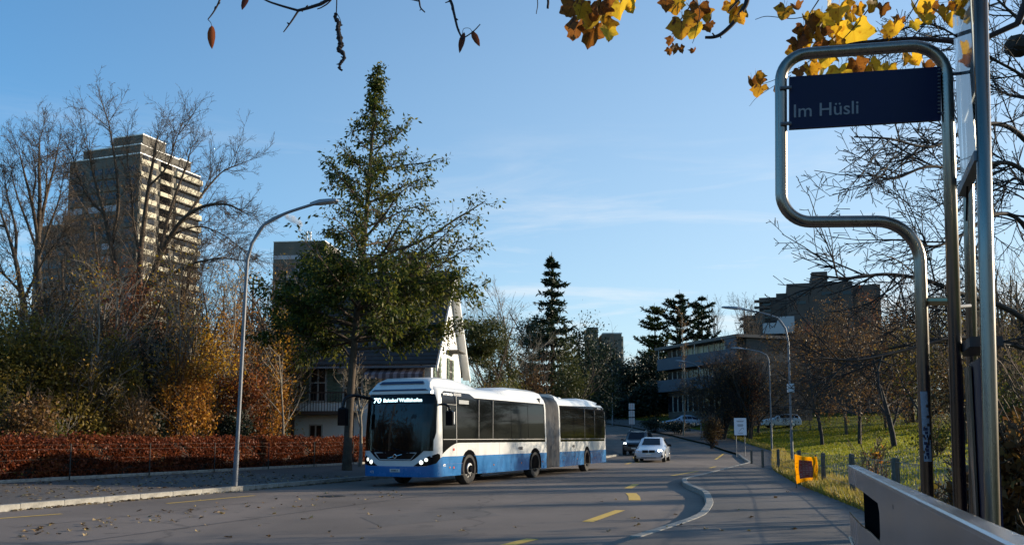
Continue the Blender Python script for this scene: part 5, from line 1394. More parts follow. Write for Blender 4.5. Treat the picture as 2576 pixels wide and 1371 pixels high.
# the beech hedge and its wire fence
def hedge():
    nr = np.random.default_rng(3)
    root = thing('beech_hedge', 'long clipped rust red beech hedge along the pavement behind a wire fence', 'hedge', (0, 0, 0))
    n_ = 62000
    y = nr.uniform(19, 47, n_) ** 1.0; y = 19 + (47 - 19) * nr.random(n_) ** 1.25
    face = nr.random(n_)
    w = .9; zt = 1.36 + .06 * np.sin(y * 1.1) * np.sin(y * .37) + .05 * np.sin(y * 3.1) + .04 * np.sin(y * 7.3 + 1) + .10 * nr.random(n_) ** 6
    zb = .30
    u = np.where(face < .72, nr.normal(0, .07, n_) + .05 * np.sin(y * 5) , nr.uniform(0, w, n_))
    z = np.where(face < .72, zb + (zt - zb) * nr.random(n_) ** .85, zt + nr.normal(0, .045, n_))
    x = hedge_x(y) - .12 - np.abs(u) * 1.05 * np.sign(u + .2)
    rnd = np.clip(nr.random(n_) * .65 + .35 * (np.sin(y * 2.3) * np.sin(y * .7 + z * 4) * .5 + .5), 0, 1)
    gap = (np.sin(y * 3.7 + 2 * np.sin(z * 5)) * np.sin(y * 1.9 + z * 3.1) > .55) & (nr.random(n_) < .75)
    x, y, z, rnd = x[~gap], y[~gap], z[~gap], rnd[~gap]
    link('foliage', leaf_mesh('foliage', np.stack([x, y, z], 1), .085, nr, LM['hedge'], elong=1.7, droop=.35, rnd=rnd), root, 'stuff')
    b = MB()
    V = []
    ys_ = np.arange(18.5, 47.6, 1.0)
    for yv in ys_:
        hx = float(hedge_x(yv))
        V.append([(hx - .30, yv, .2), (hx - .26, yv, 1.28), (hx - .85, yv, 1.28), (hx - .9, yv, .2)])
    b.loft(V); b.build('dense_twigs', mat('hedge_core', (.022, .012, .008), .95, var=.6, scale=14), root)
    g = nr.normal(size=(2200, 3)) * np.array([.09, 1.0, .16]); yv = 20.5 + g[:, 1] * 1.2
    link('foliage', leaf_mesh('foliage', np.stack([hedge_x(yv) + .05 + g[:, 0] * .8, yv, .42 + np.abs(g[:, 2])], 1), .09, nr, LM['ygreen'], elong=2.2), root, 'stuff')
hedge()
wf = thing('wire_fence', 'thin wire fence with slim posts along the front of the red hedge', 'fence', (0, 0, 0))
for i in range(10):
    yv = 20 + i * 2.9; hx = float(hedge_x(yv)) + .10
    b = MB(); b.tube([(hx, yv, .2), (hx, yv, 1.28)], .02, 6); b.build('post', mat('old_wire', (.035, .032, .028), .8), wf)
for zz_ in (.55, .85, 1.12, 1.25):
    b = MB(); b.tube([(float(hedge_x(yv)) + .10, yv, zz_ + .012 * math.sin(yv * 2.1)) for yv in np.arange(18, 47, .8)], .0026, 4); b.build('wire', mat('old_wire', (.035, .032, .028), .8), wf)

# trees behind the bus and up the road
tree('birch_tree', 'bare pale birch rising left of the spruce, behind the gable', 1258, 63, 690, cfg(num=[10, 8, 6, 0], step=[.6, .5, .4, .3], ang=[(18, 38), (22, 45), (25, 50)], trop=[.02, .10, .08, .05]), .12, seed=51, bark=BARKL, trunk=.75, group='bare birches')
tree('birch_tree', 'leaning bare birch between the gable and the spruce', 1283, 60, 690, cfg(num=[11, 8, 6, 0], step=[.6, .5, .4, .3], ang=[(20, 42), (22, 45), (25, 50)], trop=[.0, .08, .07, .05], start=[.45, .2, .1, 0]), .12, seed=57, bark=BARKL, lean=(.12, 0), trunk=.75, group='bare birches')
conifer('spruce_tree', 'tall pointed dark spruce rising above the bus', 1390, 75, 634, 108, 61, 'needle', .05, 26, .50, 2.2, lsize=.36, prof=lambda t: min(1, (1 - t) * 1.75) * (.85 + .2 * math.sin(t * 70)))
PINEP = lambda t: (.55 + .45 * math.sin(math.pi * min(1, t * 1.15))) * (1 - t ** 4)
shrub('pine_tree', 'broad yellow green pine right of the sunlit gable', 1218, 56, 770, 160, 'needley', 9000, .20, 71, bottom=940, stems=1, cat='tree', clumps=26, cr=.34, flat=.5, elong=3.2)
shrub('pine_tree', 'dark pine half hidden behind the spruce trunk', 1352, 88, 768, 120, 'needle', 6500, .26, 72, bottom=930, stems=1, cat='tree', clumps=26, cr=.34, flat=.55, elong=3.2)
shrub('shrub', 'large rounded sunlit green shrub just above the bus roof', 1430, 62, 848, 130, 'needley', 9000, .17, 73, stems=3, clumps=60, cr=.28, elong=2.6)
shrub('shrub', 'low golden green bush behind the bus roof hump', 1262, 52, 935, 170, 'ygreen', 6000, .12, 74, stems=5, clumps=50)
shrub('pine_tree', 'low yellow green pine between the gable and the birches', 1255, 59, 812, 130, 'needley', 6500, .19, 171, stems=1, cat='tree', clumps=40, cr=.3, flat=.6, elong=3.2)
shrub('pine_tree', 'dark green pine left of the spruce foot', 1325, 68, 850, 120, 'needle', 6000, .22, 172, stems=1, cat='tree', clumps=40, cr=.3, flat=.6, elong=3.2)
shrub('shrub', 'olive bush at the foot of the gable', 1195, 57, 940, 110, 'olive', 3500, .13, 75, stems=5)
shrub('shrub', 'dark undergrowth bush between gable and green shrub', 1335, 64, 890, 150, 'brown', 3600, .15, 76, stems=9, clumps=60)
shrub('broad_tree', 'round dark green tree behind the sunlit green shrub', 1482, 92, 815, 170, 'needle', 8500, .26, 77, stems=2, cat='tree', clumps=55)
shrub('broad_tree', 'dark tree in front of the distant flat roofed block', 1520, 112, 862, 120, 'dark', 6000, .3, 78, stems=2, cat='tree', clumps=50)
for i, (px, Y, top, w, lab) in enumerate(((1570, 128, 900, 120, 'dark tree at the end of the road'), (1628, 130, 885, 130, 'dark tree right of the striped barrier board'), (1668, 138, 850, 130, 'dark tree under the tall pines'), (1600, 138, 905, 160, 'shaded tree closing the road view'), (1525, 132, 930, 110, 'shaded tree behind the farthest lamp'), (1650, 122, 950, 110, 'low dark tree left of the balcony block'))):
    shrub('dark_tree', lab, px, Y, top, w, 'dark', 6500, .34, 80 + i, stems=3, cat='tree', clumps=55, group='shaded trees at the road end')  # shade at the road end is put into these near-black leaves
P = []; nr = np.random.default_rng(91)
for i in range(46):
    y = nr.uniform(126, 165); x = at(nr.uniform(1440, 1700), 1100, y).x; zz_ = tz(x, y); h_ = max(3, top_z(nr.uniform(890, 950), y) - zz_)
    q, _ = cloud(nr, 900, (x, y, zz_ + h_ / 2), (3.6, 3.2, h_ / 2), 30, .3, .4, 1.1); P.append(q)
for i in range(60):
    y = nr.uniform(121, 130); x = at(nr.uniform(1462, 1720), 1100, y).x; zz_ = tz(x, y); h_ = nr.uniform(2.5, 5)
    q, _ = cloud(nr, 420, (x, y, zz_ + h_ / 2 - .3), (2.4, 2.0, h_ / 2), 24, .3, .4, 1.1); P.append(q)
wood4 = link('woodland', leaf_mesh('woodland', np.concatenate(P), .34, nr, LM['dark'], droop=.2), kind='stuff')  # near-black leaf colour carries the shade of this wood
prop(wood4, 'dark wood closing the view where the road bends away', 'wood')
for i, (px, top, w, lab) in enumerate(((1652, 762, 80, 'ragged pale pine, first of the three above the balcony block'), (1716, 728, 95, 'tallest dark pine above the balcony block'), (1772, 742, 75, 'dark pine next to the bare poplars'))):
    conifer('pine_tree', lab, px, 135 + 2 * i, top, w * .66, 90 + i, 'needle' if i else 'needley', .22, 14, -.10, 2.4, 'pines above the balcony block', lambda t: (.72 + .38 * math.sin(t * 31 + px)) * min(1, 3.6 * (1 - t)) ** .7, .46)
for i, (px, top) in enumerate(((1832, 735), (1868, 728), (1898, 738))):
    tree('poplar_tree', ('bare poplar beside the dark pine', 'middle bare poplar above the block roof', 'bare poplar next to the stepped hill block')[i], px, 140, top, cfg(num=[9, 7, 5, 0], step=[.9, .8, .6, .5], ang=[(14, 32), (18, 38), (22, 45)], trop=[.02, .09, .08, .05], rmin=.012), .2, seed=95 + i, trunk=.8, group='bare poplars behind the block', bark=BARK)
tree('birch_tree', 'thin pale birch in front of the tall pines', 1720, 95, 770, cfg(num=[9, 6, 0], step=[.8, .6, .5], ang=[(10, 26), (18, 38)], start=[.3, .2, 0], len=[(.12, .2), (.4, .6)]), .09, seed=99, bark=BARKL, trunk=.95, leaf='brown', nleaf=500, lsize=.16)
for i, (px, Y, top, w, leaf, lab) in enumerate(((1815, 90, 895, 150, 'brown', 'brown bush below the balconies beside the thin lamp'), (1868, 92, 880, 150, 'brown', 'wide brown twiggy bush in front of the balcony block'), (1885, 88, 900, 90, 'rust', 'rust brown bush behind the second lamp post'), (1790, 76, 1045, 60, 'brown', 'low brown bush by the notice board'), (1705, 98, 1056, 110, 'dark', 'low dark bush in front of the pale blue car'), (1645, 102, 1050, 80, 'dark', 'low dark bush at the road bend'))):
    shrub('shrub', lab, px, Y, top, w, leaf, 2600, .15, 120 + i, stems=16, group='bushes below the balcony block', clumps=60, bark=BARKD)
for i, (px_, Y_, top_, lab) in enumerate(((1782, 90, 905, 'dark low spreading tree before the balconies'), (1850, 92, 880, 'dark spreading tree by the block corner'), (1908, 96, 850, 'brown twiggy tree hiding the block end wall'))):
    tree('bare_tree', lab, px_, Y_, top_, cfg(num=[10, 9, 8, 6, 0], step=[.6, .5, .45, .4, .35], trop=[.0, .02, .0, .0, -.01], start=[.2, .2, .15, .1, 0], ang=[(45, 75), (30, 60), (30, 65), (30, 60)], len=[(.9, 1.3), (.45, .65), (.4, .6), (.4, .6)], short=[.3, .5, .5, .5], rmin=.010), .16, seed=500 + i, leaf='brown', nleaf=2200, lsize=.16, group='dark trees before the balcony block', trunk=.45, bark=BARKD, spread=.3)
# orchard trees on the grass bank
ORCH = cfg(num=[10, 9, 8, 6, 0], step=[.5, .45, .35, .3, .25], trop=[.0, .02, .02, .0, -.01], start=[.3, .2, .15, .1, 0], ang=[(40, 70), (30, 60), (30, 65), (30, 60)], len=[(.75, 1.05), (.45, .65), (.4, .6), (.4, .6)], short=[.3, .5, .5, .5])
for i, (px, Y, top, leaf, lab) in enumerate(((2068, 72, 800, 'brown', 'brown twiggy orchard tree nearest the white hatchback'), (2162, 66, 765, 'brown', 'wide orchard tree in the middle of the grass bank'), (2250, 45, 770, 'brown', 'orchard tree standing behind the sign frame opening'), (2345, 39, 800, 'olive', 'orchard tree hidden by the steel poles'), (2062, 94, 800, 'rust', 'rust leaved tree beside the rear wing'), (2130, 84, 745, 'brown', 'tall brown tree under the hill block'), (2230, 90, 735, 'rust', 'rust brown tree higher on the bank'))):
    tree('orchard_tree', lab, px, Y, top, ORCH, .15, seed=130 + i, leaf=leaf, nleaf=4200, lsize=.12 if Y < 60 else .15, group='orchard trees on the bank', trunk=.42, bark=TWIG if i > 3 else BARKD, spread=.2)
for i, (px, Y, top, w, leaf, nl_, lab) in enumerate(((2420, 36, 850, 220, 'brown', 1500, 'brown thicket behind the sign poles'), (2520, 30, 820, 200, 'olive', 1500, 'olive thicket at the picture edge'), (2560, 24, 900, 170, 'ygreen', 1300, 'yellow green leaved shrub at the picture edge'), (2480, 44, 780, 240, 'brown', 2600, 'tall brown thicket up the bank'), (2350, 30, 1050, 170, 'ygreen', 650, 'low shrub with yellow leaves behind the poles'), (2560, 7.6, 985, 230, 'brown', 1500, 'dark brown leaf clump added to darken the bank behind the stand'), (2425, 8.6, 1190, 150, 'brown', 700, 'low brown clump added to darken the bank between the steel poles'), (2330, 9.6, 1215, 150, 'olive', 600, 'low olive clump added to darken the bank left of the steel poles'), (2200, 18, 1090, 70, 'orange', 60, 'sprig of orange leaves growing over the steel barrier'), (2300, 100, 720, 300, 'brown', 3000, 'brown wood crowning the bank'), (2440, 90, 690, 300, 'brown', 3000, 'brown wood on the skyline behind the poles'), (2560, 80, 660, 260, 'olive', 3000, 'olive brown wood on the skyline at the picture edge'))):  # low near clumps are added to darken the shaded soil of the bank
    shrub('shrub', lab, px, Y, top, w, leaf, nl_, .11 if Y < 50 else .2, 150 + i, stems=12 if nl_ > 100 else 5, group='thickets on the grass bank', clumps=70, bark=TWIG)

# ------------------------------------------------------------------ grass, fallen leaves
def grass():
    nr = np.random.default_rng(21)
    n_ = 170000
    y = 7 + 88 * nr.random(n_) ** 1.5
    s_ = 22 * nr.random(n_) ** 1.3
    x = lin(ED, y) + .1 + s_
    keep = (nr.random(n_) < .55 + .45 * np.sin(x * .8 + 1.3 * np.sin(y * .4)) * np.sin(y * .6)) | (s_ < .8)
    x, y, s_ = x[keep], y[keep], s_[keep]; n_ = len(x)
    z = terr(x, y) + 0.05 * np.sin(x * 1.3 + 0.4 * y) * np.cos(y * .9) * np.clip((s_ - 1.7) / 2, 0, 1) - .02
    h_ = np.where(s_ < 1.0, nr.uniform(.10, .36, n_), nr.uniform(.03, .085, n_) * (1 + y / 60))
    nf = 26000
    yf = 4 + 40 * nr.random(nf) ** 1.7; sf = nr.uniform(-.10, 1.0, nf); xf = lin(ED, yf) + .22 + sf
    x, y, s_ = np.r_[x, xf], np.r_[y, yf], np.r_[s_, np.abs(sf)]; n_ = len(x)
    z = np.r_[z, terr(xf, yf) - .01]; h_ = np.r_[h_, nr.uniform(.06, .30, nf)]
    w = .010 * (1 + y / 22)
    a = nr.uniform(0, 6.283, n_); lx, ly = np.cos(a), np.sin(a)
    t = h_ * nr.uniform(.1, .6, n_); b_ = nr.uniform(0, 6.283, n_)
    P = np.stack([x, y, z], 1)
    V = np.stack([P + np.stack([lx * w, ly * w, 0 * w], 1), P - np.stack([lx * w, ly * w, 0 * w], 1), P + np.stack([t * np.cos(b_), t * np.sin(b_), h_], 1)], 1).reshape(-1, 3)
    rnd = np.clip(np.where(s_ < 1.0, .5 + .5 * nr.random(n_), nr.random(n_) * .55 + .18 * np.sin(x * .7) * np.sin(y * .5 + x)), 0, 1)
    nf = 60000
    yf = 62 + 62 * nr.random(nf); xf = lin(ED, yf) + .3 + 30 * nr.random(nf) ** 1.2; hf = nr.uniform(.05, .16, nf); wf_ = nr.uniform(.03, .07, nf); af = nr.uniform(0, 6.283, nf)
    zf_ = terr(xf, yf) + 0.05 * np.sin(xf * 1.3 + 0.4 * yf) * np.cos(yf * .9) - .02
    Pf = np.stack([xf, yf, zf_], 1); dl = np.stack([np.cos(af) * wf_, np.sin(af) * wf_, 0 * wf_], 1)
    V2 = np.stack([Pf + dl, Pf - dl, Pf + np.stack([hf * np.cos(af + 1), hf * np.sin(af + 1), hf], 1)], 1).reshape(-1, 3)
    V = np.r_[V, V2]; rnd = np.r_[rnd, nr.random(nf) * .6]; n_ += nf
    m = leafmat('grass_blades', [(.125, .150, .012), (.21, .225, .018), (.28, .255, .025), (.36, .28, .06), (.30, .20, .055)], .55, .5, .3)
    o = link('grass', npmesh('grass', V, np.arange(n_ * 3).reshape(-1, 3), m, rnd=rnd), kind='stuff')
    prop(o, 'green grass on the bank with dry tufts along the pavement edge', 'grass')
grass()
LEAFLIT = leafmat('fallen_leaf', [(.06, .035, .015), (.16, .10, .05), (.30, .22, .12), (.38, .27, .09)], .15, .6, .3)
def litter():
    rng = random.Random(9)
    variants = []
    for v in range(5):
        me_v = []
        n_ = 7
        for k in range(n_):
            a = 2 * math.pi * k / n_; r_ = (1.0 if k % 2 == 0 else .62) * rng.uniform(.8, 1.15)
            me_v.append((r_ * math.cos(a), r_ * .75 * math.sin(a), rng.uniform(.0, .55)))
        me = bpy.data.meshes.new('fallen_leaf'); me.from_pydata([(0, 0, .08)] + me_v, [], [(0, 1 + k, 1 + (k + 1) % n_) for k in range(n_)])
        a_ = me.attributes.new('rnd', 'FLOAT', 'FACE'); a_.data.foreach_set('value', np.full(n_, (v + .5) / 5, np.float32)); me.materials.append(LEAFLIT)
        variants.append(me)
    spots = []
    for i in range(95):      # the trail of leaves along the lane
        px = rng.uniform(40, 1010); py = 1340 - (px - 40) * .108 + rng.gauss(0, 9)
        spots.append(gp(px, min(py, 1366), .0) + Vector((0, 0, .006)))
    for i in range(40):
        spots.append(gp(rng.uniform(100, 1300), rng.uniform(1255, 1365)) + Vector((0, 0, .006)))
    for i in range(18): spots.append(gp(rng.uniform(1500, 2000), rng.uniform(1240, 1360)) + Vector((0, 0, .006)))
    for p in spots:
        if p.x > lin(KR, p.y) - .1: p.z = .122
        vi = rng.randrange(5); o = bpy.data.objects.new('fallen_leaf', variants[vi]); COL.objects.link(o)
        hue = ('dark brown', 'brown', 'tan', 'pale tan', 'yellowish')[vi]
        sz = rng.uniform(.035, .075); o.location = p; o.scale = (sz, sz, sz); o.rotation_euler = (rng.uniform(-.3, .3), rng.uniform(-.3, .3), rng.uniform(0, 6.28))
        where = 'on the near pavement behind the curved kerb' if p.z > .1 else 'on the road in front of the bus' if p.y > 17.5 and p.x > -6.5 else 'in the trail of leaves along the far lane' if p.x < -1 else 'alone on the middle of the road'
        prop(o, 'small %s curled leaf lying %s' % (hue, where), 'leaf', '%s leaves %s' % (hue, where))
    # litter on the far pavement and in the gutter: uncounted
    nr = np.random.default_rng(15); n_ = 1500
    yc = 15.5 + 16 * nr.random(60); y = np.clip(yc[nr.integers(0, 60, n_)] + nr.normal(0, .8, n_), 15, 40)
    x = np.where(nr.random(n_) < .3, lin(KL, y) + .04 + np.abs(nr.normal(0, .06, n_)), lin(KL, y) - nr.uniform(.25, 5.2, n_))
    f = (lin(KL, y) - x) / 5.3
    z = np.where(x > lin(KL, y), .012, .275 - .16 * (1 - np.clip(f, 0, 1)) + .012)
    P = np.stack([x, y, z], 1)
    a = nr.uniform(0, 6.283, n_); L_ = nr.uniform(.03, .075, n_)
    d1 = np.stack([np.cos(a) * L_, np.sin(a) * L_, nr.uniform(0, .03, n_)], 1); d2 = np.stack([-np.sin(a) * L_ * .7, np.cos(a) * L_ * .7, nr.uniform(0, .04, n_)], 1)
    V = np.stack([P - d1 * [1, 1, 0], P - d2 * [1, 1, -1], P + d1, P + d2], 1).reshape(-1, 3)
    o = link('leaf_litter', npmesh('leaf_litter', V, np.arange(n_ * 4).reshape(-1, 4), LEAFLIT, rnd=nr.random(n_)), kind='stuff')
    prop(o, 'scattered dry leaves on the far pavement and in its gutter', 'leaf litter')
litter()

# ------------------------------------------------------------------ fence, banner, notice board, barrier board
pf = thing('post_fence', 'low wire fence with weathered wooden posts along the grass bank', 'fence', (0, 0, 0))
M_POST = mat('weathered_post', (.09, .085, .07), .9, var=.4, scale=9)
prev = None; fy = []
for i, (px, py, Y) in enumerate(((1890, 1131, 47), (1918, 1130, 41), (1957, 1129, 35.5), (2010, 1132, 30), (2070, 1138, 25), (2142, 1140, 20), (2252, 1150, 14.6), (2420, 1165, 10.5))):
    p = at(px, py, Y); zb = tz(p.x, p.y)
    b = MB(); b.box((p.x, p.y, (zb - .1 + p.z) / 2), (.085, .085, p.z - zb + .1), .3, .02); b.build('post', M_POST, pf); fy.append((p, zb))
for f in (.93, .6, .3):
    b = MB(); b.tube([Vector((p.x, p.y, zb + (p.z - zb) * f)) for p, zb in fy], .005, 4); b.build('wire', M_GALV, pf)
mesh_b = MB()
for i in range(len(fy) - 1):
    (p, zb), (q, zq) = fy[i], fy[i + 1]
    nn_ = int((q - p).length / .22)
    for k in range(1, nn_):
        f = k / nn_; c = p.lerp(q, f); zc = zb + (zq - zb) * f; t = p.z + (q.z - p.z) * f
        mesh_b.add([(c.x - .003, c.y, zc), (c.x + .003, c.y, zc), (c.x + .003, c.y, zc + (t - zc) * .93), (c.x - .003, c.y, zc + (t - zc) * .93)], [(0, 1, 2, 3)])
mesh_b.build('wire_mesh', M_GALV, pf, kind='stuff')

# yellow banner
Yb = 24.5
c0, c1, c2, c3 = at(1999, 1142, Yb), at(2055, 1148, Yb - .15), at(2058, 1210, Yb - .1), at(2003, 1216, Yb)
ban = thing('yellow_banner', 'crumpled yellow banner with a dark red printed panel tied to the fence', 'banner', (0, 0, 0))
M_BANY = leafmat('yellow_tarpaulin', [(.88, .54, .02), (.9, .57, .025)], .75)
def banner_pt(u, v, off=0.0):
    p = c0.lerp(c1, u).lerp(c3.lerp(c2, u), v)
    w = .035 * math.sin(u * 5 + v * 3) * math.sin(v * 6 + .5) + .03 * math.sin(u * 9)
    return p + Vector((.03 * math.sin(v * 4) * (u - .5), -w - off, -.035 * math.sin(math.pi * u) * (1 - 2 * v)))
def banner_sheet(name, m, u0, u1, v0, v1, off, parent, nu=12, nv=12):
    b = MB(); V = []
    for i in range(nv + 1):
        for k in range(nu + 1): V.append(banner_pt(u0 + (u1 - u0) * k / nu, v0 + (v1 - v0) * i / nv, off))
    for i in range(nv + 1):
        for k in range(nu + 1): V.append(banner_pt(u0 + (u1 - u0) * k / nu, v0 + (v1 - v0) * i / nv, off - .004))
    N = (nu + 1) * (nv + 1)
    Fq = []
    for i in range(nv):
        for k in range(nu):
            a = i * (nu + 1) + k; Fq += [(a, a + 1, a + nu + 2, a + nu + 1), (N + a, N + a + nu + 1, N + a + nu + 2, N + a + 1)]
    b.add(V, Fq); return b.build(name, m, parent, 180)
sheet = banner_sheet('sheet', M_BANY, 0, 1, 0, 1, 0, ban)
pan = banner_sheet('printed_panel', leafmat('dark_red_print', [(.34, .13, .11), (.36, .14, .12)], .45), .15, .76, .16, .86, .012, ban)
for i in range(4):
    for k in range(9):
        u0 = .18 + i * .145; v0 = .20 + k * .07
        rr_ = random.Random(i * 31 + k)
        banner_sheet('print_line', leafmat('pale_print', [(.55, .38, .34), (.56, .38, .34)], .45) if rr_.random() < .75 else mat('red_print', (.25, .02, .02), .6), u0, u0 + .12 * rr_.uniform(.55, 1), v0, v0 + .018, .020, pan, 1, 1)
mk = [(.88, .22, .02, .05), (.90, .34, .012, .10), (.87, .44, .03, .03), (.88, .56, .05, .018), (.86, .60, .012, .07), (.91, .60, .012, .07), (.88, .80, .02, .05), (.06, .42, .03, .03)]
for u, v, du, dv in mk: banner_sheet('black_mark', M_DARKTXT, u, u + du, v, v + dv, .014, ban, 1, 2)
for u in (0.02, .98):
    p, q = banner_pt(u, 0), banner_pt(u, 1); b = MB(); b.tube([(p.x, p.y + .05, p.z + .05), (q.x, q.y + .05, tz(q.x, q.y) - .05)], .02, 6); b.build('stake', M_POST, ban)

# white notice board
Yn = 62
q = at(1863, 1100, Yn)
nb = thing('notice_board', 'white notice board on two posts at the grass edge, line drawing on it', 'sign', (q.x, q.y, tz(q.x, q.y)), R(-8))
zt_, zb_ = top_z(1051, Yn) - nb.location.z, top_z(1094, Yn) - nb.location.z
hw = 15 * Yn / F
b = MB(); b.box((0, 0, (zt_ + zb_) / 2), (hw * 2, .04, zt_ - zb_)); pl = b.build('panel', mat('notice_white', (.62, .66, .74), .5), nb)
for s_ in (-1, 1):
    b = MB(); b.tube([(s_ * hw * .7, .05, -.1), (s_ * hw * .7, .05, zt_ - .05)], .025, 6); b.build('post', M_GALV, nb)
for k, (v, w_) in enumerate(((.92, .3), (.83, .62), (.78, .5), (.62, .45), (.57, .5), (.52, .4), (.12, .4))):
    b = MB(); b.box((0, -.024, zb_ + (zt_ - zb_) * v), (hw * 2 * w_, .006, .025)); b.build('print_line', M_DARKTXT if k else M_GREYTXT, pl)
b = MB(); b.tube([(hw * (-.2 + .7 * math.sin(a * .2)), -.025, zb_ + (zt_ - zb_) * (.22 + .2 * math.sin(a * .32))) for a in range(9)], .012, 5); b.build('line_drawing', M_DARKTXT, pl)

# striped barrier board at the road end
Yc = 100
q = at(1590, 1100, Yc)
cb = thing('barrier_board', 'narrow red and white striped warning board standing at the road end', 'warning board', (q.x, q.y, float(rise(Yc))), 0)
z0_, z1_ = top_z(1068, Yc) - cb.location.z, top_z(1013, Yc) - cb.location.z
b = MB(); b.box((0, .03, z1_ / 2), (.10, .05, z1_)); b.build('post', M_GALV, cb)
for k in range(3):
    for i in range(3):
        zc = z0_ + (z1_ - z0_) * (k + .5) / 3; b = MB()
        b.box((-.22 + .22 * i, 0, zc), (.19, .03, (z1_ - z0_) / 3 - .12)); b.build('white_stripe', mat('stripe_white', (.55, .52, .52), .5), cb)
        if i < 2:
            b = MB(); b.box((-.11 + .22 * i, .0, zc), (.026, .025, (z1_ - z0_) / 3 - .12)); b.build('red_stripe', M_RED, cb)

# ------------------------------------------------------------------ the bus stop
def tube_path(px_pts, radii_px, Ys, seg=9):
    P = [at(x, y, Y) for (x, y), Y in zip(px_pts, Ys)]
    return fillet(P, [r_ * Y / F for r_, Y in zip(radii_px, Ys[1:-1])], seg)
stop = thing('stop_sign', 'bent steel tube stop frame carrying the dark blue name sign', 'bus stop sign', (at(2348, 1100, 5).x, 5.0, .12))
O = stop.location
def rel(P): return [Vector(p) - O for p in P]
YL, YR = 5.02, 4.92
fr_ = tube_path([(2349, 1735), (2311, 556), (1966, 559), (1964, 140), (2379, 111), (2430, 1745)], [105, 72, 72, 88], [YL, YL, YL + .04, YL + .04, YR, YR], 10)
b = MB(); b.tube(rel(fr_), .0335, 20); b.build('tube_frame', M_STEEL, stop, 180)
sg = [at(1985, 196, YL + .03), at(2365, 170, YR + .0), at(2366, 304, YR + .0), at(1985, 327, YL + .03)]
sg = rel(sg); un = (sg[1] - sg[0]).normalized(); vn = Vector((0, 0, 1)); nn_ = un.cross(vn).normalized()
if nn_.y > 0: nn_ = -nn_
b = MB(); b.add([p + nn_ * .012 for p in sg] + [p - nn_ * .012 for p in sg], [(0, 1, 2, 3), (4, 7, 6, 5), (0, 4, 5, 1), (1, 5, 6, 2), (2, 6, 7, 3), (3, 7, 4, 0)])
plate = b.build('name_plate', M_NAVY, stop)
W_ = (sg[1] - sg[0]).length; vd = (sg[0] - sg[3]); HH = vd.length; vd.normalize()
b0 = sg[3] + un * (.030 * W_)
def signmap(u, v): return tuple(b0 + un * u + vd * (v + .215 * HH) + nn_ * .0145)
text('Im Hüsli', .108, signmap, 'name_lettering', M_LETTER, plate, 0, 0, width=.430 * W_, weight=.0006)
for i, (ax_, ay_, bx2, by2, Y) in enumerate(((1962, 222, 1990, 221, YL), (1964, 312, 1990, 311, YL), (2360, 187, 2386, 186, YR), (2362, 287, 2390, 286, YR))):
    b = MB(); b.tube(rel([at(ax_, ay_, Y), at(bx2, by2, Y)]), .011, 8); b.build('sign_clamp', M_GALV, stop)
b = MB(); b.tube(rel([at(2334, 758, YL), at(2400, 758, YR)]), .024, 10); b.build('cross_bracket', M_BRASS, stop)
b = MB(); q = rel([at(2362, 175 + k * 9, YR - .015) for k in range(13)])
for p in q: b.box(tuple(p), (.012, .01, .006))
b.build('plate_edge_teeth', M_GALV, stop)
# torn sticker on the first pole
nr = np.random.default_rng(2)
b = MB()
pole_a, pole_b = at(2320.5, 985, YL) - O, at(2331, 1160, YL) - O
for i in range(26):
    for k in range(5):
        if nr.random() < .16 and 3 < i < 24: continue
        f0, f1 = i / 26, (i + 1) / 26; a0 = -2.35 + k * .24; a1 = a0 + .24
        c0_, c1_ = pole_a.lerp(pole_b, f0), pole_a.lerp(pole_b, f1)
        b.add([c0_ + Vector((math.cos(a0), math.sin(a0), 0)) * .0352, c0_ + Vector((math.cos(a1), math.sin(a1), 0)) * .0352, c1_ + Vector((math.cos(a1), math.sin(a1), 0)) * .0352, c1_ + Vector((math.cos(a0), math.sin(a0), 0)) * .0352], [(0, 1, 2, 3)])
b.build('torn_sticker', mat('sticker_paper', (.24, .245, .28), .7, var=.15, scale=40), stop)
b = MB()
for i in range(9):
    f0 = .52 + i * .05; c0_ = pole_a.lerp(pole_b, f0)
    for k in range(3):
        if nr.random() < .35: continue
        a0 = -2.2 + k * .22
        b.add([c0_ + Vector((math.cos(a0), math.sin(a0), 0)) * .0358, c0_ + Vector((math.cos(a0 + .2), math.sin(a0 + .2), 0)) * .0358, c0_ + Vector((math.cos(a0 + .2), math.sin(a0 + .2), 0)) * .0358 - Vector((0, 0, .016)), c0_ + Vector((math.cos(a0), math.sin(a0), 0)) * .0358 - Vector((0, 0, .016))], [(0, 1, 2, 3)])
b.build('sticker_print', M_NAVY, stop)

info = thing('timetable_stand', 'tall steel timetable stand seen edge on beside the stop frame', 'timetable stand', (at(2480, 1100, 4.5).x, 4.5, .15))
O = info.location
YF, YN = 5.15, 4.45
fr_ = tube_path([(2457, 1735), (2414, 10), (2452, -190), (2467, -190), (2516, 1850)], [110, 60, 60], [YF, YF, 4.75, YN, YN], 9)
far_p = [at(2462, 1720, YF), at(2436, 470, YF), at(2419, 250, YF), at(2425, 120, YF - .12), at(2440, 30, YF - .28), at(2456, -60, YF - .45), at(2463, -130, YN + .15), at(2463, -150, YN)]
b = MB(); b.tube(rel(far_p[:2] + spline(far_p[1:], 5)[1:]), .029, 16); b.build('far_pole', M_STEEL, info, 180)
b = MB(); b.tube(rel([at(2514, 1850, YN), at(2497, 1320, YN), at(2481, 660, YN), at(2463, -150, YN)]), .0345, 20); b.build('near_pole', M_STEEL, info, 180)
def panel4(pts, th, name, m, parent, bev=None):
    P = rel(pts); n1 = (P[1] - P[0]).cross(P[3] - P[0]).normalized() * th / 2
    b = MB(); b.add([p + n1 for p in P] + [p - n1 for p in P], [(0, 1, 2, 3), (4, 7, 6, 5), (0, 4, 5, 1), (1, 5, 6, 2), (2, 6, 7, 3), (3, 7, 4, 0)])
    return b.build(name, m, parent)
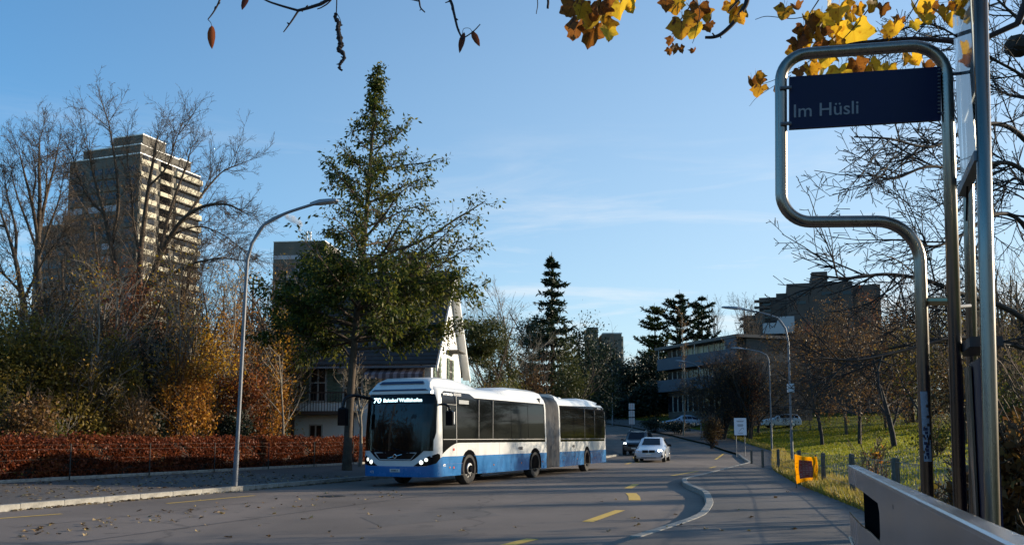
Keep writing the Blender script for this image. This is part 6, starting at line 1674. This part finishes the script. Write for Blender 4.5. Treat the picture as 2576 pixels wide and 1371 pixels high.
mgl = bpy.data.materials.new('display_glass'); mgl.use_nodes = True
n, l = mgl.node_tree.nodes, mgl.node_tree.links
n.remove(n['Principled BSDF'])
tr = n.new('ShaderNodeBsdfTransparent'); tr.inputs[0].default_value = (.80, .84, .86, 1)
gl = n.new('ShaderNodeBsdfGlossy'); gl.inputs['Roughness'].default_value = .03
mx = n.new('ShaderNodeMixShader'); fr2 = n.new('ShaderNodeFresnel'); fr2.inputs[0].default_value = 1.45
l.new(fr2.outputs[0], mx.inputs[0]); l.new(tr.outputs[0], mx.inputs[1]); l.new(gl.outputs[0], mx.inputs[2]); l.new(mx.outputs[0], n['Material Output'].inputs[0])
zlo, zhi = at(2428, 474, YF).z, 3.9
def ip(f, z):      # a point of the plane between the two poles
    a, c = at(2427, 600, YF), at(2476, 600, YN); return Vector((a.x + (c.x - a.x) * f, a.y + (c.y - a.y) * f, z))
panel4([ip(.02, zlo), ip(.97, zlo), ip(.97, zhi), ip(.02, zhi)], .010, 'display_glass', mgl, info)
panel4([ip(.0, zlo - .05), ip(1.0, zlo - .05), ip(1.0, zlo), ip(.0, zlo)], .05, 'glass_rail', M_GALV, info)
panel4([ip(.25, 3.2), ip(.95, 3.2), ip(.95, 3.7), ip(.25, 3.7)], .004, 'map_sheet', mat('map_paper', (.55, .57, .58), .6, var=.3, scale=9), info)
b = MB(); b.tube(rel([ip(.15, 2.66), ip(.8, 3.35)]), .006, 5); b.build('tension_wire', M_DARK, info)
panel4([ip(-.02, .70), ip(1.0, .70), ip(1.0, 1.86), ip(-.02, 1.86)], .03, 'timetable_board', M_NAVY, info)
panel4([ip(-.06, .70) + Vector((-.03, 0, 0)), ip(.22, .70) + Vector((-.03, 0, 0)), ip(.22, 1.84) + Vector((-.03, 0, 0)), ip(-.06, 1.84) + Vector((-.03, 0, 0))], .012, 'board_frame', M_STEEL, info)
sh0 = ip(.42, 1.93)
dshelf = (ip(1, 1) - ip(0, 1)).normalized(); ang_ = math.atan2(dshelf.y, dshelf.x)
b = MB(); b.box(tuple(Vector((sh0.x, sh0.y, sh0.z)) - O), (.62, .15, .05), ang_, .0); b.build('board_hood', mat('hood_dark', (.012, .014, .02), .5), info)
for py in (187, 772):
    p, q = at(2398, py, YR), at(2440, py - 3, YF - .1); b = MB(); b.tube(rel([p, q]), .010, 8); b.build('tie_bar', M_GALV, info)
b = MB()
for k in range(4):
    p = ip(-.04, 2.05 + k * .1) - O; b.lathe([(.001, .0), (.006, .0), (.006, -.01)], (p.x - .035, p.y - .01, p.z), (-1, -.3, 0), 8)
b.build('bolt', M_IRON, info)

# brushed steel barrier in the foreground
bar_a, bar_b = Vector((1.848, 5.0)), Vector((.60, .90))
bd = (bar_b - bar_a).normalized(); bn = Vector((bd.y, -bd.x)) 
if bn.x > 0: bn = -bn
blen = (bar_b - bar_a).length
barr = thing('steel_barrier', 'brushed steel barrier with an open slot at its far end, in the foreground', 'barrier', (bar_a.x, bar_a.y, .12), math.atan2(bd.y, bd.x))
ZTOP = EYE - .148 - .12
# local x along the barrier, local y sideways, z up
lay = 1 if (Matrix.Rotation(math.atan2(bd.y, bd.x), 2) @ Vector((0, 1))).dot(bn) > 0 else -1
def rr_poly(p, r_=.03, n_=4):
    o = []
    for i in range(len(p)):
        a, b_, c = Vector(p[i - 1]), Vector(p[i]), Vector(p[(i + 1) % len(p)])
        d1, d2 = (a - b_).normalized(), (c - b_).normalized()
        r2 = min(r_, (a - b_).length * .4, (c - b_).length * .4)
        for k in range(n_ + 1):
            t = k / n_; o.append((b_ + d1 * r2) * (1 - t) ** 2 + b_ * 2 * t * (1 - t) + (b_ + d2 * r2) * t * t)
    return [tuple(q) for q in o]
NS, NZ0, NZ1 = 1.82, ZTOP - .085, ZTOP - .225
outline = [(0, ZTOP - .012), (blen, ZTOP - .012), (blen, 0), (0, 0), (0, NZ1 - .03)] + [(.35, NZ1 - .028), (.9, NZ1 - .02), (1.4, NZ1), (NS - .04, NZ1 + .005), (NS, NZ1 + .03), (NS, NZ0 - .03), (NS - .05, NZ0), (.5, NZ0 + .0), (0, NZ0 - .012)]
def bar_plate(poly, y0, y1, name, m):
    bm = bmesh.new()
    f_ = bm.faces.new([bm.verts.new((p[0], y0, p[1])) for p in poly])
    r_ = bmesh.ops.extrude_face_region(bm, geom=[f_]); 
    for v in r_['geom']:
        if isinstance(v, bmesh.types.BMVert): v.co.y = y1
    bmesh.ops.triangulate(bm, faces=[q for q in bm.faces if len(q.verts) > 4])
    bmesh.ops.recalc_face_normals(bm, faces=bm.faces)
    me = bpy.data.meshes.new(name); bm.to_mesh(me); bm.free(); me.materials.append(m)
    return link(name, me, barr)
bar_plate(outline, lay * .025, lay * .019, 'front_panel', M_STEEL2)
bar_plate([(NS * .30, 0), (NS * .30, ZTOP - .02), (blen, ZTOP - .02), (blen, 0)], -lay * .019, -lay * .025, 'back_panel', M_STEEL2)
b = MB(); b.box((NS * .66, -lay * .012, (NZ0 + NZ1) / 2), (NS * .68, .006, .30)); b.build('slot_shade', M_DARK, barr)  # dark plate puts the shade inside the slot into colour
b = MB(); secs = []
for x_ in (0, .004, blen):
    w_ = .025
    secs.append([(x_, lay * w_, ZTOP - .014), (x_, lay * (w_ - .001), ZTOP - .004), (x_, lay * (w_ - .006), ZTOP + .000), (x_, -lay * (w_ - .006), ZTOP), (x_, -lay * w_, ZTOP - .006), (x_, -lay * w_, ZTOP - .014)])
b.loft(secs); b.build('top_rail', M_STEEL2, barr, 30)
b = MB(); b.box((-.004, 0, ZTOP - .05), (.006, .05, .075)); b.build('end_cap', M_STEEL2, barr)
b = MB(); b.tube([(0, lay * .024, NZ1 - .03), (.35, lay * .024, NZ1 - .028), (.9, lay * .024, NZ1 - .02), (1.4, lay * .024, NZ1), (NS - .03, lay * .024, NZ1 + .006)], .004, 6); b.build('slot_lip', M_CHROME, barr)
b = MB(); b.tube([(-.002, lay * .03, NZ1 - .16), (.4, lay * .034, NZ1 - .17), (1.0, lay * .03, NZ1 - .22)], .006, 6); b.build('lower_lip', M_STEEL, barr)
for x_ in (2.3, 3.4):
    b = MB(); b.lathe([(.001, .0), (.008, .0), (.008, -.004)], (x_, lay * .0255, ZTOP - .06), (0, lay, 0), 8); b.build('rivet', M_IRON, barr)

# ------------------------------------------------------------------ overhanging branches and their leaves
MAPLE = leafmat('maple_leaf', [(.09, .035, .010), (.22, .085, .014), (.48, .24, .016), (.60, .36, .022), (.66, .44, .03)], .60, .5, .3)
def blotch(m):
    n, l = m.node_tree.nodes, m.node_tree.links
    a = next(x for x in n if x.type == 'ATTRIBUTE'); r_ = next(x for x in n if x.type == 'VALTORGB')
    tcn = n.new('ShaderNodeTexCoord'); t = n.new('ShaderNodeTexNoise'); t.inputs['Scale'].default_value = 3.2; t.inputs['Detail'].default_value = 5
    mr_ = n.new('ShaderNodeMapRange'); mr_.inputs['From Min'].default_value = .56; mr_.inputs['From Max'].default_value = .68; mr_.inputs['To Min'].default_value = 0; mr_.inputs['To Max'].default_value = -.5
    sx = n.new('ShaderNodeSeparateXYZ'); ab = n.new('ShaderNodeMath'); ab.operation = 'ABSOLUTE'; vn_ = n.new('ShaderNodeMapRange')
    vn_.inputs['From Min'].default_value = 0; vn_.inputs['From Max'].default_value = .035; vn_.inputs['To Min'].default_value = -.22; vn_.inputs['To Max'].default_value = 0
    ad = n.new('ShaderNodeMath'); ad2 = n.new('ShaderNodeMath')
    l.new(tcn.outputs['Object'], t.inputs['Vector']); l.new(t.outputs['Fac'], mr_.inputs['Value']); l.new(tcn.outputs['Object'], sx.inputs[0]); l.new(sx.outputs['X'], ab.inputs[0]); l.new(ab.outputs[0], vn_.inputs['Value'])
    l.new(a.outputs['Fac'], ad.inputs[0]); l.new(mr_.outputs[0], ad.inputs[1]); l.new(ad.outputs[0], ad2.inputs[0]); l.new(vn_.outputs[0], ad2.inputs[1]); l.new(ad2.outputs[0], r_.inputs['Fac'])
blotch(MAPLE)
CHERRY = leafmat('cherry_leaf', [(.05, .018, .012), (.12, .035, .014), (.26, .07, .018)], .5, .5, .3)
def maple_variants(n_, seed, rnd):
    rng = random.Random(seed); o = []
    lobes = [(0, .50), (22, .36), (40, .52), (52, .72), (62, .46), (78, .62), (90 - 4, 1.0), (90 + 4, 1.0)]
    half = [(-90, .16), (-66, .52), (-50, .68), (-36, .76), (-25, .66), (-10, .74), (4, .92), (14, 1.0), (26, .80), (39, .70), (50, .80), (62, .90), (75, .93), (90, 1.08)]
    for v in range(n_):
        pts = []
        for a, r_ in half: pts.append((R(a), r_ * rng.uniform(.92, 1.08)))
        for a, r_ in half[-2:0:-1]: pts.append((R(180 - a), r_ * rng.uniform(.92, 1.08)))
        curl, fold, tw = rng.uniform(-.9, 1.4), rng.uniform(.1, 1.3), rng.uniform(-1.1, 1.1)
        V = [(0, 0, 0)]
        def bend(x, y):
            z = fold * abs(x) * .55 + curl * (x * x + y * y) * .45 + tw * x * y * .5 + .05 * math.sin(6 * x + v) * math.sin(5 * y)
            return (x * (1 - .12 * fold), y, z)
        ring1 = [bend(r_ * .5 * math.cos(a), r_ * .5 * math.sin(a)) for a, r_ in pts]
        ring2 = [bend(r_ * math.cos(a), r_ * math.sin(a)) for a, r_ in pts]
        k = len(pts); V += ring1 + ring2; Fq = []
        for i in range(k):
            j = (i + 1) % k
            Fq += [(0, 1 + i, 1 + j), (1 + i, 1 + k + i, 1 + k + j), (1 + i, 1 + k + j, 1 + j)]
        n0 = len(V); V += [(-.012, -.06, 0), (.012, -.06, 0), (.018, -.75, .12), (-.002, -.75, .12)]; Fq += [(n0, n0 + 1, n0 + 2), (n0, n0 + 2, n0 + 3)]
        me = bpy.data.meshes.new('leaf'); me.from_pydata(V, [], Fq)
        a_ = me.attributes.new('rnd', 'FLOAT', 'FACE'); rv = rnd + np.random.default_rng(v).uniform(-.06, .06, len(Fq)); a_.data.foreach_set('value', np.clip(rv, 0, 1).astype(np.float32))
        me.shade_smooth(); me.materials.append(MAPLE); o.append(me)
    return o
MV = {k: maple_variants(4, 10 * i + 3, r_) for i, (k, r_) in enumerate((('b', .22), ('o', .50), ('y', .76), ('Y', .97)))}
def twig(pts, r, name, m, parent, O, Y):
    P = []
    for q in pts: P.append(at(q[0], q[1], q[2] if len(q) > 2 else Y) - O)
    P = spline(P, 5) if len(P) > 2 else P
    b = MB(); n_ = len(P); b.tube(P, [r[0] + (r[1] - r[0]) * i / (n_ - 1) for i in range(n_)], 7); return b.build(name, m, parent, 60)
def hang_leaf(parent, O, px, py, size, kind, Y, rng, mesh=None, rx=None):
    p = at(px, py, Y) - O
    o = bpy.data.objects.new('leaf', mesh or rng.choice(MV[kind])); COL.objects.link(o); o.parent = parent
    s_ = size / 2 * Y / F
    o.scale = (s_, s_, s_)
    tip = Vector((rng.uniform(-.5, .5), rng.uniform(-.35, .35), -1)).normalized()        # leaf tips hang down
    nrm = Vector((rng.uniform(-.75, .75), -1, rng.uniform(-.4, .6))); nrm = (nrm - tip * nrm.dot(tip)).normalized()
    xax = tip.cross(nrm)
    M_ = Matrix((xax, tip, nrm)).transposed()
    o.rotation_euler = M_.to_euler(); o.location = p
    return o
rng = random.Random(4)
TB = mat('twig_bark', (.028, .02, .022), .85, var=.3, scale=30)
# cherry branch, upper picture
Yk = 3.6
ch = thing('cherry_branch', 'nearly bare dark twigs with four brown leaves, hanging into the sky above the bus', 'branch', tuple(at(830, -160, Yk)))
O = ch.location
for pts, r_ in (([(600, -190), (570, -60), (553, 0), (538, 30), (523, 50)], (.006, .0022)), ([(523, 50), (530, 58), (533, 66)], (.0016, .001)),
                ([(1010, -170), (900, -60), (822, 2), (792, 16), (752, 27), (745, 26), (700, 13), (666, 0), (620, -30)], (.009, .003)), ([(752, 26), (735, 52), (722, 70), (713, 82)], (.0045, .002)),
                ([(1010, -170), (870, -50), (832, 2), (812, 18), (798, 24)], (.004, .0022)), ([(1010, -170), (900, -80), (845, -40), (847, 0), (846, 34)], (.004, .0022)), ([(846, 34), (852, 42), (857, 54), (859, 66)], (.0016, .001)),
                ([(1010, -170), (1040, -70), (1054, 0), (1058, 20), (1069, 32)], (.005, .0026)), ([(1054, 4), (1036, 0), (1010, -6)], (.003, .002)), ([(1060, 22), (1056, 28)], (.002, .0015)),
                ([(1010, -170), (1090, -80), (1132, 0), (1141, 30), (1150, 68), (1158, 88), (1168, 106)], (.008, .003)), ([(1160, 100), (1180, 88), (1195, 76), (1208, 62)], (.0028, .002)), ([(1163, 92), (1166, 74), (1180, 72), (1188, 80)], (.0012, .001)), ([(1132, 4), (1120, 8)], (.003, .002)),
                ([(1300, -190), (1335, -90), (1352, 0), (1349, 36)], (.003, .0016)), ([(1300, -190), (1340, -90), (1376, -10), (1378, 22)], (.006, .005)), ([(600, -190), (618, -60), (622, -10)], (.004, .002)), ([(600, -190), (800, -240), (1010, -170), (1300, -190)], (.011, .013)),
                ([(1300, -190, 3.6), (1700, -330, 3.9), (2300, -520, 4.6), (2760, -700, 5.2)], (.014, .05))):
    twig(pts, r_, 'twig', TB, ch, O, Yk)
for (px, py) in ((541, 24), (548, 12), (790, 18), (770, 20), (806, 8), (728, 62), (1146, 48), (1153, 74), (1137, 20), (760, 30), (742, 24)):     # buds
    p = at(px, py, Yk) - O; b = MB(); a = rng.uniform(0, 6.28); b.tube([p, p + Vector((math.cos(a) * .008, 0, math.sin(a) * .008)), p + Vector((math.cos(a) * .013, 0, math.sin(a) * .013))], [.004, .0035, .001], 5); b.build('bud', TB, ch)
def oval_leaf(L_, W_, rnd, curl, seed):
    r_ = random.Random(seed); n_ = 9; V, Fq = [], []
    for i in range(n_ + 1):
        t = i / n_; w = W_ * math.sin(math.pi * min(1, t ** .85)) ** .8 * r_.uniform(.93, 1.07) + .0004
        for s_ in (-1, -.5, 0, .5, 1): V.append((s_ * w, t * L_, abs(s_) * w * .45 + curl * t * t * L_))
    for i in range(n_):
        for k in range(4): Fq.append((i * 5 + k, i * 5 + k + 1, i * 5 + k + 6, i * 5 + k + 5))
    me = bpy.data.meshes.new('leaf'); me.from_pydata(V, [], Fq); a_ = me.attributes.new('rnd', 'FLOAT', 'FACE'); a_.data.foreach_set('value', np.full(len(Fq), rnd, np.float32)); me.shade_smooth(); me.materials.append(CHERRY)
    return me
for (ax_, ay_, bx2, by2, w_, rnd) in ((533, 65, 535, 126, 11, .9), (626, -12, 610, 28, 9, .1), (1168, 82, 1157, 136, 8, .45), (1187, 79, 1207, 119, 8, .6)):
    a, c = at(ax_, ay_, Yk) - O, at(bx2, by2, Yk) - O
    me = oval_leaf((c - a).length, w_ * Yk / F, rnd, .06, int(ax_)); o = link('leaf', me, ch); d = (c - a).normalized()
    nrm = Vector((rng.uniform(-.3, .5), -1, .1)); nrm = (nrm - d * nrm.dot(d)).normalized(); o.rotation_euler = Matrix((d.cross(nrm), d, nrm)).transposed().to_euler(); o.location = a
# dried bunch hanging from it
db = thing('dried_seed_bunch', 'black withered clump dangling on a thread from the cherry twigs', 'seed bunch', tuple(at(846, 34, Yk)))
O = db.location
b = MB(); r2 = random.Random(8)
core = [at(*q, Yk) - O for q in ((846, 34), (843, 46), (852, 58), (850, 72), (853, 86), (855, 100), (857, 115), (852, 126), (862, 134), (866, 146), (858, 158), (854, 168), (858, 178))]
P = spline(core, 4); n_ = len(P)
b.tube(P, [max(.0025, .0135 * (1 - abs(i / n_ - .38) * 1.2) * r2.uniform(.65, 1.2)) for i in range(n_)], 7); b.build('withered_stem', TB, db)
for i in range(26):
    p = P[r2.randrange(3, n_)]; a = r2.uniform(0, 6.28); L_ = r2.uniform(.008, .024); d = Vector((math.cos(a), r2.uniform(-.5, .5), math.sin(a) * .7 - .3)).normalized(); w = Vector((-d.z, r2.uniform(-.4, .4), d.x)) * .005
    b = MB(); b.add([p - w, p + d * L_ * .6 - w * .6 + Vector((0, .003, 0)), p + d * L_, p + d * L_ * .6 + w, p + w], [(0, 1, 2), (0, 2, 3), (0, 3, 4)]); b.build('shrivelled_leaf', TB, db)

# maple boughs
def maple(name, label, twigs, leaves, Y, anchor):
    root = thing(name, label, 'branch', tuple(at(anchor[0], anchor[1], Y)), 0, None)
    O = root.location
    for pts, r_ in twigs: twig(pts, r_, 'twig', TB, root, O, Y)
    for px, py, s_, k in leaves: hang_leaf(root, O, px, py, s_ * 1.42, k, Y + rng.uniform(-.22, .22), rng)
    return root
maple('maple_bough', 'cluster of brown and golden maple leaves hanging beside the bare twigs', [([(1480, -160), (1500, -60), (1505, 0), (1502, 40)], (.007, .003)), ([(1640, -150), (1590, -50), (1560, 10), (1545, 18), (1530, 25)], (.005, .002)), ([(1500, -40), (1470, -10), (1445, 0)], (.003, .002)), ([(1480, -160, 4.4), (1700, -300, 4.6), (2300, -500, 4.8), (2760, -700, 5.2)], (.012, .05))],
      [(1428, 22, 40, 'b'), (1442, 8, 55, 'b'), (1462, 18, 50, 'o'), (1472, 45, 60, 'b'), (1485, 20, 62, 'b'), (1510, 12, 50, 'b'), (1452, 62, 62, 'b'), (1480, 40, 52, 'y'), (1500, 62, 66, 'y'), (1492, 78, 62, 'b'), (1521, 66, 56, 'o'), (1530, 80, 42, 'Y'), (1522, 40, 40, 'o'), (1560, 14, 62, 'Y'), (1578, 14, 42, 'y'), (1550, 5, 40, 'b'), (1532, 6, 30, 'b')], 4.5, (1480, -160))
maple('maple_bough', 'thin bough of orange brown maple leaves with small shrivelled ones below', [([(1800, -160), (1770, -60), (1745, 0), (1720, 40), (1702, 62), (1690, 88)], (.006, .0022)), ([(1745, 0), (1760, 30), (1750, 85), (1742, 110)], (.003, .0015)), ([(1712, 72), (1700, 95), (1690, 110)], (.002, .001)), ([(1766, -60), (1780, 10), (1790, 40), (1782, 60)], (.002, .001)), ([(1800, -160, 4.9), (2200, -400, 4.9), (2760, -700, 5.2)], (.012, .05))],
      [(1688, 6, 48, 'y'), (1675, 4, 36, 'b'), (1700, 18, 36, 'o'), (1715, 60, 62, 'o'), (1722, 45, 48, 'o'), (1748, 76, 50, 'Y'), (1758, 20, 50, 'b'), (1745, 40, 46, 'b'), (1770, 35, 42, 'o'), (1735, 18, 36, 'b'), (1698, 118, 26, 'b'), (1688, 100, 24, 'b'), (1684, 126, 20, 'b'), (1778, 66, 24, 'b'), (1786, 60, 22, 'b'), (1745, 128, 18, 'b'), (1712, 122, 20, 'b')], 5.0, (1800, -160))
maple('maple_bough', 'thick dark curved bough end with one torn orange leaf', [([(1890, -170), (1884, -60), (1880, 0), (1866, 30), (1842, 62), (1815, 86), (1795, 94), (1774, 95)], (.017, .008)), ([(1866, -10), (1850, 10), (1832, 30)], (.007, .004)), ([(1798, 92), (1792, 84)], (.005, .004)), ([(1810, 88), (1814, 97)], (.004, .003)), ([(1890, -170, 4.8), (2300, -420, 4.9), (2760, -700, 5.2)], (.02, .05))],
      [(1852, 24, 52, 'o'), (1838, 12, 42, 'o'), (1862, 45, 30, 'o')], 4.8, (1890, -170))
LV = [(1975, 24, 46, 'o'), (2002, 18, 30, 'b'), (2022, 72, 48, 'b'), (2035, 58, 46, 'b'), (2050, 40, 40, 'y'), (2066, 46, 62, 'Y'), (2088, 20, 48, 'y'), (2098, 62, 48, 'b'), (2110, 24, 52, 'y'), (2126, 10, 40, 'o'), (2147, 76, 84, 'Y'), (2118, 74, 50, 'y'), (2082, 84, 48, 'y'), (2006, 108, 46, 'b'), (2000, 128, 44, 'o'), (2018, 100, 40, 'o'), (2042, 130, 48, 'o'), (2032, 112, 40, 'y'), (2066, 112, 36, 'b'), (2102, 112, 50, 'o'), (2126, 118, 40, 'b'), (2088, 140, 40, 'o'),
      (2060, 164, 46, 'y'), (2036, 172, 46, 'o'), (2010, 178, 30, 'b'), (2112, 180, 62, 'Y'), (2082, 150, 36, 'Y'), (2154, 158, 48, 'b'), (2192, 160, 44, 'y'), (2216, 170, 50, 'Y'), (2178, 172, 36, 'o'), (2236, 170, 40, 'y'), (2296, 148, 50, 'y'), (2272, 142, 36, 'o'), (2326, 164, 36, 'b'), (2250, 70, 44, 'y'), (2238, 84, 40, 'o'), (2262, 52, 30, 'b'), (2308, 26, 56, 'y'), (2326, 48, 40, 'y'), (2300, 60, 30, 'Y'), (2362, 32, 46, 'o'), (2344, 14, 36, 'b'), (2378, 48, 40, 'y'), (2400, 46, 26, 'y'), (2404, 12, 40, 'o'), (2420, 16, 46, 'Y'), (2436, 4, 40, 'o'), (1892, 206, 44, 'b'), (1902, 192, 36, 'o'), (1912, 222, 40, 'o'), (1956, 226, 26, 'b'), (2220, 20, 34, 'b'), (2160, 20, 34, 'o'), (2196, 6, 40, 'o'), (2052, 88, 44, 'o'), (2068, 76, 38, 'b'), (2024, 44, 30, 'y'), (2130, 44, 44, 'o')]
maple('maple_bough', 'golden maple foliage hanging over and behind the blue sign frame', [([(2560, 60), (2450, 106), (2380, 104), (2300, 98), (2220, 103), (2160, 108), (2110, 118)], (.020, .006)), ([(2260, -140), (2225, -60), (2200, 0), (2165, 50), (2130, 90), (2100, 118)], (.007, .002)), ([(2120, -150), (2080, -40), (2060, 0), (2035, 40), (2020, 84), (2004, 130)], (.006, .002)), ([(2110, 118), (2060, 140), (2020, 165), (1985, 185), (1940, 205), (1905, 215)], (.004, .0015)), ([(2340, -150), (2330, -30), (2310, 0), (2280, 50), (2240, 90), (2200, 130), (2180, 160)], (.005, .0015)),
       ([(2560, -100), (2440, -30), (2380, 20), (2345, 60)], (.006, .002)), ([(1990, 190), (1950, 215), (1905, 245), (1885, 268)], (.0025, .001)), ([(2100, 118), (2118, 150), (2115, 165)], (.002, .001)), ([(2240, 90), (2290, 110), (2300, 130)], (.003, .001)), ([(1960, -150), (1968, -40), (1974, 10)], (.003, .001)), ([(1900, 50), (1930, 42), (1990, 48), (2030, 42)], (.002, .003)), ([(2560, 60, 5.7), (2660, -200, 5.6), (2760, -500, 5.4)], (.022, .06)), ([(2120, -150, 5.7), (2300, -330, 5.6), (2760, -520, 5.4)], (.008, .05))],
      LV, 5.7, (2260, -150))
# the maple itself stands beside the stop, outside the picture
mt = thing('maple_tree', 'maple trunk standing beside the stop, bearing the overhanging boughs', 'tree', (5.05, 4.9, tz(5.05, 4.9)))
segs, tips = [], []; r3 = random.Random(12)
grow(r3, segs, tips, (0, 0, -.1), (0.02, .0, 1), 7.5, .20, 0, cfg(num=[12, 8, 6, 0], step=[.5, .4, .3, .25], start=[.5, .2, .1, 0], len=[(.35, .55), (.4, .6), (.4, .6)]))
link('trunk', segs_mesh('trunk', segs, BARKD), mt)
tp_ = np.array(tips); k = tp_[:, 2] > 2.5; tp_ = tp_[k]; nr = np.random.default_rng(6); i = nr.integers(0, len(tp_), 900)
link('foliage', leaf_mesh('foliage', tp_[i, :3] + nr.normal(size=(900, 3)) * .15, .14, nr, MAPLE, elong=1.2, droop=.5), mt, 'stuff')

# large bare tree at the right, its limbs reaching across the sky behind the poles
def limb_tree():
    rng = random.Random(33); Y = 13.0
    x = at(2640, 1100, Y).x; z = tz(x, Y)
    root = thing('bare_tree', 'large dark bare tree whose long limbs reach across behind the steel poles', 'tree', (x, Y, z))
    O = root.location
    segs, tips = [], []
    TP = [Vector((0, 0, -.2)), at(2646, 900, Y) - O, at(2650, 600, Y) - O, at(2640, 300, Y) - O, at(2650, 0, Y) - O, at(2660, -400, Y) - O]
    TP = spline(TP, 4); n_ = len(TP)
    tr = [(*TP[i], *TP[i + 1], .20 * (1 - .75 * i / n_), .20 * (1 - .75 * (i + 1) / n_)) for i in range(n_ - 1)]
    link('trunk', segs_mesh('trunk', tr, BARKD), root)
    c = dict(step=[.30, .26, .22], wob=[.10, .14, .16], trop=[.02, .01, .0], taper=[.35, .35, .5], num=[6, 4, 0], start=[.1, .1, 0], ang=[(28, 58), (30, 60)], len=[(.4, .62), (.4, .65)], short=[.4, .4], rad=[.55, .6], rmin=.0045)
    limbs = [([(2645, 430, 13), (2560, 335, 12.6), (2500, 312, 12.3), (2430, 330, 12), (2340, 370, 11.6), (2240, 350, 11.2), (2150, 345, 11)], .055),
             ([(2645, 480, 13), (2560, 420, 12.8), (2510, 410, 12.6), (2420, 425, 12.2), (2330, 420, 11.8), (2250, 450, 11.6), (2190, 440, 11.4)], .05),
             ([(2648, 700, 13), (2570, 560, 12.8), (2500, 540, 12.4), (2420, 590, 12), (2350, 620, 11.7), (2280, 600, 11.5)], .05),
             ([(2646, 860, 13), (2540, 780, 12.7), (2420, 740, 12.2), (2330, 705, 11.9), (2230, 690, 11.5), (2130, 700, 11.2), (2040, 690, 11)], .06),
             ([(2646, 900, 13), (2520, 860, 12.6), (2400, 850, 12.2), (2280, 880, 11.9), (2160, 905, 11.6), (2060, 900, 11.4)], .05),
             ([(2645, 250, 13), (2570, 190, 13), (2500, 150, 12.8), (2420, 100, 12.5), (2330, 60, 12.3), (2230, 90, 12.1)], .045),
             ([(2648, 100, 13), (2580, 60, 13), (2530, 20, 13), (2470, -40, 12.8)], .06),
             ([(2650, 620, 13), (2600, 500, 13.2), (2560, 450, 13.4), (2520, 470, 13.6), (2460, 500, 13.8)], .045),
             ([(2645, 300, 13), (2590, 250, 13.2), (2540, 240, 13.4), (2490, 215, 13.6)], .05)]
    for pts, r0 in limbs:
        P = spline([at(*q) - O for q in pts], 4); n_ = len(P); r0 *= .68
        for i in range(n_ - 1):
            f = i / n_; r_ = r0 * (1 - .88 * f) + .004
            d = (P[i + 1] - P[i]).normalized()
            segs.append((*P[i], *P[i + 1], r_, r0 * (1 - .88 * (i + 1) / n_) + .004))
            if f > .12:
                for _ in range(1 if rng.random() < .8 else 0):
                    nd = rot_about(tuple(d), R(rng.uniform(28, 70)), rng.uniform(0, 6.28)); nd = (nd[0] - .15, nd[1] * .7, nd[2] + .12)
                    grow(rng, segs, tips, tuple(P[i]), nd, rng.uniform(.7, 1.9) * (1 - .35 * f), min(.013, r_ * .5 + .003), 0, c)
    link('branches', segs_mesh('branches', segs, BARKD, 4, .03), root)
    b = MB(); p = at(2562, 118, 12.8) - O; b.lathe([(.001, -.12), (.14, -.09), (.2, 0), (.17, .09), (.001, .13)], p, (.3, .2, 1), 9); b.build('nest', BARKD, root)
limb_tree()
